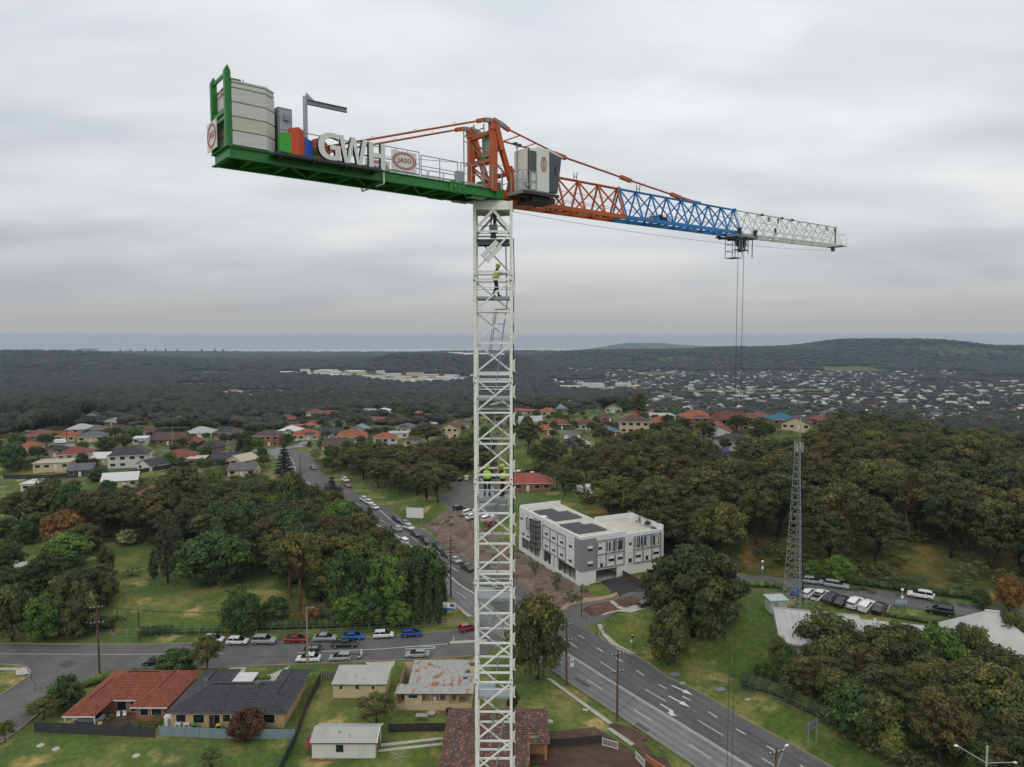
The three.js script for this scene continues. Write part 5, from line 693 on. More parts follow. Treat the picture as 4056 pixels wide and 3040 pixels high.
{ // cream house with the badly rusted roof
  const cx = -13, cz = -116.4, o = thing('cream_house', 'cream house with a badly rusted iron roof and glazed back verandah', 'house', [cx, 0, cz]);
  const x0 = -6.1, x1 = 6.3, zf = 4.6, zb = -4.6; add('wall', facesg([[[x0 + 1.4, -0.2, zf - 0.02], [x0 + 4.1, -0.2, zf - 0.02], [x0 + 4.1, 2.9, zf - 0.02], [x0 + 1.4, 2.9, zf - 0.02]], [[x0, -0.2, zf], [x1, -0.2, zf], [x1, 1.0, zf], [x0, 1.0, zf]], [[x0, 1.0, zf], [x1, 1.0, zf], [x1, 1.0, zf - 1.6], [x0, 1.0, zf - 1.6]], [[x0, 0, zf - 1.6], [x1, 0, zf - 1.6], [x1, 3.1, zf - 1.6], [x0, 3.1, zf - 1.6]], [[x1, -0.2, zf], [x1, -0.2, zb], [x1, 3.85, zb], [x1, 2.9, zf]], [[x0, -0.2, zb], [x0, -0.2, zf], [x0, 2.9, zf], [x0, 3.85, zb]], [[x1, -0.2, zb], [x0, -0.2, zb], [x0, 3.85, zb], [x1, 3.85, zb]]]), M.cream_wall, o);
  ironRoof(o, x0 + 1.6, x1 + 0.3, zb - 0.3, zf - 2.3, 4.05, 3.32, M.rust); ironRoof(o, x0 - 0.2, x1 + 0.3, zf - 2.35, zf + 0.35, 3.3, 3.0, M.rust); box('gutter', 12.8, 0.12, 0.12, 0.1, 2.93, zf + 0.38, std(0x3f4a52, 0.6), o);
  for (const x of [x0 + 0.05, x0 + 1.35, x0 + 4.15, x0 + 5.6, x0 + 7.0, x0 + 8.5, x0 + 10, x1 - 0.1]) box('verandah_post', 0.1, 1.95, 0.1, x, 1.95, zf - 0.06, M.cream_wall, o);
  for (let k = 0; k < 8; k++) box('balustrade_panel', 0.48, 0.5, 0.05, x0 + 4.55 + k * 0.56, 1.25, zf - 0.02, WL.cream, o); box('verandah_rail', 4.6, 0.07, 0.08, x0 + 6.4, 1.55, zf, M.cream_wall, o); window_(o, x0 + 2.7, 2.35, zf, 1.5, 0.5);
  for (const [x, y] of [[1.3, 1.6], [3.3, 1.4], [-5.2, 1.8]]) box('inner_door', 0.8, 1.9, 0.05, x, y, zf - 1.57, WL.brown, o); box('stored_box', 0.8, 0.6, 0.5, 4.6, 1.3, zf - 0.9, WL.brown, o); box('stored_box', 0.6, 0.9, 0.5, 0.1, 1.45, zf - 1.0, M.white, o);
  box('chimney', 0.9, 1.9, 0.9, x1 - 0.1, 3.9, -1.6, M.cream_wall, o); box('chimney_cap', 1.0, 0.15, 1.0, x1 - 0.1, 4.9, -1.6, M.dark_steel, o); rod('vent_pipe', V(x0 + 1.7, 3, -1.2), V(x0 + 1.7, 5.2, -1.2), 0.06, M.galv, o); for (const [x, z] of [[5.3, -1.2], [5.0, 0.6]]) { const v = add('skylight_patch', UNIT, M.dark_steel, o); v.scale.set(0.8, 0.05, 0.7); v.position.set(x, 3.72 - (z + 1.2) * 0.12, z); v.rotation.x = 0.11; }
}
{ // white garage
  const cx = -24.7, cz = -100.8, o = thing('garage', 'white weatherboard garage with a grey iron roof', 'garage', [cx, 0, cz]), x0 = -4.7, x1 = 4.6, zf = 2.2, zb = -2.4, ww = mapped(pourTex, 3, 0.8, { color: 0xffffff });
  add('wall', facesg([...boxFaces(x0, x1, -0.2, 2.5, zb, zf).slice(0, 4), [[x1, 2.5, zf], [x1, 2.5, zb], [x1, 3.4, -0.1]], [[x0, 2.5, zb], [x0, 2.5, zf], [x0, 3.4, -0.1]]]), ww, o);
  for (let k = 0; k < 14; k++) box('weatherboard', x1 - x0 - 0.02, 0.17, 0.025, (x0 + x1) / 2, 0.1 + k * 0.177, zf + 0.01, ww, o).rotation.x = -0.06;
  ironRoof(o, x0 - 0.25, x1 + 0.3, -0.1, zf + 0.3, 3.5, 2.5, M.rust_light); ironRoof(o, x0 - 0.25, x1 + 0.3, zb - 0.35, -0.1, 2.48, 3.5, M.rust_light); box('fascia', 9.8, 0.12, 0.06, 0, 2.42, zf + 0.32, std(0x7a2a26, 0.7), o);
  window_(o, -0.6, 1.55, zf + 0.05, 1.1, 1.1); box('door', 0.8, 1.9, 0.06, 2.5, 0.95, zf + 0.04, WL.white, o); rod('barge_board', V(x1 + 0.3, 2.5, zf + 0.3), V(x1 + 0.3, 3.5, -0.1), 0.07, M.white, o); rod('barge_board', V(x1 + 0.3, 2.5, zb - 0.3), V(x1 + 0.3, 3.5, -0.1), 0.07, M.white, o); box('roller_door', 0.05, 2.1, 2.6, x1 + 0.02, 1.05, 0, WL.brown, o);
  const l = thing('lean_to', 'small rusty red iron lean-to against the white garage', 'lean-to', [cx - 5.3, 0, cz + 0.9]); for (const [x, z] of [[-0.55, -0.9], [-0.55, 0.9], [0.5, -0.9], [0.5, 0.9]]) box('post', 0.08, 1.5, 0.08, x, 0.75, z, WL.brown, l); ironRoof(l, -0.7, 0.6, -1.1, 1.1, 2.1, 1.4, mapped(rustTex, 4, 0.8, { color: 0xc06a5c })); box('back_board', 0.05, 1.4, 1.9, 0.52, 0.7, 0, WL.brown, l);
  for (let k = 0; k < 6; k++) { const p = tag(box('timber_plank', 0.6 + (k % 3) * 0.3, 0.08, 0.18, cx - 4.2 + k * 0.55, 0.08 + (k % 2) * 0.09, cz + 2.6 + (k % 3) * 0.14, WL.brown, null, 0.1 * (k - 3)), 'old timber plank lying along the foot of the white garage', 'plank', 'planks beside the garage'); }
}
{ // brown tiled house behind the mast
  const cx = -2.3, cz = -99.5, o = thing('tiled_house', 'house with a mottled brown tiled roof behind the foot of the crane mast', 'house', [cx, 0, cz]), q = rel(cx, cz), br = wallMat(0xb08257);
  const mott = mapped(tex(512, (u, v, i, j) => { const r = Math.floor(v * 18), c = Math.floor(u * 18 + (r % 2) * 0.5), k = hash3(((c % 18) + 18) % 18, r, 14), e = hash3(i, j, 8), f = fbm(u * 5, v * 5, 2, 4, 5); const s = 0.8 + 0.3 * f + 0.14 * (e - 0.5); const t = k > 0.88 ? [150, 98, 72] : k > 0.45 ? [98, 72, 62] : [76, 60, 55]; return t.map((w) => w * s); }), 5.6, 0.9);
  const wallBox = (x0, x1, F0, F1, h) => { const [a, b, c, d] = q(x0, x1, F0, F1); add('wall', facesg(boxFaces(a, b, -0.2, h, c, d)), br, o); };
  wallBox(-9.3, 4.9, 99, 106.2, 2.9); wallBox(-9.3, 2.0, 90, 100, 2.9);
  let [a, b, c, d] = q(-10, 5.5, 97.2, 106.9), pl; [pl] = roofPlanes(a, b, c, d, 2.95, 0.4, [1, 1]); tiled(o, pl, mott); [a, b, c, d] = q(-10.05, 2.4, 86, 102); [pl] = roofPlanes(c, d, a, b, 2.93, 0.4, [1, 0]); tiled(o, zswap(pl), mott);
  box('porch_post', 0.35, 2.9, 0.35, 4.9 - cx, 1.45, -97.6 - cz, br, o); box('porch_floor', 3.2, 0.4, 2.2, 3.6 - cx, 0.2, -98 - cz, M.pavers, o); rod('hand_rail', V(3.6 - cx, 1.3, -97 - cz), V(4.9 - cx, 1.3, -97 - cz), 0.03, M.dark_steel, o);
  rod('downpipe', V(2.5 - cx, 0, -97.1 - cz), V(2.5 - cx, 2.9, -97.1 - cz), 0.05, M.frame, o); for (const [x, F, y] of [[-8.2, 103.5, 3.8], [3.3, 96.5, 3.2]]) { rod('aerial_mast', V(x - cx, y, -F - cz), V(x - cx, y + 1.4, -F - cz), 0.03, M.galv, o); for (let k = 0; k < 4; k++) rod('aerial_element', V(x - cx - 0.5 + k * 0.3, y + 1.3, -F - cz - 0.35), V(x - cx - 0.5 + k * 0.3, y + 1.3, -F - cz + 0.35), 0.02, M.galv, o); rod('aerial_boom', V(x - cx - 0.6, y + 1.3, -F - cz), V(x - cx + 0.6, y + 1.3, -F - cz), 0.02, M.galv, o); }
}
// ---------------------------------------------------------------- the white three-storey building
{
  const cx = 15.7, F0 = 156.4, y0 = 4.9, o = thing('office_building', 'white three storey building with grey corner, framed windows and rooftop solar panels', 'building', [cx, y0, -F0]);
  o.scale.setScalar(1.055); o.rotation.y = Math.atan2(0.425, 0.905); // local +x runs along the right-hand front, local -z runs back along the long side
  const Wt = mapped(concTex, 6, 0.6, { color: 0xffffff }), wt = std(0xdcdcda, 0.6), gr = std(0x86868a, 0.7), top = 10.6, L = 30.5, D1 = 11.8, R = 21.8, D2 = 13.5;
  const body = (x0, x1, yb, yt, z0, z1, nm, m) => add(nm, facesg(boxFaces(x0, x1, yb, yt, z0, z1)), m, o);
  const roofM = mapped(pourTex, 9, 0.9, { color: 0xe9e3d8 });
  // storeys over an open undercroft
  body(0, D1, 3.0, 9.7, -L, 0, 'wall', wt); body(D1, R, 3.0, 9.3, -D2, 0.35, 'wall', wt);
  body(0.2, D1, -2.5, 0.1, -L + 0.1, -0.25, 'undercroft_floor', M.concrete); body(D1 - 0.3, D1 - 0.01, 0.1, 2.99, -L + 0.1, -0.25, 'base_wall', wt); body(0.5, D1 - 0.3, 0.1, 2.99, -L + 0.1, -L + 0.3, 'base_wall', wt); body(D1, R - 0.2, -2.5, 2.99, -D2, 0.2, 'base_wall', wt);
  for (const z of [-1.2, -11.5, -12.6, -18.5, -29.9]) body(-0.02, 0.5, -2.6, 3.0, z - 0.9, z + 0.9, 'pier', wt); body(-0.05, 0.3, -2.5, 0.35, -L, -0.02, 'plinth', wt); for (let k = 0; k < 12; k++) body(0.02, 0.25, 0.35, 3, -2.5 - k * 2.4, -2.35 - k * 2.4, 'undercroft_post', M.dark_steel);
  body(-0.03, 3.9, -2.5, 3.02, -0.3, 0.03, 'corner_base', wt); body(3.95, 9.4, 2.7, 3.02, -0.3, 0.02, 'garage_lintel', wt); body(9.45, D1, -2.5, 3.01, -0.3, 0.03, 'pier', wt);
  // roof decks and parapets
  body(0.3, D1 - 0.3, 9.7, 9.76, -L + 0.3, -0.3, 'roof_deck', roofM); body(D1 + 0.1, R - 0.3, 9.3, 9.36, -D2 + 0.3, 0.05, 'roof_deck', roofM);
  for (const [a, b, c, d, h, e] of [[0, 0.3, -L, 0, top, 9.68], [0.3, D1, -0.3, 0, top, 9.68], [0.3, D1, -L, -L + 0.3, top + 0.3, 9.68], [D1 - 0.25, D1, -L + 0.3, -D2, 9.95, 9.68], [D1, R - 0.3, 0.05, 0.35, 10.0, 9.28], [R - 0.3, R, -D2, 0.35, 10.9, 9.28], [D1, R - 0.3, -D2, -D2 + 0.3, 10.5, 9.28], [R - 3.2, R, -D2 + 4.5, -D2 + 4.8, 10.9, 9.3]]) body(a, b, e, h, c, d, 'parapet', wt);
  body(0.25, 1.6, 10.5, 10.65, -19.6, -18.2, 'roof_step', wt);
  // grey corner cladding
  body(-0.06, 3.9, 2.9, 10.0, -0.02, 0.1, 'corner_cladding', gr); body(-0.1, 0.02, 2.9, 10.0, -2.6, 0.1, 'corner_cladding', gr);
  for (let k = 0; k < 5; k++) { body(-0.105, -0.09, 3, 9.9, -2.6 + k * 0.54, -2.585 + k * 0.54, 'cladding_joint', M.gutter); }
  for (let k = 1; k < 12; k++) { const z = -k * 2.54; body(-0.012, 0.0, 3.05, 9.65, z - 0.02, z + 0.02, 'panel_joint', M.gutter); } for (const y of [5.9, 9.3]) { body(-0.012, 0, y, y + 0.03, -L, -2.6, 'panel_joint', M.gutter); body(3.9, D1, y, y + 0.03, 0, 0.012, 'panel_joint', M.gutter); } for (const x of [13.1, 21.2]) body(x, x + 0.04, 3.05, 9.2, 0.35, 0.362, 'panel_joint', M.gutter);
  // framed bays: grey surrounds standing proud
  const onFront = (x, y, w, h, zf, nm = 'window') => { const f = box('window', w + 0.16, h + 0.16, 0.1, x, y, zf, gr, o); const p = add('pane', UNIT, M.pane, f); p.scale.set(w / (w + 0.16), h / (h + 0.16), 0.8); p.position.z = 0.2; const b = add('blind', UNIT, M.white, f); b.scale.set(w / (w + 0.16), (h * 0.55) / (h + 0.16), 0.7); b.position.set(0, 0.2, 0.29); return f; };
  const onSide = (z, y, w, h) => { const f = box('window', 0.1, h + 0.16, w + 0.16, -0.02, y, z, gr, o); const p = add('pane', UNIT, M.pane, f); p.scale.set(0.8, h / (h + 0.16), w / (w + 0.16)); p.position.x = -0.2; const b = add('blind', UNIT, M.white, f); b.scale.set(0.7, (h * 0.6) / (h + 0.16), w / (w + 0.16)); b.position.set(-0.29, 0.18, 0); return f; };
  const gridF = (x0, x1, cols, zf) => { for (const y of [3.15, 6.15, 9.15]) body(x0, x1, y - 0.13, y + 0.13, zf - 0.05, zf + 0.16, 'bay_frame', gr); for (let k = 0; k <= cols; k++) { const x = lerp(x0, x1, k / cols); body(x - 0.13, x + 0.13, 3.15, 9.15, zf - 0.05, zf + 0.17, 'bay_frame', gr); } };
  gridF(4.1, 11.2, 3, 0.0); gridF(13.6, 20.9, 3, 0.35);
  const gridS = (z0, z1, cols) => { for (const y of [3.3, 6.2, 9.0]) body(-0.16, 0.05, y - 0.13, y + 0.13, z0, z1, 'bay_frame', gr); for (let k = 0; k <= cols; k++) { const z = lerp(z0, z1, k / cols); body(-0.17, 0.05, 3.3, 9.0, z - 0.13, z + 0.13, 'bay_frame', gr); } }; gridS(-17.6, -6.6, 3);
  for (const [x, y, w, h, z] of [[4.9, 7.9, 0.9, 1.2, 0.02], [5.3, 4.3, 0.6, 2.1, 0.02], [7.9, 4.9, 1.4, 1.2, 0.02], [10.2, 5.0, 1.2, 1.2, 0.02], [12.6, 8.0, 0.6, 1.2, 0.37], [12.6, 4.5, 0.7, 2.1, 0.37], [14.8, 4.9, 1.3, 1.2, 0.37], [17.2, 4.5, 0.6, 2.1, 0.37], [19.7, 5.0, 1.5, 1.2, 0.37], [2.3, 7.9, 1.3, 1.1, 0.12], [2.3, 4.5, 1.3, 1.1, 0.12]]) onFront(x, y, w, h, z);
  for (const [z, y] of [[-1.3, 7.9], [-1.3, 4.6], [-4.4, 7.8], [-4.4, 4.5], [-8.4, 7.6], [-12.1, 7.6], [-15.8, 7.6], [-8.4, 4.7], [-12.1, 4.7], [-15.8, 4.7], [-29.2, 8.1], [-28.2, 4.4], [-25.6, 4.4]]) onSide(z, y, 1.3, 1.2);
  // vertical fins in blue, black and white before the upper windows
  const fin = [std(0x3a7095, 0.5), std(0x2a2c2f, 0.5), M.white, M.white, std(0x5d6670, 0.5)], rf = R01(31); const fins = (x0, x1, y, zf) => { box('window', x1 - x0, 1.9, 0.06, (x0 + x1) / 2, y, zf, M.pane, o); for (let k = 0; k < 8; k++) { const hh = 1.6 + rf() * 1.0; box('sun_fin', 0.09, hh, 0.14, x0 + 0.12 + (k * (x1 - x0 - 0.24)) / 7, y + (rf() - 0.5) * 0.7, zf + 0.22, fin[Math.floor(rf() * 5)], o); } };
  fins(6.8, 8.6, 7.7, 0.04); fins(9.2, 10.9, 7.7, 0.04); fins(14.0, 15.7, 7.8, 0.39); fins(16.4, 18.1, 7.8, 0.39); fins(18.8, 20.5, 7.8, 0.39);
  { box('window', 0.06, 2.8, 4.2, -0.03, 7.4, -24.2, M.pane, o); for (let k = 0; k < 14; k++) box('sun_fin', 0.14, 2.2 + rf() * 1.6, 0.14, -0.25, 7.3 + (rf() - 0.5), -26.2 + k * 0.31, fin[Math.floor(rf() * 5)], o); }
  // stair tower of dark mesh
  const t = new THREE.Group(); body(-1.3, 0.05, 2.6, 9.6, -21.6, -18.8, 'stair_glass', new THREE.MeshStandardMaterial({ color: 0x6d6f72, roughness: 0.5 })); for (const z of [-21.62, -20.2, -18.78]) for (const x of [-1.32, 0]) box('stair_post', 0.16, 7.2, 0.16, x, 6.1, z, M.black, o); for (let k = 0; k < 6; k++) { box('stair_rail', 0.14, 0.16, 2.9, -1.33, 2.7 + k * 1.38, -20.2, M.black, o); box('stair_rail', 1.4, 0.16, 0.14, -0.65, 2.7 + k * 1.38, -18.76, M.black, o); }
  // rooftop photovoltaic panels
  for (const [x0, z0, cols, rows, skip] of [[2.6, -26.5, 7, 9, 3], [2.2, -12.4, 7, 7, 2]]) for (let r = 0; r < rows; r++) for (let c = 0; c < cols; c++) { if (c > cols - 3 && r < skip) continue; const m = add('solar_panel', UNIT, M.solar, o); m.scale.set(1.02, 0.04, 1.0); m.position.set(x0 + c * 1.09 + 0.25 * Math.floor(r / 3), 10.0, z0 + r * 1.22); m.rotation.z = 0.16; m.rotation.x = 0.02; }
  // screened yard at the right-hand end
  const scr = wallMat(0x5c463b); body(10.6, 10.75, -2, 1.9, 0.4, 7.5, 'timber_screen', scr); body(10.75, 17.5, -2, 1.9, 7.35, 7.5, 'timber_screen', scr); for (let k = 0; k < 14; k++) body(10.8 + k * 0.48, 10.98 + k * 0.48, -1.5, 1.95, 7.5, 7.54, 'screen_board', scr); body(10.8, 17.4, 0.4, 0.6, 0.5, 7.3, 'terrace', M.concrete);
}
// ---------------------------------------------------------------- the white halls among the trees
{
  const o = thing('hall', 'long low hall with a plain white roof half hidden by trees', 'hall', [60.3, 5.2, -118.8], -0.267), wr = mapped(pourTex, 14, 0.6, { color: 0xd6d6d3 }), b = wallMat(0xc9c2b6);
  const prism = (x0, x1, z0, z1, yb, yr, yf) => [[[x0, yf, z1], [x1, yf, z1], [x1, yr, z0], [x0, yr, z0]], [[x0, yb, z1], [x1, yb, z1], [x1, yf, z1], [x0, yf, z1]], [[x1, yb, z0], [x0, yb, z0], [x0, yr, z0], [x1, yr, z0]], [[x0, yb, z0], [x0, yb, z1], [x0, yf, z1], [x0, yr, z0]], [[x1, yb, z1], [x1, yb, z0], [x1, yr, z0], [x1, yf, z1]]];
  add('wall', facesg(boxFaces(-12.4, 12.6, -4, 4.2, -5.8, 5.6)), b, o); add('roof', facesg(prism(-13.2, 1.6, -6.5, 6.6, 4.2, 5.6, 4.5)), wr, o); add('roof', facesg(prism(1.62, 13.3, -6.2, 5.4, 4.1, 5.1, 4.4)), wr, o); box('roof_capping', 14.9, 0.16, 0.4, -5.8, 5.62, -6.5, M.galv, o); for (const x of [-11, 4]) rod('roof_vent', V(x, 4.9, -5.2), V(x, 5.8, -5.2), 0.16, M.white, o, ROD16);
  for (let k = 0; k < 21; k++) { const x = -12.6 + k * 1.24, a = x < 1.6, m = box('roof_seam', 0.05, 0.06, a ? 13.1 : 11.6, x, a ? 5.1 : 4.8, a ? 0.05 : -0.4, wr, o); m.rotation.x = Math.atan2(a ? 1.1 : 0.7, a ? 13.1 : 11.6); }
  const c = thing('chapel', 'white hall with a steep peaked roof behind the gum trees', 'hall', [81.8, 6.8, -115.2], -0.3);
  add('roof', facesg([[[-7, 3.4, 6], [6.5, 3.4, 6], [1.6, 7.4, -3.5], [-0.2, 7.4, -3.5]], [[6.5, 3.4, 6], [7, 3.4, -6], [1.6, 7.4, -3.5]], [[-7, 3.4, -6], [-7, 3.4, 6], [-0.2, 7.4, -3.5]], [[7, 3.4, -6], [-7, 3.4, -6], [-0.2, 7.4, -3.5], [1.6, 7.4, -3.5]]]), wr, c); rod('ridge_roll', V(-0.4, 7.32, -3.5), V(1.8, 7.32, -3.5), 0.3, wr, c, ROD16); add('wall', facesg(boxFaces(-6.2, 6, -4, 3.5, -5.3, 5.2)), b, c);
}
// ---------------------------------------------------------------- vehicles
const paint = (c) => new THREE.MeshPhysicalMaterial({ color: c, roughness: 0.35, clearcoat: 0.8, clearcoatRoughness: 0.12 });
const PAINT = { white: paint(0xdcdcda), silver: paint(0x9b9fa2), red: paint(0x8c1520), blue: paint(0x1559a8), deepblue: paint(0x183b8c), navy: paint(0x141b2c), black: paint(0x0d0e10), charcoal: paint(0x33373a) };
M.tail = std(0x7a1418, 0.35); M.head = new THREE.MeshPhysicalMaterial({ color: 0xc9ced2, roughness: 0.15, clearcoat: 1 }); M.rim = std(0x9a9da0, 0.35, { metalness: 0.6 });
const CARSHAPE = {
  sedan: { L: 4.6, W: 1.78, low: [[-2.3, 0.3], [-2.32, 0.7], [-2.25, 0.98], [-1.6, 1.02], [1.05, 0.94], [2.05, 0.82], [2.3, 0.62], [2.3, 0.3]], cab: [[-1.95, 0.99], [-0.95, 1.4], [0.1, 1.42], [1.4, 0.9]], roof: [[-1.15, 1.34], [-0.85, 1.44], [0.05, 1.46], [0.35, 1.35]] },
  hatch: { L: 4.2, W: 1.76, low: [[-2.1, 0.3], [-2.12, 0.75], [-2.02, 1.0], [1.0, 0.95], [1.9, 0.84], [2.1, 0.62], [2.1, 0.3]], cab: [[-2.02, 0.98], [-1.5, 1.42], [0.05, 1.46], [1.35, 0.92]], roof: [[-1.75, 1.34], [-1.5, 1.46], [-0.05, 1.5], [0.3, 1.38]] },
  suv: { L: 4.7, W: 1.86, low: [[-2.3, 0.4], [-2.34, 0.9], [-2.28, 1.12], [1.05, 1.12], [2.1, 1.02], [2.34, 0.8], [2.34, 0.4]], cab: [[-2.28, 1.1], [-1.85, 1.66], [0.15, 1.7], [1.3, 1.1]], roof: [[-2.08, 1.56], [-1.85, 1.71], [0.05, 1.75], [0.4, 1.6]] },
  wagon: { L: 4.8, W: 1.82, low: [[-2.4, 0.32], [-2.42, 0.8], [-2.34, 1.0], [1.1, 0.96], [2.15, 0.85], [2.4, 0.64], [2.4, 0.32]], cab: [[-2.36, 0.98], [-1.95, 1.46], [0.35, 1.48], [1.25, 0.94]], roof: [[-2.1, 1.4], [-1.95, 1.5], [0.25, 1.52], [0.5, 1.42]] },
  utility: { L: 5.1, W: 1.82, low: [[-2.55, 0.42], [-2.57, 0.98], [-0.45, 1.0], [1.3, 0.98], [2.3, 0.9], [2.55, 0.7], [2.55, 0.42]], cab: [[-0.75, 0.98], [-0.45, 1.52], [0.65, 1.55], [1.4, 0.97]], roof: [[-0.6, 1.44], [-0.45, 1.56], [0.55, 1.59], [0.85, 1.47]], tray: true },
  van: { L: 5.0, W: 1.95, low: [[-2.5, 0.4], [-2.5, 2.0], [-2.3, 2.15], [1.3, 2.15], [1.75, 1.9], [2.2, 1.15], [2.5, 0.95], [2.5, 0.4]], cab: [[0.9, 1.2], [0.95, 1.75], [1.72, 1.8], [2.1, 1.2]], roof: [[-2.3, 2.12], [-2.1, 2.2], [1.2, 2.2], [1.4, 2.12]] },
};
function extr(pts, w, bev) { const s = new THREE.Shape(pts.map(([x, y]) => new THREE.Vector2(x, y))), e = new THREE.ExtrudeGeometry(s, { depth: w - 2 * bev, bevelEnabled: true, bevelSize: bev, bevelThickness: bev, bevelSegments: 2, bevelOffset: -bev }); return e.translate(0, 0, -w / 2 + bev); }
const wheelG = new THREE.CylinderGeometry(0.33, 0.33, 0.22, 22).rotateX(Math.PI / 2), rimG = new THREE.CylinderGeometry(0.21, 0.19, 0.23, 14).rotateX(Math.PI / 2);
const carG = {}; for (const [k, c] of Object.entries(CARSHAPE)) carG[k] = { low: extr(c.low, c.W, 0.16), cab: extr(c.cab, c.W - 0.24, 0.1), roof: extr(c.roof, c.W - 0.42, 0.04) };
function car(x, z, turn, type, colour, label) {
  const c = CARSHAPE[type], o = thing(type === 'utility' ? 'parked_utility' : type === 'van' ? 'parked_van' : 'parked_car', label, type === 'van' ? 'van' : 'car', [x, 0, z], turn, 'vehicles'), p = PAINT[colour];
  const dx = Math.cos(turn) * 1.3, dz = -Math.sin(turn) * 1.3, ya = H(x + dx, z + dz), yb = H(x - dx, z - dz), sx = Math.sin(turn) * 0.8, sz = Math.cos(turn) * 0.8, yc = H(x + sx, z + sz), yd = H(x - sx, z - sz); o.position.y = Math.max((ya + yb) / 2, (yc + yd) / 2) + 0.055; o.rotation.order = 'YZX'; o.rotation.z = THREE.MathUtils.clamp(Math.atan2(ya - yb, 2.6), -0.14, 0.14); o.rotation.x = THREE.MathUtils.clamp(-Math.atan2(yc - yd, 1.6), -0.12, 0.12);
  add('body', carG[type].low, p, o); add('windows', carG[type].cab, M.glass, o); add('roof_panel', carG[type].roof, p, o);
  const cab = c.cab, mx = (cab[1][0] + cab[2][0]) / 2, bw = c.W / 2 - 0.115;
  if (type !== 'van') for (const s of [-1, 1]) { box('pillar', 0.09, cab[1][1] - cab[0][1] - 0.06, 0.03, mx, (cab[1][1] + cab[0][1]) / 2, s * bw, p, o); }
  const wb = c.L / 2 - 0.85, r = 0.33; for (const sx2 of [-1, 1]) for (const s of [-1, 1]) { const w = add('wheel', wheelG, M.rubber, o); w.position.set(sx2 * wb, r, s * (c.W / 2 - 0.11)); add('rim', rimG, M.rim, w); }
  const hy = c.low[c.low.length - 2][1], ty = c.low[1][1]; for (const s of [-1, 1]) { box('headlight', 0.12, 0.14, 0.36, c.L / 2 - 0.09, hy + 0.02, s * (c.W / 2 - 0.3), M.head, o); box('tail_light', 0.08, 0.2, 0.26, -c.L / 2 + 0.03, ty + 0.02, s * (c.W / 2 - 0.25), M.tail, o); box('mirror', 0.1, 0.12, 0.16, cab[3][0] - 0.35, cab[3][1] + 0.08, s * (c.W / 2 + 0.02), p, o); }
  box('bumper', 0.1, 0.16, c.W - 0.2, c.L / 2 - 0.03, 0.42, 0, M.dark_steel, o);
  if (c.tray) { box('tray', 1.6, 0.06, c.W - 0.3, -1.7, 1.0, 0, M.rubber, o); }
  if (label.includes('canopied')) box('canopy', 1.6, 0.6, c.W - 0.3, -1.5, 1.2, 0, p, o);
  if (label.includes('spare')) { const w = add('spare_wheel', wheelG, p, o); w.rotation.y = Math.PI / 2; w.position.set(-c.L / 2 - 0.06, 1.0, 0.1); }
  return o;
}
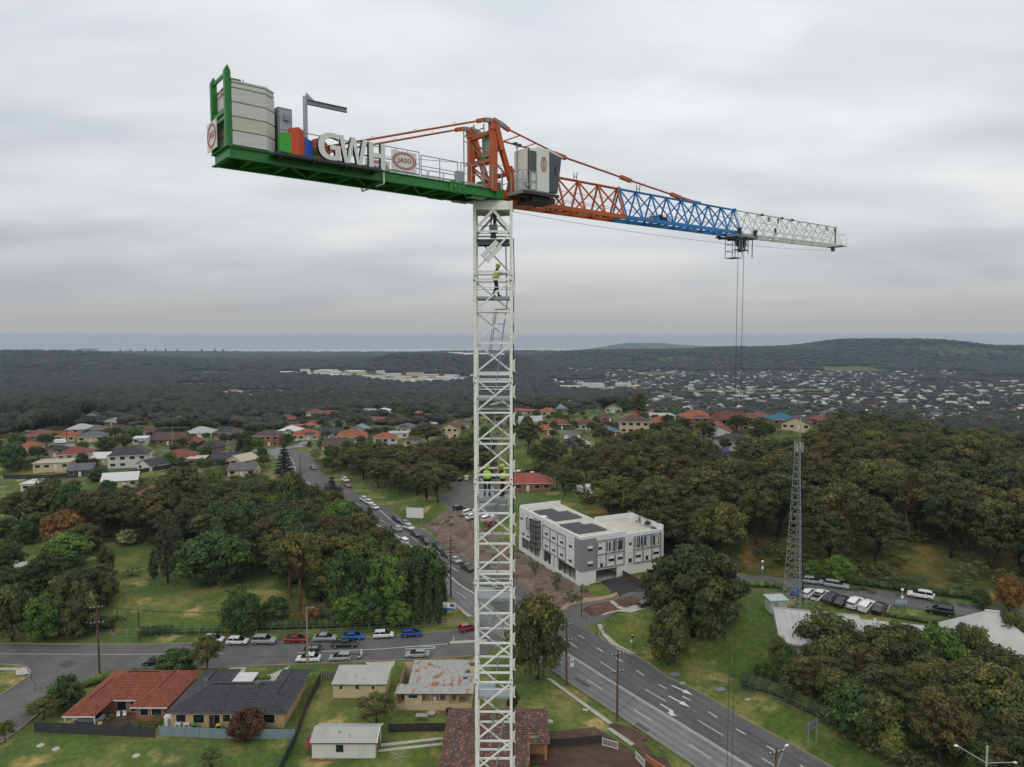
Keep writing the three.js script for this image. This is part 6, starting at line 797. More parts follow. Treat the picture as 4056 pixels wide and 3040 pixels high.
const CARS = [
[-55.19,-136.48,0.02,"hatch","white","white hatchback parked on the street left of the silver four wheel drive"],
[-49.97,-136.75,0.02,"suv","silver","silver four wheel drive between the white hatchback and the red car"],
[-43.71,-137.58,0.04,"sedan","red","dark red sedan parked beside the concrete pole"],
[-38.06,-138.22,0.05,"sedan","silver","silver sedan parked behind the dark ute"],
[-33.41,-135.4,0.04,"utility","charcoal","charcoal utility towing a flat trailer"],
[-32.52,-138.91,0.08,"sedan","blue","bright blue sedan parked behind the charcoal utility"],
[-26.41,-139.71,0.1,"hatch","white","white hatchback parked between the two blue cars"],
[-20.82,-140.35,0.12,"hatch","deepblue","deep blue hatchback nearest the corner"],
[-9.21,-143.18,0.5,"hatch","red","bright red hatchback turning at the corner beside the mast"],
[-38.83,-129.14,3.17,"sedan","white","white sedan parked at the kerb below the concrete pole"],
[-32.83,-129.52,3.18,"hatch","silver","silver hatchback parked beside the white scooter"],
[-18.23,-130.94,3.2,"sedan","silver","silver sedan driving past the rusty roofed house"],
[-60.33,-137.2,0.02,"hatch","white","white car half hidden by the pointed tree"],
[-67.25,-128.1,3.3,"sedan","black","black car half hidden by the round bush"],
[-68.05,-108.21,3.1,"sedan","silver","silver sedan under the carport roof"],
[-51.62,-241.01,-0.98,"suv","white","white car at the head of the queue by the gravel track"],
[-49.17,-236.85,-0.98,"suv","white","second white car in the kerbside queue"],
[-45.9,-230.17,-0.98,"sedan","white","white sedan behind the leafy branch in the queue"],
[-36.41,-218.09,-0.98,"suv","black","black car in the queue beside the white sign"],
[-33.26,-214.52,-0.98,"sedan","silver","silver sedan parked below the white sign"],
[-30.99,-205.96,-0.98,"suv","white","pale wagon next to the silver sedan below the white sign"],
[-28.01,-199.29,-0.98,"sedan","black","black sedan parked between the pale wagon and another black car"],
[-24.87,-195.3,-0.98,"hatch","black","black hatchback parked above the big four wheel drive"],
[-20.7,-192.06,-0.98,"suv","black","big black four wheel drive parked near the timber pole"],
[-17.93,-186.42,-0.98,"hatch","charcoal","charcoal hatchback parked behind the timber pole"],
[-15.01,-181.06,-0.98,"sedan","silver","silver sedan parked last but one above the black utility"],
[-11.39,-174.93,-0.98,"utility","black","black utility with a covered tray nearest the mast on the main road"],
[-34.3,-204.65,2.16,"sedan","silver","silver sedan driving up the main road beside the queue"],
[-30.56,-192.21,2.16,"suv","white","white wagon driving up the main road past the cypress"],
[-23.5,-188.79,-0.98,"sedan","silver","silver sedan driving down the main road alone"],
[-65.88,-272.19,-0.98,"suv","white","white car parked high on the main road behind a red one"],
[-62.54,-262.18,-0.98,"sedan","red","red sedan parked high on the main road"],
[-85.0,-294.81,-0.98,"sedan","red","small red car far up the main road"],
[-28.34,-273.15,1.6,"hatch","black","black hatchback at the left end of the upper car park row"],
[-25.48,-270.62,1.6,"sedan","charcoal","charcoal sedan second in the upper car park row"],
[-22.79,-270.68,1.6,"suv","charcoal","charcoal wagon in the middle of the upper car park row"],
[-20.08,-267.96,1.6,"sedan","black","black sedan fourth in the upper car park row"],
[-17.35,-266.9,1.6,"suv","white","white car at the right end of the upper car park row"],
[-16.72,-217.56,0.3,"hatch","black","black hatchback alone in the upper car park"],
[-12.99,-211.48,0.6,"suv","white","white four wheel drive left of the mast in the upper car park"],
[-11.83,-207.73,0.6,"sedan","white","white sedan behind the white four wheel drive in the car park"],
[-6.97,-204.03,0.6,"suv","white","white car seen through the mast lattice"],
[-5.78,-201.68,0.6,"hatch","red","red car seen through the mast lattice"],
[64.54,-146.4,-0.51,"hatch","silver","silver hatchback on the service road right of the lattice tower"],
[68.36,-143.73,-0.51,"wagon","silver","long silver wagon on the service road"],
[59.57,-141.61,0.76,"hatch","deepblue","blue hatchback at the foot of the lattice tower"],
[61.02,-140.04,0.76,"hatch","white","small white hatchback beside the blue one in the bays"],
[62.62,-138.61,0.76,"utility","white","white utility with a black tray in the bays"],
[64.12,-136.96,0.76,"suv","charcoal","charcoal four wheel drive in the middle of the bays"],
[65.62,-135.52,0.76,"sedan","black","black sedan parked left of the white sport utility"],
[67.64,-134.38,0.76,"suv","white","white sport utility right of the black sedan in the bays"],
[69.31,-133.2,0.76,"wagon","white","white canopied four wheel drive in the bays"],
[71.32,-132.05,0.76,"sedan","black","black car at the right end of the bays"],
[82.55,-137.86,2.63,"suv","white","white four wheel drive with spare wheel on the far side of the service road"],
[81.8,-130.01,2.63,"suv","black","black sport utility parked beside the hedge"],
[29.04,-145.3,0.35,"sedan","navy","dark navy sedan behind the apron near the big tree"],
[2.6,-261.48,1.6,"sedan","white","white sedan behind the orange brick house"],
[7.58,-257.4,1.6,"hatch","white","white hatchback right of the white sedan behind the brick house"],
[22.04,-224.4,1.6,"van","white","white van under the gum trees behind the white building"],
[25.02,-225.53,1.5,"van","white","white camper beside the van under the gum trees"],
[24.84,-216.32,0.2,"utility","white","white utility in front of the camper under the gum trees"],
[24.08,-305.74,1.35,"sedan","white","white car on the left side of the steep street"],
[29.32,-304.73,1.35,"sedan","white","white car parked on the right of the steep street"],
[29.38,-295.66,2.3,"hatch","black","black car parked behind the lowest white car on the steep street"],
[30.72,-289.82,2.4,"sedan","white","lowest white car on the steep street"],
[-217.39,-333.27,0.1,"van","white","white van parked before the small orange roofed house"],
[-119.85,-379.81,0.1,"utility","white","white utility outside the orange roof with solar panels"]];
for (const c of CARS) car(...c);
{ // trailer behind the dark ute
  const x = -39.2, z = -133.4, o = thing('trailer', 'flat twin axle trailer hitched behind the charcoal utility', 'trailer', [x, H(x, z) + 0.05, z], 0.05); box('deck', 2.9, 0.08, 1.7, 0, 0.55, 0, M.dark_steel, o); for (const s of [-1, 1]) { box('side_rail', 2.9, 0.3, 0.05, 0, 0.75, s * 0.85, M.dark_steel, o); for (const q of [-0.4, 0.4]) { const w = add('wheel', wheelG, M.rubber, o); w.position.set(q, 0.33, s * 0.88); add('rim', rimG, M.white, w); } } box('end_gate', 0.05, 0.4, 1.7, -1.45, 0.78, 0, M.dark_steel, o); rod('drawbar', V(1.4, 0.5, 0.5), V(2.4, 0.5, 0), 0.05, M.dark_steel, o); rod('drawbar', V(1.4, 0.5, -0.5), V(2.4, 0.5, 0), 0.05, M.dark_steel, o); rod('jockey_wheel_post', V(2.2, 0.1, 0.05), V(2.2, 0.8, 0.05), 0.04, M.galv, o); for (const [dx, w] of [[-0.8, 0.9], [0.4, 1.1]]) box('load_box', w, 0.25, 1.2, dx, 0.72, 0, M.steel, o);
  const sx = -29.2, sz = -130.6, s = thing('scooter', 'white motor scooter parked beside the silver hatchback', 'scooter', [sx, H(sx, sz) + 0.05, sz], 1.45); for (const q of [-0.6, 0.6]) { const w = add('wheel', new THREE.TorusGeometry(0.2, 0.07, 8, 20), M.rubber, s); w.position.set(q, 0.26, 0); } add('body', extr([[-0.85, 0.45], [-0.8, 0.75], [-0.2, 0.78], [-0.1, 0.35], [0.3, 0.32], [0.45, 1.0], [0.55, 1.0], [0.7, 0.45], [0.3, 0.22], [-0.4, 0.25]], 0.36, 0.05), PAINT.white, s); box('seat', 0.7, 0.1, 0.3, -0.5, 0.82, 0, M.rubber, s); rod('handlebar', V(0.45, 1.08, -0.33), V(0.45, 1.08, 0.33), 0.03, M.rubber, s); rod('fork', V(0.5, 1, 0), V(0.62, 0.3, 0), 0.04, M.steel, s); box('windscreen', 0.03, 0.35, 0.35, 0.52, 1.25, 0, M.white, s);
}
// ---------------------------------------------------------------- poles, wires, signs, fences, lattice tower
const POLES = [[-75.6,-124.0,13.0,"cross","tall timber power pole at the corner of the side street"],[-75.8,-138.0,6.2,"bare","short timber pole with orange bands beside the field"],[-38.7,-128.2,11.0,"concrete","pale concrete pole beside the white sedan"],[9.7,-120.6,11.2,"cross","timber power pole beside the mast on the main road"],[17.0,-108.9,11.3,"cross","timber power pole in the grass strip beside the main road"],[-14.2,-158.4,13.8,"cross","timber power pole near the corner sign and the parked cars"],[-168.0,-342.7,10.8,"concrete","pale lamp pole on the suburban street"],[-104.9,-300.3,12.0,"concrete","pale pole beside the roundabout"],[-88.3,-287.9,8.4,"cross","power pole beside the main road below the pine"],[-97.2,-336.0,7.8,"concrete","left of two pale poles near the roundabout"],[-95.7,-334.3,7.5,"concrete","right of two pale poles near the roundabout"],[-124.0,-361.5,14.4,"bare","tall timber pole before the brick flats"],[447.8,-939.4,13.9,"bare","timber pole on the right ridge"],[481.7,-843.7,12.5,"cross","power pole rising out of the bush at right"],[-215.4,-335.0,9.2,"bare","timber pole beside the white van"],[-161.8,-410.9,7.2,"bare","timber pole behind the charcoal roofs on the hill"],[29.4,-331.2,8.2,"cross","power pole at the end of the steep street"],[-86.8,-555.6,7.8,"cross","power pole on the ridge among dark trees"]];
const TOWERBASE = [56.9,-137.2];
const SIGNS = {"corner":[-13.5,-146.0],"white":[-29.9,-211.9],"back":[44.7,-100.0],"bus":[22.9,-130.6],"blue":[10.7,-121.9],"bayboard":[75.4,-132.0],"lampA":[75.9,-132.6],"lampB":[55.8,-152.3]};
const timber = mapped(earthTex, 3, 1, { color: 0xcfc3b5 }), POLE = [];
function pole(x, z, h, kind, label) {
  const y = H(x, z), o = thing('power_pole', label, 'pole', [x, y, z], 0, 'poles along the streets'); POLE.push([x, y, z, h]);
  const shaft = add('shaft', new THREE.CylinderGeometry(0.13, 0.2, h + 0.6, 12), kind === 'concrete' ? M.kerb : timber, o); shaft.position.y = h / 2 - 0.3;
  if (kind === 'cross') { for (const dy of [0.35, 3.2]) { if (dy > 2 && h < 9.5) continue; const a = box('cross_arm', 2.3, 0.12, 0.12, 0, h - dy, 0.2, timber, o, 0.35); for (const q of [-0.42, -0.16, 0.16, 0.42]) { const i = add('insulator', ROD, M.white, a); i.scale.set(0.05, 1.8, 1.0); i.position.set(q, 1.2, 0); } } }
  if (kind === 'concrete') { rod('lamp_arm', V(0, h - 0.2, 0), V(1.2, h + 0.1, 0.4), 0.04, M.galv, o); box('lamp_head', 0.5, 0.1, 0.2, 1.35, h + 0.1, 0.45, M.galv, o); }
  if (label.includes('orange')) for (const dy of [2.2, 2.6]) { const b = add('band', new THREE.CylinderGeometry(0.2, 0.2, 0.22, 12), std(0xc9803a, 0.7), o); b.position.y = dy; }
  return o;
}
for (const p of POLES) pole(...p);
{ const o = pole(33.1, -84.1, 10.3, 'cross', 'power pole top with street lamp at the bottom edge beside the main road'); rod('lamp_arm', V(0.2, 8, 0), V(1.6, 9.9, -1.2), 0.05, M.galv, o); box('lamp_head', 0.6, 0.12, 0.25, 1.9, 9.95, -1.4, M.white, o, 0.6);
  const x = 59.2, z = -83.6, l = thing('street_lamp', 'pale double armed street lamp at the bottom right', 'street lamp', [x, H(x, z), z]), t = 11 - H(x, z); rod('shaft', V(0, -0.5, 0), V(0, t, 0), 0.13, std(0x9db0a4, 0.6), l, ROD16); for (const [a, b, c] of [[-2.6, -0.3, -1.6], [2.8, -0.9, 0.8]]) { rod('lamp_arm', V(0, t - 2.2, 0), V(a, t + b - 0.7, c), 0.06, M.galv, l); const h = add('lamp_head', new THREE.SphereGeometry(0.3, 14, 8), M.white, l); h.scale.set(1, 0.45, 0.6); h.position.set(a * 1.06, t + b - 0.68, c * 1.06); } }
function wire(a, b, sag, label) { const pts = []; for (let k = 0; k <= 8; k++) { const t = k / 8; pts.push(V(lerp(a[0], b[0], t), lerp(a[1], b[1], t) - sag * 4 * t * (1 - t), lerp(a[2], b[2], t))); } tag(add('power_line', tubeg(pts, 0.018, 4), M.cable), label, 'wire', 'overhead wires'); }
const pt = (i, dx, dy) => [POLE[i][0] + dx, POLE[i][1] + POLE[i][3] + dy, POLE[i][2]];
for (const dx of [-0.9, -0.3, 0.4, 0.9]) { wire(pt(0, dx, -0.2), [-140, 12.5, -150 + dx], 1.2, 'thin overhead wire running left from the street corner pole'); wire(pt(0, dx, -0.2), pt(2, dx * 0.3, -0.3 + dx * 0.2), 1.0, 'thin overhead wire between the corner pole and the concrete pole'); wire(pt(3, dx, -0.2), pt(4, dx, -0.2), 0.3, 'thin overhead wire between the two main road poles'); wire(pt(4, dx, -0.2), [33.1 + dx, 9.9, -84.1], 0.5, 'thin overhead wire beside the lower main road'); wire(pt(3, dx, -0.2), pt(5, dx, -0.2), 0.6, 'thin overhead wire crossing behind the mast'); wire(pt(5, dx, -0.2), [-38.7 + dx, 10.6, -128.2], 0.8, 'thin overhead wire from the corner sign pole to the concrete pole'); wire(pt(5, dx, -0.2), pt(8, dx, -0.2), 2.2, 'thin overhead wire following the main road up the hill'); }
// lattice radio tower
{
  const [x, z] = TOWERBASE, y = H(x, z) - 0.1, o = thing('radio_tower', 'slender grey steel lattice radio tower beside the parking bays', 'tower', [x, y, z]), Ht = 31.6, P = (k, h) => { const r = lerp(2.3, 0.7, Math.pow(h / Ht, 0.9)), a = -0.55 + (k * Math.PI * 2) / 3; return V(Math.cos(a) * r, h, Math.sin(a) * r); };
  const g = std(0x9a9ea0, 0.5, { metalness: 0.4 }), n = 22; for (let k = 0; k < 3; k++) for (let i = 0; i < 4; i++) rod('leg', P(k, (i * Ht) / 4), P(k, ((i + 1) * Ht) / 4), 0.06, g, o);
  for (let i = 0; i < n; i++) { const h0 = (i * Ht) / n, h1 = ((i + 1) * Ht) / n; for (let k = 0; k < 3; k++) { const j = (k + 1) % 3; rod('horizontal_strut', P(k, h1), P(j, h1), 0.03, g, o); const m = P(k, h1).add(P(j, h1)).multiplyScalar(0.5); rod('diagonal_strut', P(k, h0), m, 0.026, g, o); rod('diagonal_strut', P(j, h0), m, 0.026, g, o); } }
  for (const q of [-0.15, 0.15]) rod('ladder_rail', V(q, 0, 0.2), V(q, Ht, 0.15), 0.03, g, o); const cab = add('cable_run', new THREE.BoxGeometry(0.16, Ht, 0.08), M.black, o); cab.position.set(1.0, Ht / 2, 0.2); cab.rotation.z = 0.042;
  for (let k = 0; k < 8; k++) { const a = (k * Math.PI) / 4, q = (r, y) => V(Math.cos(a) * r, y, Math.sin(a) * r), b2 = a + Math.PI / 4, q2 = (r, y) => V(Math.cos(b2) * r, y, Math.sin(b2) * r); rod('cage_bar', q(0.85, Ht - 0.3), q(0.95, Ht + 1.5), 0.03, g, o); for (const y of [-0.3, 0.6, 1.5]) rod('cage_ring', q(0.9, Ht + y), q2(0.9, Ht + y), 0.03, g, o); if (k % 2) { const pn = box('panel_antenna', 0.3, 1.5, 0.12, Math.cos(a) * 0.8, Ht + 0.6, Math.sin(a) * 0.8, std(0xb4b6b6, 0.6), o, -a + Math.PI / 2); } } rod('mast_pole', V(0.15, Ht, 0), V(0.15, Ht + 5.2, 0), 0.08, g, o); rod('whip_aerial', V(0.15, Ht + 4.5, 0), V(0.15, Ht + 6.4, 0), 0.035, M.white, o); rod('side_aerial', V(-1.0, Ht - 1.5, 0.4), V(-1.0, Ht + 2.4, 0.4), 0.05, g, o); for (const h of [12, 17, 21]) rod('side_aerial', V(-2.1 + h * 0.045, h, 0.6), V(-2.1 + h * 0.045, h + 2.6, 0.6), 0.045, g, o);
  const hx = x - 4.2, hz = z + 1.2, hut = thing('equipment_hut', 'small pale grey green hut at the foot of the lattice tower', 'hut', [hx, H(hx, hz), hz], 0.1); box('wall', 3.4, 2.6, 2.6, 0, 1.2, 0, wallMat(0xb9beb8), hut); box('roof', 3.9, 0.16, 3.1, 0, 2.6, 0, std(0xa9b9b6, 0.6), hut).rotation.x = 0.05; box('door', 0.9, 2.0, 0.06, -0.6, 1.05, 1.32, M.gutter, hut);
  const fc = thing('mesh_fence', 'wire mesh compound fence round the tower foot', 'fence', [x, y, z]); for (let k = 0; k < 7; k++) for (const s of [-1, 1]) { const px = -3.6 + k * 1.2, pz = s * 3.4; rod('fence_post', V(px, 0, pz), V(px, 2.1, pz), 0.035, M.galv, fc); } for (const s of [-1, 1]) for (const h of [0.3, 1.2, 2.05]) rod('fence_wire', V(-3.6, h, s * 3.4), V(3.6, h, s * 3.4), 0.014, M.galv, fc);
}
// signs
{
  const yy = (p, d = 0) => [p[0], H(p[0], p[1]) + d, p[1]];
  const c = thing('sign_board', 'white and blue advertising board on posts at the street corner', 'sign', yy(SIGNS.corner), -0.25); for (const q of [-1.3, 1.3]) box('post', 0.1, 4.6, 0.1, q, 2.2, 0, M.galv, c); box('board', 3.0, 1.5, 0.08, 0, 4.1, 0.06, M.white, c); box('blue_band', 3.0, 0.4, 0.02, 0, 3.55, 0.12, std(0x1f5f9c, 0.6), c); box('picture_panel', 1.1, 0.7, 0.02, 0.75, 4.35, 0.12, std(0x3b5f86, 0.6), c); box('picture_panel', 0.9, 0.35, 0.02, -0.75, 4.5, 0.12, std(0x9fb4c4, 0.6), c); for (let k = 0; k < 3; k++) box('text_line', 1.0 - k * 0.2, 0.07, 0.02, -0.75, 4.15 - k * 0.14, 0.12, std(0x6b7f90, 0.6), c);
  const w = thing('sign_board', 'plain white sign board on two posts above the queue of cars', 'sign', yy(SIGNS.white), -0.15); for (const q of [-2, 2]) box('post', 0.14, 4.6, 0.14, q, 2.1, 0, M.galv, w); box('board', 5.4, 3.2, 0.12, 0, 4.4, 0.1, M.white, w); box('board_frame', 5.6, 0.15, 0.16, 0, 6.0, 0.1, M.galv, w);
  const b = thing('road_sign', 'large grey road sign seen from behind on the verge', 'sign', yy(SIGNS.back), 0.55); for (const q of [-0.95, 0.95]) rod('post', V(q, -0.3, 0), V(q, 4.2, 0), 0.07, M.galv, b); box('board', 2.7, 1.5, 0.05, 0, 3.4, -0.12, std(0x6c6f71, 0.6), b); for (const h of [3.0, 3.8]) box('rail', 2.7, 0.08, 0.06, 0, h, -0.06, M.galv, b);
  const s = thing('bus_stop_sign', 'yellow and black bus stop sign beside the short footpath', 'sign', yy(SIGNS.bus)); rod('post', V(0, 0, 0), V(0, 3.4, 0), 0.05, M.galv, s); box('plate', 0.6, 1.0, 0.05, 0.25, 3.4, 0, std(0x1c1c1c, 0.6), s); const dsc = add('yellow_disc', new THREE.CylinderGeometry(0.24, 0.24, 0.03, 20), std(0xd8c04a, 0.6), s); dsc.rotation.x = Math.PI / 2; dsc.position.set(0.25, 3.6, 0.04); box('timetable', 0.35, 0.45, 0.05, 0.05, 2.3, 0.03, M.white, s);
  const u = thing('road_sign', 'small white route sign beside the mast on the main road', 'sign', yy(SIGNS.blue)); rod('post', V(0, 0, 0), V(0, 3.8, 0), 0.05, M.galv, u); box('plate', 0.75, 1.6, 0.04, 0.1, 3.3, 0.05, M.white, u, 0.5); { const r = add('symbol', new THREE.TorusGeometry(0.22, 0.05, 6, 20), M.dark_steel, u); r.position.set(0.12, 3.5, 0.1); r.rotation.y = 0.5; }
  const n = thing('notice_board', 'small blue grey notice board in the hedge beside the bays', 'sign', yy(SIGNS.bayboard)); for (const q of [-0.7, 0.7]) box('post', 0.08, 2, 0.08, q, 1, 0, M.dark_steel, n); box('board', 2.2, 0.8, 0.06, 0, 1.7, 0.06, std(0x8ea1a6, 0.6), n);
  for (const [k, l] of [['lampA', 'globe lamp beside the hedge near the parking bays'], ['lampB', 'globe lamp beside the service road left of the tower']]) { const o = thing('globe_lamp', l, 'lamp', yy(SIGNS[k])); rod('post', V(0, 0, 0), V(0, 3.6, 0), 0.05, M.galv, o); const g = add('globe', new THREE.SphereGeometry(0.28, 16, 10), M.white, o); g.position.y = 3.8; box('plate', 0.5, 0.6, 0.05, 0, 2.4, 0.05, M.white, o); }
  { const p = on(14.9, -145.9), o = thing('lamp_post', 'slim black lamp post at the corner of the mulch bed', 'lamp', p); rod('post', V(0, 0, 0), V(0, 7.2, 0), 0.07, M.black, o); box('lamp_head', 0.5, 0.1, 0.2, 0.15, 7.2, 0, M.black, o); }
}
// fences, walls and gates, panel by panel
function fence(name, label, cat, pts, h, step, mat, pm, thick = 0.05, grp) {
  const a0 = pts[0], o = thing(name, label, cat, [a0[0], 0, a0[1]], 0, grp);
  for (let i = 0; i + 1 < pts.length; i++) { const [a, b] = [pts[i], pts[i + 1]], L = Math.hypot(b[0] - a[0], b[1] - a[1]), n = Math.max(1, Math.round(L / step)), turn = Math.atan2(-(b[1] - a[1]), b[0] - a[0]);
    for (let k = 0; k < n; k++) { const t = (k + 0.5) / n, x = lerp(a[0], b[0], t), z = lerp(a[1], b[1], t), y = H(x, z); box('panel', L / n - 0.04, h, thick, x - a0[0], y + h / 2 - 0.02 + ((k * 7) % 3) * 0.012, z - a0[1], mat, o, turn); const px = lerp(a[0], b[0], k / n), pz = lerp(a[1], b[1], k / n); if (pm) box('post', 0.1, h + 0.12, 0.1, px - a0[0], H(px, pz) + h / 2, pz - a0[1], pm, o, turn); } }
  return o;
}
const ribTex = tex(256, (u, v, i, j) => { const f = fbm(u * 6, v * 4, 3.1, 4, 6), r = (Math.floor(u * 24) % 2) * 14, s = 190 + r + 30 * (f - 0.5); return [s, s, s]; });
const ribbed = (c) => new THREE.MeshStandardMaterial({ map: ribTex, color: c, roughness: 0.6 }), paling = new THREE.MeshStandardMaterial({ map: ribTex, color: 0x4a443c, roughness: 1 });
fence('metal_fence', 'dark grey metal fence in front of the red tiled house', 'fence', [[-74.8, -105.4], [-65, -104.6], [-55.1, -103.9]], 1.7, 2.4, ribbed(0x4d4f52), ribbed(0x3f4143));
fence('metal_fence', 'pale blue metal fence in front of the dark tiled house', 'fence', [[-54.9, -104.4], [-44, -103.6], [-33.4, -103.5]], 1.55, 2.4, ribbed(0x9fb6c0), ribbed(0x8aa1ab));
fence('side_fence', 'tall dark paling fence between the dark tiled house and the lawn', 'fence', [[-34.4, -121.5], [-34.1, -112], [-33.2, -104]], 1.7, 2.0, paling, paling);
fence('metal_fence', 'green metal fence running down to the bottom edge', 'fence', [[-33.1, -103.3], [-32.9, -96], [-32.6, -84]], 1.6, 2.4, ribbed(0x35564a), ribbed(0x2c4a40));
fence('paling_fence', 'weathered dark paling fence behind the wheel tracks', 'fence', [[-19.3, -105.3], [-14, -105.6], [-9.6, -105.6]], 1.35, 0.6, paling, paling);
fence('paling_fence', 'broken grey paling fence behind the cream shed', 'fence', [[-34.3, -122.4], [-31, -122.3], [-29.2, -122.2]], 1.4, 0.5, std(0x7b756c, 1), paling);
fence('paling_fence', 'dark timber fence along the top of the paved yard', 'fence', [[5.6, -101.3], [9, -101.6], [13.6, -102.4]], 1.3, 1.6, paling, paling);
fence('boundary_fence', 'dark fence between hill gardens left of the white gabled shed', 'fence', [[-166, -272], [-152, -290], [-140, -306]], 1.8, 3, ribbed(0x3a3d40), null);
fence('boundary_fence', 'dark boundary fence below the cream shed on the hill', 'fence', [[-205, -278], [-186, -276], [-176, -280]], 1.8, 3, ribbed(0x3c4245), null);
fence('boundary_fence', 'dark curved fence on the grassy bank beside the mast', 'fence', [[-12, -262], [2, -258], [14, -262], [28, -268]], 1.7, 3, ribbed(0x393b3c), null);
fence('boundary_fence', 'grey fence behind the lawn below the charcoal roofed white house', 'fence', [[70, -258], [84, -262], [98, -268]], 1.7, 3, ribbed(0x6b6f70), null);
fence('brick_wall', 'low orange brick wall with pale coping along the paved yard', 'wall', [[19.6, -97.9], [23.6, -92.6], [29, -85]], 0.9, 3, wallMat(0xb0694a), WL.cream, 0.25);
{ // white iron gates
  for (const [x, z, t, l] of [[14.8, -101.2, -0.45, 'open white iron gate at the top of the paved yard'], [18.6, -97.3, -1.2, 'open white iron gate beside the brick wall']]) { const o = thing('iron_gate', l, 'gate', [x, H(x, z), z], t); for (const h of [0.15, 1.15]) box('rail', 2.4, 0.07, 0.05, 0, h, 0, M.white, o); for (const q of [-1.2, 1.2]) box('stile', 0.08, 1.3, 0.06, q, 0.65, 0, M.white, o); for (let k = 1; k < 12; k++) box('bar', 0.035, 1.05, 0.03, -1.2 + k * 0.2, 0.65, 0, M.white, o); } }
{ // wire fence along the field, on thin posts
  const o = thing('wire_fence', 'thin wire mesh fence on grey posts along the field', 'fence', [-80, 0, -140]); const line = along([[-104, -139.5], [-76, -139.6], [-50, -140.8], [-30, -142.6], [-12, -146.5]], 3); line.forEach(([x, z], k) => { rod('post', V(x + 80, H(x, z) - 0.1, z + 140), V(x + 80, H(x, z) + 1.7, z + 140), 0.045, M.galv, o); if (k) { const [a, b] = line[k - 1]; for (const h of [0.3, 0.95, 1.6]) rod('wire', V(a + 80, H(a, b) + h, b + 140), V(x + 80, H(x, z) + h, z + 140), 0.012, M.galv, o); } });
  const q = thing('wire_fence', 'thin green wire fence between the verge and the trees', 'fence', [44, 0, -108]); along([[36, -121.5], [41, -114], [46, -107], [53, -98], [60, -90]], 3.4).forEach(([x, z], k, l) => { rod('post', V(x - 44, H(x, z) - 0.1, z + 108), V(x - 44, H(x, z) + 1.6, z + 108), 0.045, std(0x6a7a6c, 0.7), q); if (k) { const [a, b] = l[k - 1]; for (const h of [0.4, 1.0, 1.55]) rod('wire', V(a - 44, H(a, b) + h, b + 108), V(x - 44, H(x, z) + h, z + 108), 0.012, M.galv, q); } });
}
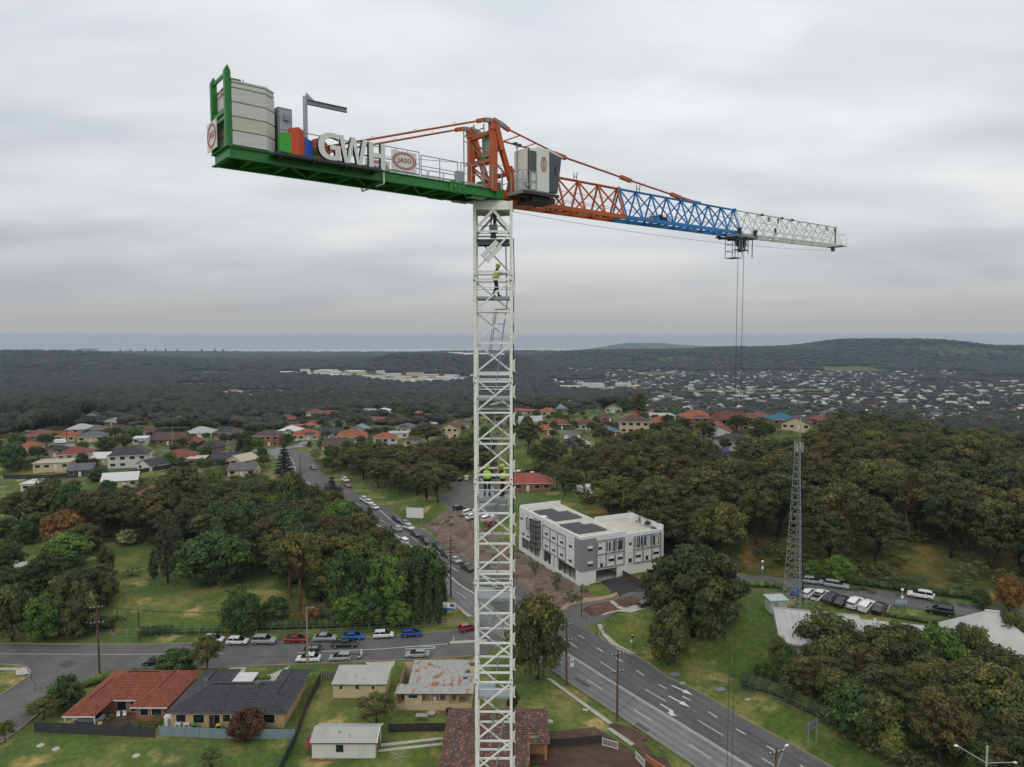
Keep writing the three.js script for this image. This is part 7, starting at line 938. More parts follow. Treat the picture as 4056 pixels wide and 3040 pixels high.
// yard things
{
  const bin = (x, z, lid, label) => { const o = thing('wheelie_bin', label, 'bin', on(x, z, 0.02), 0.3, 'wheelie bins'); const g = new THREE.CylinderGeometry(0.42, 0.34, 0.95, 4, 1); g.rotateY(Math.PI / 4); add('tub', g, std(0x20352a, 0.6), o).position.y = 0.55; box('lid', 0.66, 0.08, 0.7, 0, 1.06, 0, std(lid, 0.6), o); for (const s of [-1, 1]) { const w = add('wheel', new THREE.CylinderGeometry(0.12, 0.12, 0.06, 12), M.rubber, o); w.rotation.x = Math.PI / 2; w.position.set(-0.25, 0.12, s * 0.26); } };
  bin(-49.9, -105.7, 0x2f8a4c, 'green lidded bin outside the dark tiled house'); bin(-46.1, -105.6, 0xc9a22a, 'yellow lidded bin outside the dark tiled house'); bin(-64.9, -106.0, 0xc9a22a, 'yellow lidded bin beside the carport'); bin(-20.2, -112.2, 0x4fb58c, 'mint lidded bin between the cream shed and the rusty roofed house');
  const t = thing('garden_table', 'glass topped garden table on the lawn', 'table', on(-14.6, -109.0, 0.02)); box('top', 1.9, 0.04, 1.0, 0, 0.72, 0, M.galv, t); for (const [a, b] of [[-0.8, -0.4], [0.8, -0.4], [0.8, 0.4], [-0.8, 0.4]]) rod('leg', V(a * 0.9, 0, b * 0.9), V(a, 0.72, b), 0.025, M.galv, t);
  const p = tag(add('round_planter', new THREE.LatheGeometry([[0, 0.02], [0.62, 0.02], [0.72, 0.4], [0.62, 0.4], [0.58, 0.28], [0, 0.28]].map(([a, b]) => new THREE.Vector2(a, b)), 24), M.concrete), 'round pale planter on the lawn beside the cream house', 'planter'); p.position.set(...on(-13.2, -110.4));
  const b = thing('barbecue', 'dark covered barbecue on the lawn beside the cream house', 'barbecue', on(-10.3, -110.3, 0.02)); box('body', 1.0, 0.5, 0.6, 0, 0.85, 0, M.black, b); for (const [x, z] of [[-0.4, -0.2], [0.4, -0.2], [0.4, 0.2], [-0.4, 0.2]]) box('leg', 0.06, 0.7, 0.06, x, 0.3, z, M.black, b);
  const c = thing('clothes_line', 'rotary clothes line on the lawn behind the white garage', 'clothes line', on(-16.2, -96.5)); rod('pole', V(0, 0, 0), V(0, 1.9, 0), 0.04, M.galv, c); for (let k = 0; k < 4; k++) { const a = (k * Math.PI) / 2 + 0.4; rod('arm', V(0, 1.6, 0), V(Math.cos(a) * 1.7, 2.05, Math.sin(a) * 1.7), 0.025, M.galv, c); for (const r of [0.8, 1.25, 1.65]) { const a2 = a + Math.PI / 2; rod('line', V(Math.cos(a) * r, 1.6 + r * 0.26, Math.sin(a) * r), V(Math.cos(a2) * r, 1.6 + r * 0.26, Math.sin(a2) * r), 0.008, M.galv, c); } }
  const gc = thing('gas_bottle', 'grey gas bottle beside the lean-to', 'gas bottle', on(-30.6, -103.0)); const gb = add('cylinder_body', new THREE.CapsuleGeometry(0.2, 0.8, 6, 14), M.galv, gc); gb.position.y = 0.6; rod('valve', V(0, 1.15, 0), V(0, 1.3, 0), 0.05, M.steel, gc); add('collar', new THREE.TorusGeometry(0.12, 0.02, 6, 14), M.galv, gc).position.y = 1.25;
  for (const [x, z, l] of [[-63.9, -109.3, 'left white garden chair in the courtyard'], [-63.0, -109.5, 'right white garden chair in the courtyard']]) { const o = thing('garden_chair', l, 'chair', on(x, z, 0.06), 0.5); box('seat', 0.5, 0.05, 0.5, 0, 0.45, 0, M.white, o); box('back', 0.5, 0.55, 0.05, 0, 0.75, -0.25, M.white, o); for (const [a, b2] of [[-0.22, -0.22], [0.22, -0.22], [0.22, 0.22], [-0.22, 0.22]]) box('leg', 0.05, 0.45, 0.05, a, 0.22, b2, M.white, o); }
  const gs = thing('garden_shed', 'small white metal locker between the two tiled houses', 'locker', on(-54.6, -107.2), 0.1); box('body', 1.2, 1.6, 0.9, 0, 0.8, 0, M.white, gs); box('lid', 1.3, 0.1, 1.0, 0, 1.65, 0, M.white, gs); box('door', 0.5, 1.3, 0.03, 0.2, 0.75, 0.46, M.galv, gs);
  for (const [x, z, s, l] of [[-71.5, -101.8, 0.5, 'pale manhole cover at the left of the paddock'], [-68.6, -100.9, 0.5, 'pale manhole cover right of the first in the paddock'], [-55.6, -99.2, 0.5, 'grey round cover in the middle of the paddock'], [6.1, -108.4, 0.5, 'round stone cover on the lawn beside the footpath']]) { const m = tag(add('manhole_cover', new THREE.CylinderGeometry(s, s + 0.05, 0.08, 20), M.concrete), l, 'cover'); m.position.set(...on(x, z, 0.03)); }
  for (const [x, z, w, d, t, l] of [[29.6, -123.0, 1.9, 1.3, 0.3, 'dark pit grate in the verge below the trees'], [36.2, -117.2, 1.7, 1.1, 0.4, 'grey pit cover beside the verge fence'], [39.7, -113.4, 1.1, 0.5, 0.4, 'small white slab lying in the verge'], [30.2, -119.6, 0.9, 0.7, 0.4, 'pale square cover in the verge'], [12.2, -111.8, 0.9, 0.6, -0.4, 'pale square cover in the grass strip'], [22.7, -95.4, 1.5, 0.9, -0.5, 'pale slab in the lower grass strip']]) { const o = tag(box('pit_cover', w, 0.09, d, x, H(x, z) + 0.05, z, l.includes('dark') || l.includes('grey') ? M.steel : M.concrete, null, t), l, 'cover'); }
  { const [x, y, z] = on(-12, -137.1), o = thing('traffic_island', 'narrow concrete traffic island with a white post in the street', 'island', [x, y, z], 0.12); box('slab', 7.5, 0.2, 1.0, 3.2, 0.1, 0, M.concrete, o); box('post', 0.12, 1.2, 0.12, 0.2, 0.8, 0, M.white, o); }
  { const sk = thing('skip_bin', 'black skip bin beside the big tree and the dark sedan', 'skip', on(31.2, -136.6, 0.05), 0.3); box('body', 3.0, 1.3, 1.8, 0, 0.7, 0, M.black, sk); box('rim', 3.1, 0.12, 1.9, 0, 1.36, 0, M.dark_steel, sk); box('rib', 0.1, 1.2, 0.06, -0.8, 0.7, 0.93, M.dark_steel, sk); box('rib', 0.1, 1.2, 0.06, 0.8, 0.7, 0.93, M.dark_steel, sk); }
}
// painted lines of the parking bays and the street
for (let k = 0; k < 9; k++) { const x = lerp(57.4, 71.5, k / 8), z = lerp(-138.6, -130.2, k / 8); structure('bay_marking', drape([[x, z], [x + 0.12, z - 0.02], [x + 3.0, z - 3.9], [x + 2.86, z - 3.9]], 0.09, 3), M.line, 'white line between parking bays'); }
structure('road_marking', ribbon([[-100, -132.2], [-78, -131.9], [-56, -132.1]], -0.06, 0.06, 0.08), M.line); structure('road_marking', ribbon([[-42, -132.7], [-26, -134.3], [-13, -136.6]], -0.09, 0.09, 0.08), M.line);
for (const p of [[[-21.5, -135.2], [-18, -135.6], [-15.6, -135.4], [-15.3, -134.6], [-18, -134.4], [-21.2, -134.3]]]) structure('road_marking', ribbon(p, -0.12, 0.12, 0.085, 1, 1), M.line, 'worn white turn arrow in the street');
// ---------------------------------------------------------------- the three riggers
function figure(name, label, pos, turn, J, skinHead) {
  // J: joints in metres, feet at y = 0, facing +x. One continuous body, meshed from tapered capsules.
  const bones = [['hip', 'chest', 0.15, 0.165], ['chest', 'neck', 0.15, 0.07], ['neck', 'head', 0.055, 0.075], ['head', 'crown', 0.085, 0.08],
    ['hipL', 'kneeL', 0.095, 0.068], ['kneeL', 'ankL', 0.066, 0.048], ['ankL', 'toeL', 0.05, 0.042], ['hipR', 'kneeR', 0.095, 0.068], ['kneeR', 'ankR', 0.066, 0.048], ['ankR', 'toeR', 0.05, 0.042],
    ['shL', 'elL', 0.06, 0.046], ['elL', 'wrL', 0.045, 0.032], ['shR', 'elR', 0.06, 0.046], ['elR', 'wrR', 0.045, 0.032], ['wrL', 'paL', 0.034, 0.036], ['wrR', 'paR', 0.034, 0.036], ['hipL', 'hipR', 0.12, 0.12], ['shL', 'shR', 0.085, 0.085], ['chest', 'shL', 0.12, 0.07], ['chest', 'shR', 0.12, 0.07]];
  const V3 = {}; for (const k in J) V3[k] = V(...J[k]);
  const dist = (p, a, b, ra, rb) => { const ab = b.clone().sub(a), t = cl01(p.clone().sub(a).dot(ab) / ab.lengthSq()); return p.distanceTo(a.clone().addScaledVector(ab, t)) - lerp(ra, rb, t); };
  const N = 64, S2 = 1.06, cy = 0.93, field = (p) => { let d = 1e9; for (const [a, b, ra, rb] of bones) { const e = dist(p, V3[a], V3[b], ra, rb), k = 0.045, h = Math.max(k - Math.abs(d - e), 0) / k; d = Math.min(d, e) - h * h * k * 0.25; } return d; };
  const mc = new MarchingCubes(N, M.white, false, false, 60000); mc.isolation = 0; mc.reset && mc.reset();
  const p = V(0, 0, 0); for (let k = 0; k < N; k++) for (let j = 0; j < N; j++) for (let i = 0; i < N; i++) { p.set((i - N / 2) / (N / 2) * S2, (j - N / 2) / (N / 2) * S2 + cy, (k - N / 2) / (N / 2) * S2); mc.field[i + j * N + k * N * N] = -field(p); }
  mc.update(); const cnt = mc.count, P = [], Nn = [], C = []; const skin = [0.42, 0.24, 0.16], navy = [0.012, 0.013, 0.018], boot = [0.02, 0.018, 0.016], tape = [0.55, 0.6, 0.2];
  for (let i = 0; i < cnt; i++) { const x = mc.positionArray[i * 3] * S2, y = mc.positionArray[i * 3 + 1] * S2 + cy, z = mc.positionArray[i * 3 + 2] * S2; P.push(x, y, z); Nn.push(mc.normalArray[i * 3], mc.normalArray[i * 3 + 1], mc.normalArray[i * 3 + 2]); const q = V(x, y, z); let c = navy; const arm = Math.min(dist(q, V3.elL, V3.paL, 0.04, 0.04), dist(q, V3.elR, V3.paR, 0.04, 0.04)); if (y > J.neck[1] + 0.02 && q.distanceTo(V3.head) < 0.2) c = skin; if (arm < 0.02) c = skin; if (y < 0.13) c = boot; else if (y < 0.3 && y > 0.24) c = tape; C.push(...c); }
  const g = new THREE.BufferGeometry(); g.setAttribute('position', new THREE.Float32BufferAttribute(P, 3)); g.setAttribute('color', new THREE.Float32BufferAttribute(C, 3)); g.computeVertexNormals();
  // fingers, nose and ears, merged into the same body
  const extra = []; for (const [w, pa] of [['wrL', 'paL'], ['wrR', 'paR']]) { const d = V3[pa].clone().sub(V3[w]).normalize(), s = d.clone().cross(V(0, 1, 0.01)).normalize(); for (let k = 0; k < 4; k++) { const r0 = V3[pa].clone().addScaledVector(s, (k - 1.5) * 0.021).addScaledVector(d, 0.02), m = r0.clone().addScaledVector(d, 0.045 - Math.abs(k - 1.3) * 0.006), e = m.clone().addScaledVector(d, 0.02).add(V(0, -0.03, 0)); extra.push(rodg(r0, m, 0.0095, 6, 0.009), rodg(m, e, 0.009, 6, 0.007)); } const t0 = V3[w].clone().addScaledVector(s, -0.035).addScaledVector(d, 0.03); extra.push(rodg(t0, t0.clone().addScaledVector(d, 0.04).addScaledVector(s, -0.03), 0.011, 6, 0.009)); }
  const f = V3.head.clone(); extra.push(rodg(f.clone().add(V(0.08, 0.03, 0)), f.clone().add(V(0.115, -0.005, 0)), 0.01, 6, 0.016)); for (const s of [-1, 1]) extra.push(rodg(f.clone().add(V(-0.005, 0.0, s * 0.08)), f.clone().add(V(-0.01, 0.04, s * 0.088)), 0.014, 6, 0.018));
  const ex = merge(extra); ex.deleteAttribute('uv'); ex.setAttribute('color', new THREE.Float32BufferAttribute(new Array(ex.attributes.position.count).fill(skin).flat(), 3));
  const o = thing(name, label, 'person', pos, turn, 'riggers on the mast'); add('body', mergeGeometries([g, ex]), new THREE.MeshStandardMaterial({ vertexColors: true, roughness: 0.85 }), o);
  // hi-vis vest following the torso, hard hat
  const up = V3.neck.clone().sub(V3.hip), vest = []; const ring = (t, rx, rz) => { const c = V3.hip.clone().lerp(V3.neck, t), r = []; for (let k = 0; k < 20; k++) { const a = (k / 20) * Math.PI * 2; r.push([c.x + Math.cos(a) * rx, c.y, c.z + Math.sin(a) * rz]); } return r; };
  const rs = [ring(0.02, 0.185, 0.215), ring(0.3, 0.18, 0.21), ring(0.6, 0.185, 0.23), ring(0.82, 0.15, 0.235), ring(0.95, 0.11, 0.13)], fc = [], tp = []; for (let r = 0; r < 4; r++) for (let k = 0; k < 20; k++) { const n = (k + 1) % 20; const front = Math.abs(k - 0) < 2 || k > 17; if (front && r < 4 && r > 0) continue; fc.push([rs[r][k], rs[r + 1][k], rs[r + 1][n], rs[r][n]]); }
  add('vest', facesg(fc), std(0xb4dc1e, 0.8, { side: THREE.DoubleSide }), o); for (const t of [0.12, 0.5]) { const b = ring(t, 0.19, 0.235), b2 = ring(t + 0.09, 0.19, 0.238), l = []; for (let k = 0; k < 20; k++) { const n = (k + 1) % 20; l.push([b[k], b2[k], b2[n], b[n]]); } add('reflective_band', facesg(l), std(0xc8cbb8, 0.4, { side: THREE.DoubleSide }), o); }
  const hat = add('hard_hat', new THREE.SphereGeometry(0.125, 20, 10, 0, Math.PI * 2, 0, Math.PI * 0.55), std(0xc7cf3a, 0.45, { side: THREE.DoubleSide }), o); hat.position.copy(V3.head).add(V(0, 0.06, 0)); hat.scale.set(1.12, 1.05, 0.95); const brim = add('hat_brim', new THREE.CylinderGeometry(0.15, 0.16, 0.014, 20), std(0xc7cf3a, 0.45), o); brim.position.copy(V3.head).add(V(0.03, 0.065, 0)); brim.scale.set(1, 1, 0.85); const hl = add('harness', new THREE.TorusGeometry(0.19, 0.02, 6, 20), std(0x15161a, 0.8), o); hl.rotation.x = Math.PI / 2; hl.position.copy(V3.hip).add(V(0, 0.04, 0)); hl.scale.set(1, 1.15, 1);
  return o;
}
const stance = (over) => ({ hip: [0, 0.95, 0], chest: [0.02, 1.25, 0], neck: [0.02, 1.47, 0], head: [0.04, 1.6, 0], crown: [0.03, 1.68, 0], hipL: [0, 0.9, -0.1], hipR: [0, 0.9, 0.1], kneeL: [0.05, 0.5, -0.12], kneeR: [0.03, 0.5, 0.12], ankL: [-0.02, 0.08, -0.13], ankR: [-0.05, 0.08, 0.14], toeL: [0.14, 0.045, -0.15], toeR: [0.11, 0.045, 0.16], shL: [0.02, 1.4, -0.19], shR: [0.02, 1.4, 0.19], elL: [0.02, 1.12, -0.24], elR: [0.02, 1.12, 0.24], wrL: [0.1, 0.88, -0.24], wrR: [0.1, 0.88, 0.24], paL: [0.12, 0.8, -0.24], paR: [0.12, 0.8, 0.24], ...over });
figure('person', 'rigger with one arm stretched to the ladder on the upper landing', [CRX + 0.12, K(3.165 - 1.12) + 0.025, CRZ + 0.35], 0, stance({ elR: [0.26, 1.3, 0.2], wrR: [0.5, 1.33, 0.15], paR: [0.58, 1.34, 0.14], elL: [0.24, 1.26, -0.2], wrL: [0.46, 1.24, -0.15], paL: [0.54, 1.25, -0.14], chest: [0.06, 1.25, 0], neck: [0.09, 1.46, 0], head: [0.13, 1.58, 0], crown: [0.13, 1.66, 0], shL: [0.07, 1.39, -0.18], shR: [0.07, 1.39, 0.18], kneeL: [0.1, 0.5, -0.12], ankL: [0.16, 0.08, -0.13], toeL: [0.3, 0.045, -0.14], ankR: [-0.16, 0.08, 0.13], toeR: [-0.02, 0.045, 0.15] }));
figure('person', 'rigger seen from behind leaning on the mast at the lower landing', [CRX - 0.36, K(-7.67 - 1.12) + 0.025, CRZ + 0.3], Math.PI / 2 - 0.15, stance({ elR: [0.2, 1.28, 0.3], wrR: [0.38, 1.22, 0.46], paR: [0.44, 1.2, 0.52], elL: [0.05, 1.14, -0.34], wrL: [0.18, 0.98, -0.44], paL: [0.24, 0.95, -0.48] }));
figure('person', 'rigger with hands raised to the helmet beside the ladder on the lower landing', [CRX + 0.5, K(-7.67 - 1.12) + 0.025, CRZ + 0.25], Math.PI - 0.15, stance({ elR: [0.24, 1.26, 0.16], wrR: [0.22, 1.5, 0.1], paR: [0.18, 1.58, 0.09], elL: [0.24, 1.24, -0.18], wrL: [0.24, 1.46, -0.1], paL: [0.2, 1.54, -0.09] }));
// ---------------------------------------------------------------- trees
function limb(pts, r0, r1, seg = 6) { // tapered, gently bent
  const c = new THREE.CatmullRomCurve3(pts), n = Math.max(2, pts.length * 2), P = [], I = [], U = [], fr = c.computeFrenetFrames(n, false);
  for (let i = 0; i <= n; i++) { const t = i / n, p = c.getPoint(t), r = lerp(r0, r1, t); for (let k = 0; k <= seg; k++) { const a = (k / seg) * Math.PI * 2, q = p.clone().addScaledVector(fr.normals[i], Math.cos(a) * r).addScaledVector(fr.binormals[i], Math.sin(a) * r); P.push(q.x, q.y, q.z); U.push(k / seg, t * 4); } }
  for (let i = 0; i < n; i++) for (let k = 0; k < seg; k++) { const a = i * (seg + 1) + k; I.push(a, a + 1, a + seg + 1, a + 1, a + seg + 2, a + seg + 1); }
  const g = new THREE.BufferGeometry(); g.setAttribute('position', new THREE.Float32BufferAttribute(P, 3)); g.setAttribute('uv', new THREE.Float32BufferAttribute(U, 2)); g.setIndex(I); g.computeVertexNormals(); return g;
}
function foliage(puffs, per, leaf, rnd, tone, core = 0.74, under = -0.55) {
  const P = [], C = [], n = V(0, 0, 0), t = V(0, 0, 0), b = V(0, 0, 0), c = V(0, 0, 0);
  const push = (v, k) => { P.push(v[0], v[1], v[2]); C.push(k[0], k[1], k[2]); };
  for (const [x, y, z, rx, ry, rz, hue] of puffs) {
    const base = tone(hue), cnt = Math.round(per * Math.pow((rx * ry * rz), 2 / 3));
    for (let i = 0; i < cnt; i++) {
      let u = rnd() * 2 - 1; if (u < under) u = -u; const a = rnd() * Math.PI * 2, s = Math.sqrt(1 - u * u), rr = 0.62 + 0.5 * rnd() + (rnd() < 0.1 ? 0.2 : 0);
      n.set(s * Math.cos(a), u, s * Math.sin(a)); c.set(x + n.x * rx * rr, y + n.y * ry * rr, z + n.z * rz * rr);
      n.x += (rnd() - 0.5) * 1.3; n.y += (rnd() - 0.5) * 1.1 + 0.15; n.z += (rnd() - 0.5) * 1.3; n.normalize(); t.set(rnd() - 0.5, rnd() - 0.5, rnd() - 0.5).cross(n).normalize(); b.crossVectors(n, t);
      const l = leaf * (0.7 + 0.9 * rnd()), w = l * (0.4 + 0.35 * rnd()), k = 0.5 + 1.0 * rnd(), col = [base[0] * k * (0.94 + 0.12 * rnd()), base[1] * k, base[2] * k], bend = 0.18 * l;
      const A = [c.x - t.x * l * 0.5, c.y - t.y * l * 0.5, c.z - t.z * l * 0.5], B = [c.x + b.x * w * 0.5 - n.x * bend, c.y + b.y * w * 0.5 - n.y * bend, c.z + b.z * w * 0.5 - n.z * bend], D = [c.x - b.x * w * 0.5 - n.x * bend, c.y - b.y * w * 0.5 - n.y * bend, c.z - b.z * w * 0.5 - n.z * bend], E = [c.x + t.x * l * 0.5, c.y + t.y * l * 0.5, c.z + t.z * l * 0.5];
      for (const v of [A, B, E, A, E, D]) push(v, col);
    }
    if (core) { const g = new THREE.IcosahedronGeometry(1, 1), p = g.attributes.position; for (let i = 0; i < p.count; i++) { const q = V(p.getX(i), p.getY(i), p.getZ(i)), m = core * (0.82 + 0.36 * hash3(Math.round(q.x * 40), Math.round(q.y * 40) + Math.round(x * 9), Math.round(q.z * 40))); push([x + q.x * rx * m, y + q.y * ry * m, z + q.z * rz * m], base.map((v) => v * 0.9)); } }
  }
  const g = new THREE.BufferGeometry(); g.setAttribute('position', new THREE.Float32BufferAttribute(P, 3)); g.setAttribute('color', new THREE.Float32BufferAttribute(C, 3)); g.computeVertexNormals(); return g;
}
const toneOf = (a, b) => (h) => [lerp(a[0], b[0], h), lerp(a[1], b[1], h), lerp(a[2], b[2], h)];
const bark = (c) => mapped(earthTex, 1.2, 1, { color: c }); M.bark = bark(0x9a8a7a); M.bark_dark = bark(0x4d4138); M.bark_pale = bark(0xd8c8b4);
M.leaves = new THREE.MeshStandardMaterial({ vertexColors: true, roughness: 0.95, side: THREE.DoubleSide });
// natural size of each kind: height, crown radius; two leaf tones (linear)
const KIND = {
  gum: { h: 14, r: 5, form: 'umbrella', a: [0.049, 0.060, 0.015], b: [0.120, 0.126, 0.031], bark: 'bark', n: 5, nm: 'gum_tree' },
  gum2: { h: 14, r: 5, form: 'umbrella', a: [0.057, 0.053, 0.015], b: [0.120, 0.107, 0.029], bark: 'bark', n: 4, nm: 'gum_tree' },
  gum3: { h: 14, r: 5, form: 'umbrella', a: [0.035, 0.045, 0.013], b: [0.077, 0.092, 0.024], bark: 'bark_dark', n: 3, nm: 'gum_tree' },
  olive: { h: 12, r: 5, form: 'umbrella', a: [0.068, 0.076, 0.018], b: [0.15, 0.145, 0.034], bark: 'bark', n: 3, nm: 'gum_tree' },
  whitegum: { h: 15, r: 5.5, form: 'open', a: [0.073, 0.082, 0.016], b: [0.202, 0.184, 0.034], bark: 'bark_pale', n: 3, nm: 'white_gum_tree' },
  opengum: { h: 15, r: 5, form: 'open', a: [0.05, 0.056, 0.016], b: [0.14, 0.125, 0.034], bark: 'bark_pale', n: 4, nm: 'gum_tree' },
  fig: { h: 16, r: 8, form: 'round', a: [0.034, 0.045, 0.013], b: [0.077, 0.089, 0.024], bark: 'bark_dark', n: 1, nm: 'fig_tree', puffs: 34 },
  bushgum: { h: 11, r: 5, form: 'round', a: [0.043, 0.051, 0.014], b: [0.120, 0.122, 0.031], bark: 'bark', n: 4, nm: 'gum_tree' },
  leafy: { h: 9, r: 5, form: 'round', a: [0.027, 0.056, 0.013], b: [0.073, 0.117, 0.024], bark: 'bark_dark', n: 4, nm: 'leafy_tree' },
  fresh: { h: 9, r: 4.5, form: 'round', a: [0.053, 0.107, 0.015], b: [0.135, 0.203, 0.028], bark: 'bark', n: 3, nm: 'leafy_tree' },
  rust: { h: 9, r: 5, form: 'round', a: [0.153, 0.076, 0.018], b: [0.240, 0.133, 0.031], bark: 'bark', n: 2, nm: 'leafy_tree' },
  cream: { h: 5, r: 2.8, form: 'round', a: [0.116, 0.122, 0.045], b: [0.481, 0.467, 0.226], bark: 'bark', n: 1, nm: 'flowering_shrub' },
  jacaranda: { h: 6, r: 4, form: 'round', a: [0.125, 0.102, 0.182], b: [0.221, 0.172, 0.302], bark: 'bark', n: 1, nm: 'jacaranda_tree' },
  redleaf: { h: 4, r: 3, form: 'round', a: [0.057, 0.026, 0.013], b: [0.116, 0.056, 0.022], bark: 'bark_dark', n: 1, nm: 'round_shrub' },
  shrub: { h: 4, r: 2, form: 'loose', a: [0.048, 0.071, 0.018], b: [0.125, 0.153, 0.045], bark: 'bark', n: 3, nm: 'shrub' },
  sheoak: { h: 13, r: 3.6, form: 'droop', a: [0.043, 0.048, 0.022], b: [0.077, 0.087, 0.038], bark: 'bark_dark', n: 2, nm: 'sheoak_tree' },
  cypress: { h: 10, r: 1.7, form: 'column', a: [0.021, 0.045, 0.013], b: [0.057, 0.092, 0.021], bark: 'bark_dark', n: 2, nm: 'cypress_tree' },
  golden: { h: 6, r: 1.6, form: 'column', a: [0.11, 0.13, 0.026], b: [0.2, 0.2, 0.045], bark: 'bark', n: 1, nm: 'golden_conifer' },
  pine: { h: 14, r: 4, form: 'tiers', a: [0.017, 0.031, 0.013], b: [0.039, 0.060, 0.022], bark: 'bark_dark', n: 2, nm: 'pine_tree' },
};
function growTree(k, seed) {
  const K2 = KIND[k], rnd = R01(seed), tone = toneOf(K2.a, K2.b), { h, r, form } = K2, puffs = [], wood = [];
  const base = V(0, -0.6, 0);
  if (form === 'umbrella' || form === 'open') {
    const op = form === 'open', fork = h * (op ? 0.4 : 0.3), lean = V((rnd() - 0.5) * 1.6, fork, (rnd() - 0.5) * 1.6); wood.push(limb([base, V(lean.x * 0.2 + (rnd() - 0.5) * 0.8, fork * 0.5, lean.z * 0.2), lean], 0.026 * h, 0.017 * h, 8));
    const np = K2.puffs || (op ? 22 : 30) + Math.floor(rnd() * 8), low = op ? 0.25 : 0.62;
    for (let i = 0; i < np; i++) { const u = 1 - ((i + 0.3 + rnd() * 0.4) / np) * (1 + low), a = i * 2.4 + rnd() * 0.9, w = Math.sqrt(Math.max(0, 1 - u * u)), q = r * (0.5 + rnd() * 0.42), s = (0.16 + rnd() * 0.17) * r, px = Math.cos(a) * w * q + lean.x * 0.5, pz = Math.sin(a) * w * q + lean.z * 0.5, py = h * (op ? 0.72 : 0.64) + u * h * (0.27 + rnd() * 0.06) - s * 0.2; puffs.push([px, py, pz, s * (1 + rnd() * 0.3), s * (0.55 + rnd() * 0.25), s * (1 + rnd() * 0.3), Math.min(1, rnd() * 0.7 + (rnd() < 0.2 ? 0.3 : 0))]); if (i % 3 === 0 || op) wood.push(limb([lean, V(lerp(lean.x, px, 0.4) + (rnd() - 0.5) * 0.7, lerp(lean.y, py, 0.55), lerp(lean.z, pz, 0.4)), V(px, py, pz)], 0.01 * h, 0.003 * h, 5)); }
    if (!op) puffs.push([lean.x * 0.5, h * 0.64, lean.z * 0.5, r * 0.55, h * 0.2, r * 0.55, 0.2]);
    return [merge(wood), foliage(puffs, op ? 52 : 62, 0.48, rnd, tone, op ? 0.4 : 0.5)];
  }
  if (form === 'round') {
    wood.push(limb([base, V((rnd() - 0.5) * 0.3, h * 0.2, 0), V((rnd() - 0.5) * 0.5, h * 0.45, 0)], 0.035 * h, 0.015 * h, 7)); const np = K2.puffs || 24;
    for (let i = 0; i < np; i++) { const u = 1 - (i + 0.5) / np * 1.85, a = i * 2.4 + rnd() * 0.7, s = Math.sqrt(Math.max(0, 1 - u * u)), q = 0.66 + rnd() * 0.12, z = (0.25 + rnd() * 0.13) * r * (K2.puffs ? 0.75 : 1); puffs.push([Math.cos(a) * s * r * q, h * 0.49 + u * h * 0.4, Math.sin(a) * s * r * q, z * (1 + rnd() * 0.2), z * (0.72 + rnd() * 0.2), z * (1 + rnd() * 0.2), rnd() * 0.9]); }
    puffs.push([0, h * 0.5, 0, r * 0.6, h * 0.3, r * 0.6, 0.2]); for (let i = 0; i < 4; i++) { const a = i * 1.6; wood.push(limb([V(0, h * 0.3, 0), V(Math.cos(a) * r * 0.3, h * 0.45, Math.sin(a) * r * 0.3), V(Math.cos(a) * r * 0.6, h * 0.6, Math.sin(a) * r * 0.6)], 0.012 * h, 0.004 * h, 5)); }
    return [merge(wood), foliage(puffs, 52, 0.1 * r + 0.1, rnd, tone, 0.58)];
  }
  if (form === 'loose') {
    for (let i = 0; i < 5; i++) { const a = i * 1.26 + rnd(); wood.push(limb([V(0, -0.2, 0), V(Math.cos(a) * 0.3 * r, h * 0.3, Math.sin(a) * 0.3 * r), V(Math.cos(a) * 0.6 * r, h * 0.75, Math.sin(a) * 0.6 * r)], 0.018 * h, 0.005 * h, 5)); } for (let i = 0; i < 15; i++) { const a = i * 2.4, q = Math.sqrt((i + 0.4) / 15) * 0.85 * r, s = (0.2 + rnd() * 0.16) * r; puffs.push([Math.cos(a) * q, h * (0.28 + rnd() * 0.58) * (1 - 0.35 * (q / r)), Math.sin(a) * q, s, s * 0.8, s, rnd()]); }
    return [merge(wood), foliage(puffs, 60, 0.24, rnd, tone, 0.5)];
  }
  if (form === 'droop') { wood.push(limb([base, V(0.3, h * 0.5, 0), V(0, h * 0.9, 0.2)], 0.28, 0.06, 7)); for (let i = 0; i < 26; i++) { const t = (i + 0.5) / 26, a = i * 2.4, q = r * (0.25 + 0.6 * Math.sin(Math.PI * (1 - t * 0.85)) * rnd()), s = r * (0.2 + 0.16 * rnd()); puffs.push([Math.cos(a) * q, h * (0.16 + 0.78 * t), Math.sin(a) * q, s, s * 1.5, s, rnd() * 0.7]); } return [merge(wood), foliage(puffs, 50, 0.5, rnd, tone, 0.5)]; }
  if (form === 'column') { wood.push(limb([base, V(0, h * 0.4, 0), V(0, h * 0.9, 0)], 0.16, 0.03, 6)); for (let i = 0; i < 26; i++) { const t = (i + 0.5) / 26, a = i * 2.4, env = r * Math.min(1, 0.55 + t * 2) * Math.pow(1 - t, 0.55), s = Math.max(0.2, env * (0.5 + rnd() * 0.15)); puffs.push([Math.cos(a) * env * 0.5, h * (0.05 + 0.9 * t), Math.sin(a) * env * 0.5, s, s * 1.4, s, rnd() * 0.8]); } return [merge(wood), foliage(puffs, 66, 0.3, rnd, tone, 0.66)]; }
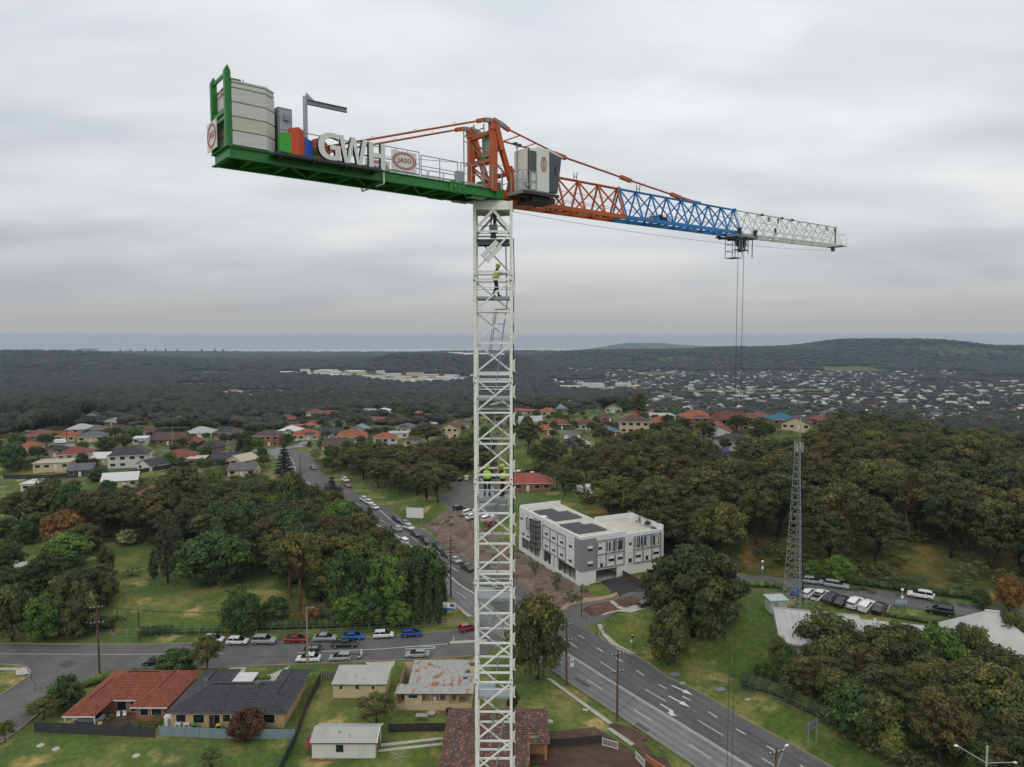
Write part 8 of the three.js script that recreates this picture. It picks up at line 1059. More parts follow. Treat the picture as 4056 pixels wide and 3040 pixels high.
  // tiers
  wood.push(limb([base, V(0, h * 0.5, 0), V(0, h * 0.98, 0)], 0.3, 0.04, 7)); for (let L = 0; L < 9; L++) { const t = L / 9, R2 = r * (1 - t * 0.82), y = h * (0.14 + 0.82 * t); for (let k = 0; k < 7; k++) { const a = k * 0.9 + L * 0.5 + rnd() * 0.3, q = R2 * 0.62; puffs.push([Math.cos(a) * q, y - 0.1 * R2 + (rnd() - 0.5) * 0.4, Math.sin(a) * q, R2 * 0.36, h * 0.028 + 0.12, R2 * 0.36, rnd() * 0.8]); } } puffs.push([0, h * 0.5, 0, r * 0.26, h * 0.42, r * 0.26, 0.1]); return [merge(wood), foliage(puffs, 54, 0.42, rnd, tone, 0.6)];
}
const GROWN = {}; Object.keys(KIND).forEach((k, q) => { GROWN[k] = []; for (let i = 0; i < KIND[k].n; i++) GROWN[k].push(growTree(k, 1000 + q * 37 + i * 7)); });
let treeCount = 0;
function tree(x, z, h, r, kind, label, group, name) {
  const K2 = KIND[kind], v = GROWN[kind][treeCount++ % K2.n], o = thing(name || K2.nm, label, K2.form === 'loose' || kind === 'redleaf' || kind === 'cream' ? 'shrub' : 'tree', [x, H(x, z), z], hash3(Math.round(x * 10), Math.round(z * 10), 3) * 6.28, group);
  { const q = 0.84 + 0.34 * hash3(Math.round(x * 7), Math.round(z * 7), 9); o.scale.set((r / K2.r) * q, h / K2.h, r / K2.r / q); o.rotation.x = (hash3(Math.round(x * 5), 1, Math.round(z * 5)) - 0.5) * 0.1; } add('trunk', v[0], M[K2.bark], o); add('crown', v[1], M.leaves, o); return o;
}
const TREES = [
[-113.0,-157.2,8.1,5.7,"leafy","broad green tree filling the left edge of the field"],
[-95.2,-138.1,9.9,3.6,"fresh","light green tree beside the street at left"],
[-101.5,-137.9,12.1,3.5,"bushgum","dull olive gum tree at the left end of the street"],
[-93.2,-142.8,12.7,3.7,"bushgum","brown olive gum with pale limbs left of the field"],
[-89.0,-139.5,8.6,3.5,"bushgum","dark olive gum behind the light green tree"],
[-114.0,-174.5,8.6,6.8,"fresh","low bright green tree at the top of the field"],
[-125.0,-191.3,9.4,5.7,"rust","orange brown tree at the top of the left wood"],
[-137.6,-204.6,16.0,6.6,"bushgum","domed olive gum above the orange brown tree"],
[-116.4,-186.5,7.9,5.0,"bushgum","grey green gum right of the orange brown tree"],
[-99.7,-167.9,7.7,2.4,"bushgum","slim brown gum at the head of the field"],
[-91.7,-154.2,7.0,2.6,"bushgum","thin gum standing in the field"],
[-87.3,-166.4,8.2,1.5,"cypress","narrow dark cypress beside the field"],
[-82.7,-164.1,13.9,3.4,"sheoak","tall drooping dark sheoak behind the field"],
[-71.6,-165.1,12.3,8.4,"leafy","huge dense green tree at the right of the field"],
[-95.1,-196.7,8.5,3.9,"fresh","bright green treetop among the dark wood"],
[-107.6,-191.4,4.5,2.7,"cream","cream flowering bush at the top of the field"],
[-93.5,-167.9,2.6,2.9,"shrub","grey green bush in the field"],
[-61.5,-152.2,5.5,2.9,"shrub","dark bush right of the field"],
[-56.4,-141.3,8.6,3.9,"leafy","round green tree beside the street"],
[-83.8,-142.7,6.0,2.5,"shrub","dull thin bush beside the street poles"],
[-106.9,-223.1,16.3,8.3,"bushgum","large domed gum below the red roofs"],
[-102.6,-237.4,11.9,3.7,"fresh","yellow green tree right of the domed gum"],
[-66.7,-209.5,17.2,5.4,"bushgum","tall olive tree left of the main road"],
[-69.4,-202.1,11.1,4.4,"fresh","pale green tree in the dark wood"],
[-93.1,-282.2,14.1,4.4,"pine","black green pine below the roundabout"],
[-124.8,-326.7,10.3,3.0,"cypress","dark cypress at the edge of the hill suburb"],
[-128.5,-328.0,9.3,3.8,"pine","dark pine left of the cypress by the flats"],
[-315.4,-867.9,19.3,3.2,"cypress","lone dark cypress on the ridge left of the houses"],
[-59.5,-227.8,12.8,3.8,"pine","tiered dark pine beside the main road"],
[-54.6,-193.6,11.1,3.9,"cypress","broad bright green cypress beside the main road"],
[-55.9,-214.8,5.1,1.3,"golden","yellow green conifer beside the main road"],
[-51.2,-217.8,4.6,1.1,"cypress","small narrow cypress beside the main road"],
[-76.2,-198.6,6.7,1.9,"cypress","pointed cypress in the dark wood"],
[-47.3,-152.2,17.1,6.0,"whitegum","spreading gum with a bent pale trunk and yellow green clumps"],
[-40.0,-161.2,12.6,5.7,"whitegum","tall gum with a forked white trunk beside the main road"],
[-38.0,-181.7,8.0,3.8,"rust","orange brown tree left of the dark cone"],
[-30.3,-172.1,13.4,3.4,"cypress","large dark conical cypress beside the main road"],
[-27.0,-178.7,4.9,1.3,"golden","golden conifer beside the main road"],
[-23.9,-159.7,6.0,3.7,"fresh","bright leafy tree near the corner sign"],
[-20.0,-145.9,9.6,1.3,"cypress","dark column of a cypress hedge, left one"],
[-17.8,-145.9,12.3,1.3,"cypress","tallest cypress column near the corner sign"],
[-15.8,-146.0,10.6,1.3,"cypress","cypress column right of the tallest one"],
[-14.9,-150.7,8.8,0.9,"cypress","slim cypress closest to the corner sign"],
[-34.5,-145.4,7.1,4.0,"fresh","bright green bush mass behind the street fence"],
[-29.2,-145.4,6.6,3.2,"leafy","green bush mass right of the bright one behind the fence"],
[-24.0,-145.4,5.4,3.2,"fresh","clipped light green bush behind the fence"],
[-50.8,-145.9,6.0,2.9,"leafy","green bush behind the fence near the concrete pole"],
[-43.5,-146.0,3.9,2.7,"rust","low orange brown bush beside the concrete pole"],
[35.8,-134.0,18.9,9.0,"fig","great dark spreading tree right of the white building"],
[29.0,-125.8,11.0,3.5,"bushgum","olive tree in front of the great dark tree"],
[4.6,-122.5,16.1,4.8,"bushgum","dense dark tree beside the mast and the main road"],
[5.6,-165.1,4.6,1.1,"shrub","young pale shrub below the stair tower"],
[10.2,-156.4,5.7,1.4,"shrub","young tree in the mulch bed by the undercroft"],
[13.3,-150.5,3.2,2.1,"shrub","low bush in the mulch bed by the pink footpath"],
[54.6,-116.4,10.7,5.4,"bushgum","dark domed tree before the white hall"],
[50.6,-113.2,8.7,3.3,"bushgum","brown olive tree below the dark domed one"],
[60.6,-113.5,9.0,3.8,"bushgum","olive tree with dark limbs before the white hall roof"],
[64.2,-113.1,9.3,4.2,"bushgum","broad dark gum before the middle of the white hall roof"],
[74.6,-111.1,10.2,3.3,"bushgum","tall gum before the left slope of the peaked white roof"],
[66.2,-111.6,9.8,3.3,"bushgum","dark gum between the olive trees before the hall"],
[68.5,-108.5,11.7,3.9,"fresh","yellow green gum before the peaked white roof"],
[80.8,-116.7,4.9,2.4,"bushgum","thin gum before the peaked white roof"],
[85.3,-116.3,8.0,2.7,"bushgum","gum with open branches right of the peaked roof"],
[51.7,-101.0,7.9,4.7,"leafy","round dark green tree beside the main road verge"],
[54.4,-95.7,5.9,2.3,"golden","yellow olive bush beside the dead tree"],
[59.4,-95.3,6.9,2.6,"leafy","mid green bush at the lower right"],
[68.0,-96.7,12.9,5.6,"olive","large yellow olive gum at the lower right corner"],
[76.4,-107.1,8.5,4.6,"bushgum","brown gum behind the yellow olive gum"],
[45.5,-116.2,8.3,2.0,"olive","olive bush left of the white hall"],
[46.5,-114.0,7.7,2.0,"leafy","green bush left of the white hall"],
[43.7,-117.0,3.4,1.6,"leafy","low green bush by the verge"],
[61.9,-108.9,4.0,4.2,"sheoak","grey brown scrub tree behind the dead tree"],
[68.1,-104.8,5.4,2.8,"bushgum","dark scrub tree left of the yellow olive gum"],
[47.2,-111.8,5.8,3.5,"bushgum","brown shrubby gum at the left end of the trees"],
[95.8,-131.2,7.1,2.6,"rust","rusty leaved tree at the right edge"],
[91.4,-132.9,3.9,2.0,"leafy","dark green bush beside the service road"],
[66.1,-150.2,3.8,2.1,"fresh","green bush behind the lattice tower"],
[70.4,-146.9,5.8,3.0,"fresh","green leafy bush at the edge of the bush"],
[-61.5,-123.7,4.7,3.3,"leafy","round dark green bush before the red tiled house"],
[-55.4,-123.1,8.1,2.6,"olive","pointed leafy tree before the dark tiled house"],
[-74.5,-112.4,5.3,3.1,"leafy","dark green tree beside the carport house"],
[-75.8,-108.9,3.4,2.6,"olive","grey green bush in front of the carport"],
[-77.5,-102.6,3.3,1.4,"olive","small olive bush at the bottom left corner"],
[-63.7,-106.6,2.6,1.1,"shrub","left shrub of four in the courtyard garden"],
[-61.0,-106.5,2.2,1.0,"shrub","second shrub of four in the courtyard garden"],
[-58.7,-106.5,1.9,0.8,"shrub","third shrub of four in the courtyard garden"],
[-56.3,-106.6,3.0,1.0,"shrub","tallest shrub of four in the courtyard garden"],
[-40.8,-103.4,4.7,2.8,"redleaf","round dark reddish bush beside the pale blue fence"],
[-21.6,-107.3,5.1,3.2,"olive","small round tree beside the cream house"],
[-43.3,-96.5,3.5,1.7,"shrub","straggly shrub in the bottom paddock"],
[-0.0,-112.8,3.0,1.2,"redleaf","dark purple bush beside the mast"],
[81.9,-267.2,4.2,3.1,"jacaranda","purple flowering jacaranda by the charcoal roofed house"],
[-53.5,-419.7,5.2,3.8,"jacaranda","purple flowering tree beside the solar panelled grey roof"],
[6.3,-276.1,13.7,5.5,"gum","dark spreading gum beside the mast on the hill"],
[49.6,-266.1,13.7,4.8,"gum","tall dark gum left of the wide gum on the hill"],
[61.4,-262.3,14.6,9.1,"gum","wide dark gum below the orange roof"],
[39.8,-268.2,9.8,5.8,"gum","dark gum below the faded blue roof"],
[217.7,-940.2,26,10,"fresh","bright green tree group behind the orange roofs"],
[73.4,-402.8,15.9,5.0,"gum","tall dark gum at the top of the steep street"],
[-42.2,-348.0,12.1,8.3,"gum","dark round gum beside the dark red gabled house"],
[-77.6,-304.0,8.6,3.0,"gum","slim gum in front of the steep brown roof"],
[-65.9,-285.5,11.0,4.0,"whitegum","pale limbed gum above the main road"],
[-86.0,-559.1,15.2,6.9,"leafy","bright dark green tree on the ridge"],
[-207.4,-287.5,11.5,5.7,"leafy","round dark green tree at the left edge of the suburb"],
[-186.7,-318.4,5.6,4.7,"leafy","round olive tree beside the suburban street"],
[-181.9,-324.8,7.0,4.0,"gum","olive gum beside the white box house"],
[-163.8,-272.8,5.2,4.3,"leafy","round green garden tree below the two storey house"],
[-184.6,-296.4,5.2,2.7,"leafy","green garden tree beside the weathered red roof"],
[-195.9,-315.5,4.2,2.9,"fresh","bright green garden tree on the street"],
[-217.5,-318.2,3.4,3.7,"leafy","dark hedge tree on the suburban street"],
[-226.2,-335.5,4.7,3.3,"leafy","dark garden tree beside the small orange roof"],
[511.7,-890.7,26,10,"gum","big domed gum rising above the bush at right"],
[524.6,-846.2,24.4,10,"olive","olive gum right of the big domed gum"]];
const PALMS = [[-141.5,-193.8,6.2,1.9,"slim palm at the left edge of the wood"],[-136.9,-197.7,7.7,3.3,"large feathery palm beside the orange brown tree"],[-196.0,-300.2,6.2,3.0,"palm before the weathered red roof"],[-190.9,-297.5,3.7,1.7,"short palm beside the weathered red roof"],[-143.3,-328.3,7.1,2.4,"palm beside the brown gabled house"],[-343.7,-472.2,6.7,2.3,"palm beside the left edge brick house"],[-125.8,-390.7,5.8,2.3,"palm beside the orange roof with solar panels"]];
for (const [x, z, h, r, k, label] of TREES) tree(x, z, h, r, k, label);
const TONE = { gum: 'olive green', gum2: 'brownish', gum3: 'dark green', olive: 'yellow olive', opengum: 'pale limbed', leafy: 'dense green', fresh: 'bright green', sheoak: 'grey drooping' };
const WOODS = [['gum tree in the dense bush right of and behind the lattice tower', 'gums of the right hand bush'], ['gum tree in the belt between the white building and the hill houses', 'gums behind the white building'], ['tree in the wood between the field and the main road', 'trees of the left wood'], ['gum tree in the stand between the main road and the upper car park', 'gums above the main road'], ['tree in the thicket at the left end of the street', 'thicket at the street end'], ['scrubby tree in the thicket round the white halls', 'thicket round the halls'], ['garden tree among the houses of the left hill', 'garden trees of the left hill'], ['garden tree among the houses of the hill right of the mast', 'garden trees of the right hill'], ['tree among the houses on the far side of the ridge', 'trees on the far ridge']];
const WN = ['gum_tree', 'gum_tree', 'woodland_tree', 'woodland_tree', 'woodland_tree', 'woodland_tree', 'garden_tree', 'garden_tree', 'ridge_tree'];
// scattered by hand of chance inside each wood, clear of roads, houses and cars
{
  const rnd = R01(77), put = TREES.map((t) => [t[0], t[1], t[3]]), clear = (x, z, r) => !HOUSES.some((h) => (h[0] - x) ** 2 + (h[1] - z) ** 2 < (Math.max(h[3], h[4]) * 0.45 + r * 0.55) ** 2) && !CARS.some((c) => (c[0] - x) ** 2 + (c[1] - z) ** 2 < (2.6 + r * 0.5) ** 2) && !RLINE.some((q) => gap(x, z, q) < q[4] + 1 + r * 0.55) && !SHEETS.some((q) => inPoly(q[3], x, z)) && !inPoly([[12.5, -153.5], [38.5, -163], [32.5, -182], [25, -178], [14.5, -193.5], [0, -187]], x, z);
  const wood = (poly, n, sp, h0, h1, k0, k1, kinds, g) => {
    const xs = poly.map((p) => p[0]), zs = poly.map((p) => -p[1]), P = poly.map(([x, F]) => [x, -F]); let got = 0;
    for (let t = 0; t < n * 50 && got < n; t++) {
      const x = lerp(Math.min(...xs), Math.max(...xs), rnd()), z = lerp(Math.min(...zs), Math.max(...zs), rnd()); if (!inPoly(P, x, z) || Math.abs(x / z) > 0.8) continue;
      const low = inPoly([[56, -198], [102, -204], [110, -262], [58, -256]], x, z) ? 0.55 : 1, h = lerp(h0, h1, rnd()) * low, r = h * lerp(k0, k1, rnd()) / Math.sqrt(low); if (put.some(([a, b, q]) => (a - x) ** 2 + (b - z) ** 2 < (sp * 0.5 * (r + q)) ** 2) || !clear(x, z, r)) continue;
      put.push([x, z, r]); got++; const kd = kinds[Math.floor(rnd() * kinds.length)]; tree(+x.toFixed(1), +z.toFixed(1), h, r, kd, TONE[kd] + ' ' + WOODS[g][0], WOODS[g][1], WN[g]);
    }
  };
  wood([[38, 170], [48, 158], [60, 152], [80, 146], [88, 160], [98, 160], [104, 140], [150, 132], [230, 160], [250, 330], [170, 330], [150, 320], [125, 275], [100, 255], [70, 240], [30, 215], [26, 195]], 262, 0.9, 12, 18, 0.32, 0.44, ['gum', 'opengum', 'gum3', 'gum2', 'opengum', 'gum', 'olive', 'gum3'], 0);
  wood([[14, 238], [16, 214], [44, 214], [70, 240], [115, 272], [105, 297], [75, 292], [46, 290], [34, 272], [6, 268]], 80, 0.82, 6, 10, 0.42, 0.55, ['gum', 'gum3', 'opengum'], 1);
  wood([[-13, 150], [-23, 168], [-34, 186], [-50, 206], [-95, 206], [-140, 208], [-150, 203], [-112, 196], [-86, 184], [-66, 172], [-52, 162], [-50, 149], [-30, 148]], 95, 0.82, 9, 15, 0.32, 0.44, ['gum', 'gum3', 'sheoak', 'leafy', 'opengum', 'gum2', 'fresh'], 2);
  wood([[-50, 207], [-66, 232], [-82, 246], [-100, 240], [-125, 228], [-150, 222], [-150, 208]], 60, 0.85, 5.5, 8.5, 0.42, 0.56, ['gum', 'gum3', 'leafy', 'gum3', 'gum2'], 2);
  wood([[-52, 262], [-30, 238], [-28, 222], [-8, 245], [-10, 290], [-60, 310], [-75, 300]], 60, 0.8, 8.5, 12.5, 0.42, 0.54, ['gum', 'gum3', 'opengum', 'gum2'], 3);
  wood([[-122, 188], [-128, 235], [-165, 262], [-190, 245], [-150, 190]], 16, 0.95, 5, 8, 0.38, 0.5, ['gum', 'leafy', 'gum3'], 2);
  wood([[-140, 140], [-95, 140], [-90, 158], [-140, 170]], 11, 0.85, 8, 12, 0.32, 0.42, ['gum', 'leafy', 'gum3'], 4);
  wood([[47, 110], [60, 109], [72, 109], [74, 107], [95, 107], [125, 112], [125, 78], [66, 78], [54, 95]], 50, 0.8, 7, 12, 0.33, 0.44, ['opengum', 'gum2', 'gum3', 'olive', 'leafy'], 5);
  wood([[-250, 285], [-60, 290], [-70, 400], [-120, 430], [-260, 430]], 115, 1.12, 3, 6.5, 0.44, 0.62, ['leafy', 'gum', 'leafy', 'gum3', 'fresh'], 6);
  wood([[-60, 320], [0, 300], [160, 300], [190, 350], [150, 420], [0, 430], [-60, 420]], 95, 1.1, 3, 6, 0.45, 0.6, ['leafy', 'gum', 'gum3', 'gum2', 'fresh'], 7);
  wood([[-260, 430], [150, 430], [180, 560], [150, 650], [-260, 680]], 150, 1.2, 4, 9, 0.45, 0.6, ['leafy', 'gum', 'gum3'], 8);
  { // shrubs, hedges and flower beds of the hill gardens
    const D = new THREE.Object3D(), col = new THREE.Color(), L = []; for (let t = 0; t < 9000 && L.length < 1500; t++) { const F = lerp(285, 620, Math.pow(rnd(), 1.3)), x = F * lerp(-0.74, 0.42, rnd()), z = -F; if (!clear(x, z, 0.6)) continue; const s = 0.35 + rnd() * 0.55; D.position.set(x, H(x, z), z); D.rotation.y = rnd() * 6.28; D.scale.set(s * (1 + rnd()), s * (0.6 + rnd() * 0.5), s); D.updateMatrix(); const k = 0.6 + rnd() * 0.9; L.push([D.matrix.clone(), [k * (0.8 + rnd() * 0.5), k, k * 0.9]]); }
    const im = new THREE.InstancedMesh(GROWN.shrub[1][1], M.leaves, L.length); im.name = 'garden_shrubbery'; L.forEach(([m, c], i) => { im.setMatrixAt(i, m); im.setColorAt(i, col.setRGB(...c)); }); tag(im, 'low garden shrubs scattered between the hill houses', 'shrubbery', null, 'stuff'); scene.add(im); }
  // scrub under the trees: nobody could count it
  const D = new THREE.Object3D(), col = new THREE.Color(), L = []; for (let t = 0; t < 16000 && L.length < 5200; t++) { const p = FOREST[t % 3], xs = p.map((q) => q[0]), zs = p.map((q) => q[1]), x = lerp(Math.min(...xs), Math.max(...xs), rnd()), z = lerp(Math.min(...zs), Math.max(...zs), rnd()); if (!inPoly(p, x, z) || !clear(x, z, 1)) continue; const s = (0.4 + rnd() * 0.75) * (t % 3 ? 1 : 1.5); D.position.set(x, H(x, z), z); D.rotation.y = rnd() * 6.28; D.scale.set(s, s * (0.4 + rnd() * 0.45), s); D.updateMatrix(); L.push([D.matrix.clone(), 0.7 + rnd() * 0.6]); }
  for (const q of SHEETS) if (q[0] === 'garden_bed') { const xs = q[3].map((p) => p[0]), zs = q[3].map((p) => p[1]); for (let t = 0; t < 130; t++) { const x = lerp(Math.min(...xs), Math.max(...xs), rnd()), z = lerp(Math.min(...zs), Math.max(...zs), rnd()); if (!inPoly(q[3], x, z)) continue; const s = 0.16 + rnd() * 0.28; D.position.set(x, H(x, z), z); D.scale.set(s * 1.4, s * 0.6, s * 1.4); D.rotation.y = rnd() * 6; D.updateMatrix(); L.push([D.matrix.clone(), 0.8 + rnd() * 0.6]); } }
  const im = new THREE.InstancedMesh(GROWN.shrub[0][1], M.leaves, L.length); im.name = 'undergrowth'; L.forEach(([m, c], i) => { im.setMatrixAt(i, m); im.setColorAt(i, col.setRGB(c, c * 0.9, c * 0.85)); }); tag(im, 'low scrub covering the floor of the woods', 'undergrowth', null, 'stuff'); scene.add(im);
}
// palms
const frondG = (() => { const P = [], C = []; const rnd = R01(77); for (let f = 0; f < 16; f++) { const a = (f / 16) * 6.28 + rnd() * 0.3, up = 0.2 + rnd() * 0.9; let prev = null; for (let s = 0; s <= 6; s++) { const t = s / 6, q = t * 1.0, y = up * t * 0.9 - t * t * 0.95, x = Math.cos(a) * q, z = Math.sin(a) * q; if (prev) for (const sd of [-1, 1]) { const w = 0.16 * Math.sin(Math.PI * Math.min(1, t + 0.1)), nx = -Math.sin(a) * sd * w, nz = Math.cos(a) * sd * w; P.push(prev[0], prev[1], prev[2], x, y, z, x * 0.97 + nx, y - 0.09, z * 0.97 + nz); const k = 0.8 + rnd() * 0.5; for (let i = 0; i < 3; i++) C.push(0.07 * k, 0.09 * k, 0.03 * k); } prev = [x, y, z]; } } const g = new THREE.BufferGeometry(); g.setAttribute('position', new THREE.Float32BufferAttribute(P, 3)); g.setAttribute('color', new THREE.Float32BufferAttribute(C, 3)); g.computeVertexNormals(); return g; })();
for (const [x, z, h, r, label] of PALMS) { const o = thing('palm_tree', label, 'palm', [x, H(x, z), z], x, null); add('trunk', limb([V(0, -0.4, 0), V(0.1, h * 0.5, 0), V(0, h * 0.85, 0)], 0.22, 0.16, 7), M.bark, o); for (const [s, dy] of [[1, 0], [0.8, 0.25]]) { const c = add('fronds', frondG, M.leaves, o); c.scale.setScalar(Math.max(1.4, r * 1.15) * s); c.position.y = h * 0.84 + dy; c.rotation.y = s * 3; } }
// the dead tree at the lower right
{ const x = 57.2, z = -98.4, o = thing('dead_tree', 'leafless grey dead tree among the bushes at the lower right', 'tree', [x, H(x, z), z]); const rnd = R01(9), tw = []; const grow = (p, d, l, r, lv) => { const e = p.clone().addScaledVector(d, l), m = p.clone().lerp(e, 0.5).add(V((rnd() - 0.5) * 0.12 * l, 0, (rnd() - 0.5) * 0.12 * l)); tw.push(limb([p, m, e], r, r * 0.6, 5)); if (lv) for (let k = 0; k < 3; k++) grow(p.clone().lerp(e, 0.6 + 0.4 * (k / 2)), d.clone().add(V((rnd() - 0.5) * 1.3, rnd() * 0.3, (rnd() - 0.5) * 1.3)).normalize(), l * 0.66, r * 0.55, lv - 1); }; grow(V(0, -0.3, 0), V(0.05, 1, 0).normalize(), 2.6, 0.14, 4); add('branches', merge(tw), bark(0x9b948c), o); }
// hedges: clipped masses of leaves
function hedge(pts, w, h, label, tone, name = 'hedge') { const l = along(pts, w * 0.7), x0 = l[0][0], z0 = l[0][1], y0 = H(x0, z0), rnd = R01(Math.round(x0 * 31 + 500)), puffs = l.map(([x, z]) => [x - x0, H(x, z) - y0 + h * 0.5, z - z0, w * (0.55 + rnd() * 0.12), h * (0.5 + rnd() * 0.07), w * (0.55 + rnd() * 0.12), rnd()]); const o = thing(name, label, 'hedge', [x0, y0, z0]); add('foliage', foliage(puffs, 90, 0.2, rnd, tone, 0.85), M.leaves, o); const st = l.filter((_, i) => i % 4 === 0).map(([x, z]) => rodg(V(x - x0, H(x, z) - y0 - 0.2, z - z0), V(x - x0, H(x, z) - y0 + h * 0.5, z - z0), 0.06, 5)); add('stems', merge(st), M.bark_dark, o); }
const tG = toneOf([0.045, 0.085, 0.02], [0.13, 0.19, 0.04]), tD = toneOf([0.03, 0.055, 0.02], [0.08, 0.11, 0.035]);
hedge([[46.5, -143.5], [51, -147.5], [56.5, -146.5], [58, -144]], 1.4, 1.3, 'curved bright green clipped hedge beside the lattice tower', tG); hedge([[71.8, -130.2], [75, -128.6], [79.5, -126.2]], 1.2, 0.8, 'dark clipped hedge right of the parking bays', tD); hedge([[72.2, -127.8], [76, -125.8], [79.8, -124.0]], 1.8, 0.8, 'low planting in front of the clipped hedge', tG);
hedge([[-75.3, -119.5], [-73.5, -122.2], [-69, -123.5], [-64.5, -123.6]], 1.6, 1.4, 'rounded green hedge along the red tiled house corner', tG); hedge([[-69.5, -140.6], [-64, -140.8], [-58.5, -141.0]], 1.2, 1.6, 'ivy covered fence beside the field', tG); hedge([[-76.5, -140.2], [-73, -140.3], [-70.5, -140.4]], 1.5, 2.2, 'tall ivy clump beside the banded pole', tD); hedge([[-49.5, -122.0], [-46.5, -122.2], [-44, -122.3]], 0.9, 0.7, 'small flower bed hedge by the concrete driveway', tG); hedge([[-54, -143.5], [-42, -144.4], [-38, -144.6]], 1.8, 2.0, 'ragged dark hedge behind the street fence', tD); hedge([[-28, -146.2], [-22, -146.6]], 1.8, 2.6, 'thick dark hedge with white flowers near the corner', tD); hedge([[62.5, -152], [70, -147.6], [78, -143.4], [86, -140], [93, -137.5]], 1.8, 1.6, 'rough undergrowth along the edge of the bush', tD, 'undergrowth_strip'); hedge([[40.8, -117.5], [45.5, -110.3], [50, -103.8]], 2.2, 2.4, 'dark undergrowth behind the verge fence', tD, 'undergrowth_strip'); hedge([[-100, -143], [-92, -143.5], [-86, -144]], 3.2, 2.6, 'dark undergrowth behind the left street trees', tD, 'undergrowth_strip'); hedge([[-40, -149], [-30, -152], [-24, -155]], 4, 3.2, 'dark undergrowth under the white gums', tD, 'undergrowth_strip');
// ---------------------------------------------------------------- the valley and the far hills
const inFar = (x, z) => { // 0 forest, 1 suburb, 2 open
  const F = -z, b = x / F; if (F < 700) return 0; const n = fbm(x * 0.0022 + 5, z * 0.0022 + 2, 4, 3);
  const e = fbm(x * 0.004 + 9, z * 0.004, 8, 3) - 0.5; if (F > 860 + e * 500 && F < 1950 && b + e * 0.5 > 0.26) return n > 0.42 ? 1 : 0; if (F > 1900 && F < 3100 && b + e * 0.4 > 0.08 && b < 0.75) return n > 0.47 ? 1 : 0; if (F > 800 && F < 1500 && b > -0.42 && b < 0.05) return n > 0.48 ? 1 : 0; if (F > 1750 && F < 2350 && b > -0.4 && b < 0.22) return n > 0.46 ? 2 : 0; if (F > 1300 && F < 1800 && b > 0.02 && b < 0.24) return n > 0.56 ? 2 : 0; return 0; };
const FIELDS = [[232, -1700, 90, 60], [300, -1550, 70, 60], [457, -1560, 150, 70], [630, -1600, 170, 60], [502, -2430, 130, 110], [450, -2870, 190, 160], [-330, -2080, 160, 90], [-760, -1750, 120, 80], [-950, -2250, 160, 120], [-520, -1500, 90, 60], [1250, -2600, 200, 150]], YARD = new Set(), cell = (x, z) => Math.round(x / 18) + ',' + Math.round(z / 18);
const claim = (x, z, n = 2) => { for (let k = 0; k <= n; k++) for (const q of [-0.5, 0.5]) YARD.add(cell(x + q * 12, z + k * 18)); };
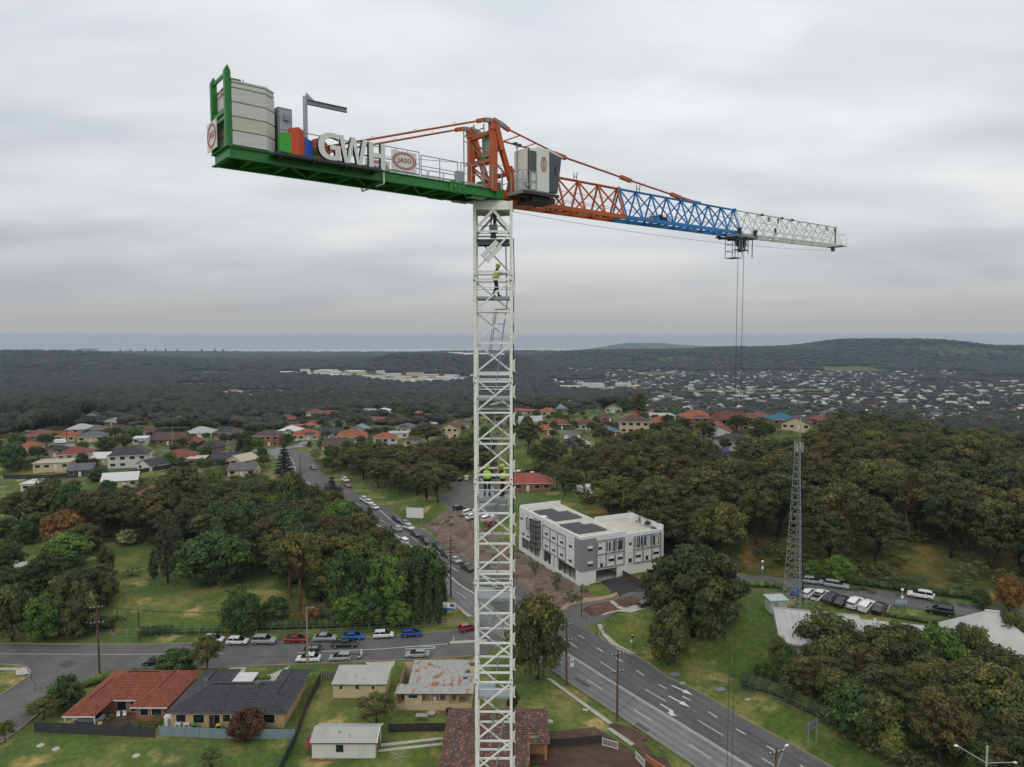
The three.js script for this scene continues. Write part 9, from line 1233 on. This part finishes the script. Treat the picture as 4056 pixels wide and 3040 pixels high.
// small houses and sheds of the valley
{
  const shape = (w, d, h, p) => { const g1 = facesg([...boxFaces(-w / 2, w / 2, -1.5, h, -d / 2, d / 2).slice(0, 4), [[w / 2, h, d / 2], [w / 2, h, -d / 2], [w / 2, h + p, 0]], [[-w / 2, h, -d / 2], [-w / 2, h, d / 2], [-w / 2, h + p, 0]]]), g2 = facesg([[[-w / 2 - 0.4, h, d / 2 + 0.5], [w / 2 + 0.4, h, d / 2 + 0.5], [w / 2 + 0.4, h + p + 0.1, 0], [-w / 2 - 0.4, h + p + 0.1, 0]], [[w / 2 + 0.4, h, -d / 2 - 0.5], [-w / 2 - 0.4, h, -d / 2 - 0.5], [-w / 2 - 0.4, h + p + 0.1, 0], [w / 2 + 0.4, h + p + 0.1, 0]]]); return [g1, g2]; };
  const S1 = shape(13, 9, 3.2, 2.2), S2b = shape(17, 10, 3.4, 2.4), S3 = shape(10, 12, 3.2, 2.0), rnd = R01(66), pal = ['pale', 'grey', 'cream', 'pale', 'grey', 'charcoal', 'pink', 'brown', 'white', 'brown', 'slate', 'charcoal'], wl = ['white', 'cream', 'grey', 'white', 'brick'];
  const spots = []; let guard = 0;
  while (spots.length < 1050 && guard++ < 90000) { const F = Math.exp(lerp(Math.log(760), Math.log(2900), rnd())), b = (rnd() * 2 - 1) * 0.78, x = b * F, z = -F; if (inFar(x, z) !== 1 && rnd() > 0.06) continue; if (spots.some(([a, c]) => (a - x) ** 2 + (c - z) ** 2 < 18 * 18)) continue; spots.push([x, z, F]); claim(x, z, 0); }
  spots.sort((a, b) => a[2] - b[2]);
  spots.slice(0, 290).forEach(([x, z, F], i) => { const sh = [S1, S2b, S3][i % 3], o = thing('valley_house', (x / F > 0.2 ? 'small pale house in the crowded valley suburb below the right ridge' : 'small house half hidden by trees in the valley left of the mast'), 'house', [x, H(x, z), z], rnd() * 3.1, x / F > 0.2 ? 'houses of the right valley' : 'houses of the left valley'); add('wall', sh[0], WL[wl[Math.floor(rnd() * 5)]], o); add('roof', sh[1], RF[pal[Math.floor(rnd() * pal.length)]], o); });
  const rest = spots.slice(290), D = new THREE.Object3D(), c = new THREE.Color(), im = new THREE.InstancedMesh(merge([S1[0].clone(), S1[1].clone()]), std(0xffffff, 0.8), rest.length); im.name = 'distant_suburb'; rest.forEach(([x, z], i) => { D.position.set(x, H(x, z), z); D.rotation.y = rnd() * 3.1; D.scale.setScalar(1 + rnd() * 0.4); D.updateMatrix(); im.setMatrixAt(i, D.matrix); const g = [[0.4, 0.4, 0.38], [0.3, 0.28, 0.26], [0.22, 0.15, 0.13], [0.42, 0.38, 0.32], [0.17, 0.17, 0.18]][Math.floor(rnd() * 5)]; im.setColorAt(i, c.setRGB(...g)); }); tag(im, 'specks of pale houses on the far side of the valley', 'suburb', null, 'stuff'); scene.add(im);
  // big pale sheds of the industrial estate
  let n = 0; guard = 0; const put = []; while (n < 44 && guard++ < 20000) { const F = lerp(1780, 2330, rnd()), b = lerp(-0.38, 0.2, rnd()), x = b * F, z = -F; if (inFar(x, z) !== 2 || put.some(([a, q]) => (a - x) ** 2 + (q - z) ** 2 < 62 * 62)) continue; put.push([x, z]); n++; for (const q of [-36, -18, 0, 18, 36]) claim(x + q, z + 10, 3); const w = 22 + rnd() * 46, d = 18 + rnd() * 20, h = 6 + rnd() * 5, o = thing('warehouse', x / F < -0.12 ? 'pale warehouse in the industrial estate left of the mast' : 'pale warehouse in the industrial estate close to the mast', 'warehouse', [x, H(x, z), z], (rnd() - 0.5) * 0.8, x / F < -0.12 ? 'warehouses left' : 'warehouses near the mast'); const [g1, g2] = shape(w, d, h, 2); add('wall', g1, WL[rnd() < 0.7 ? 'white' : 'cream'], o); add('roof', g2, RF[['white', 'pale', 'cream', 'grey', 'pale'][Math.floor(rnd() * 5)]], o); }
  for (const [x, z, w, d] of [[-235, -2900, 60, 22], [-190, -2870, 80, 24], [-120, -2880, 70, 26], [-60, -2850, 55, 24], [-150, -2820, 90, 20]]) { const o = thing('warehouse', 'white roofed shed on the slope of the wooded hill left of the mast', 'warehouse', [x, H(x, z) + 4, z], 0.1, 'sheds on the wooded hill'); const [g1, g2] = shape(w, d, 14, 3); add('wall', g1, WL.white, o); add('roof', g2, RF.white, o); }
  // playing fields
  for (const [x, z, w, d] of FIELDS) structure('playing_field', drape([[x - w / 2, z - d / 2], [x + w / 2, z - d / 2 + 15], [x + w / 2, z + d / 2 + 15], [x - w / 2, z + d / 2]], 3, 40), mapped(grassTex, 60, 1, { color: 0xcfd2a0 }), 'pale green playing field in the valley');
}
{ // forest of the valley and hills: one mass nobody could count
  const rnd = R01(4242), mats = []; const tree0 = [], list = [], D = new THREE.Object3D(), col = new THREE.Color();
  const geo = (() => { const r2 = R01(8), pf = []; for (let i = 0; i < 7; i++) { const a = i * 2.4, q = Math.sqrt(i / 7) * 0.62; pf.push([Math.cos(a) * q, 0.55 - q * 0.35 + r2() * 0.12, Math.sin(a) * q, 0.4, 0.3, 0.4, r2()]); } return foliage(pf, 46, 0.2, r2, (h) => [0.8 + 0.4 * h, 0.8 + 0.4 * h, 0.8 + 0.4 * h], 0.84); })();
  const tones = [[0.034, 0.042, 0.025], [0.042, 0.044, 0.026], [0.026, 0.036, 0.024], [0.036, 0.05, 0.026], [0.048, 0.048, 0.028]];
  for (let i = 0; i < 90000; i++) {
    const F = Math.exp(lerp(Math.log(430), Math.log(6200), Math.pow(rnd(), 0.62))), b = (rnd() * 2 - 1) * 0.92, x = b * F, z = -F, s = 9 + F * 0.0036;
    const sub = F < 850 && b > -0.62 && b < 0.33 && (F < 560 || b > -0.4); if (sub && rnd() < 0.55) continue; if (YARD.has(cell(x, z)) || FIELDS.some(([a, c, w, d]) => Math.abs(a - x) < w / 2 + 5 && z > c - d / 2 - 5 && z < c + d / 2 + 90)) continue; const k = inFar(x, z); if (k === 1 && rnd() < 0.3) continue; if (k === 2 && rnd() < 0.85) continue; const y = H(x, z); if (y < -100) continue;
    if (HOUSES.some((h) => Math.abs(h[0] - x) < 12 && Math.abs(h[1] - z) < 12)) continue;
    const sb = k === 1 || k === 2 || sub, w = sb ? 5 + rnd() * 5 : s * (0.5 + rnd() * 0.45), hh = sb ? 4 + rnd() * 5 : (7 + rnd() * 8) * (1 + F * 0.00008); D.position.set(x, y + hh * 0.25, z); D.scale.set(w, hh, w); D.rotation.y = rnd() * 6.28; D.updateMatrix(); const t = tones[Math.floor(rnd() * 5)], q = 0.75 + rnd() * 0.5; list.push([D.matrix.clone(), t.map((v) => v * q)]);
  }
  const im = new THREE.InstancedMesh(geo, M.leaves, list.length); im.name = 'distant_forest'; list.forEach(([m, c], i) => { im.setMatrixAt(i, m); im.setColorAt(i, col.setRGB(...c)); }); im.castShadow = im.receiveShadow = true; tag(im, 'dark eucalypt forest covering the valley and far hills', 'forest', null, 'stuff'); scene.add(im);
}
{ // pine tops on the coast ridge
  const rnd = R01(3); for (let k = 0; k < 9; k++) { const F = 5150, x = lerp(-2900, -2180, k / 8) + (rnd() - 0.5) * 60 + (k > 5 ? 60 : 0), z = -F; tree(x, z, 42 + rnd() * 18, 17, 'pine', 'tiny dark pine on the coastal skyline at left', 'pines on the coast', 'coastal_pine'); } }
{ const o = thing('cargo_ship', 'long low cargo ship on the hazy sea', 'ship', [-4720, -103, -7760], 0.05); add('hull', extr([[-105, 0], [-112, 14], [115, 16], [105, 0]], 30, 1), std(0x3f4348, 0.8), o); box('bridge', 22, 26, 26, -92, 26, 0, M.white, o); for (let k = 0; k < 6; k++) box('hatch', 24, 4, 22, -60 + k * 30, 17, 0, std(0x6b4a3c, 0.8), o); }
renderer.render(scene, camera);
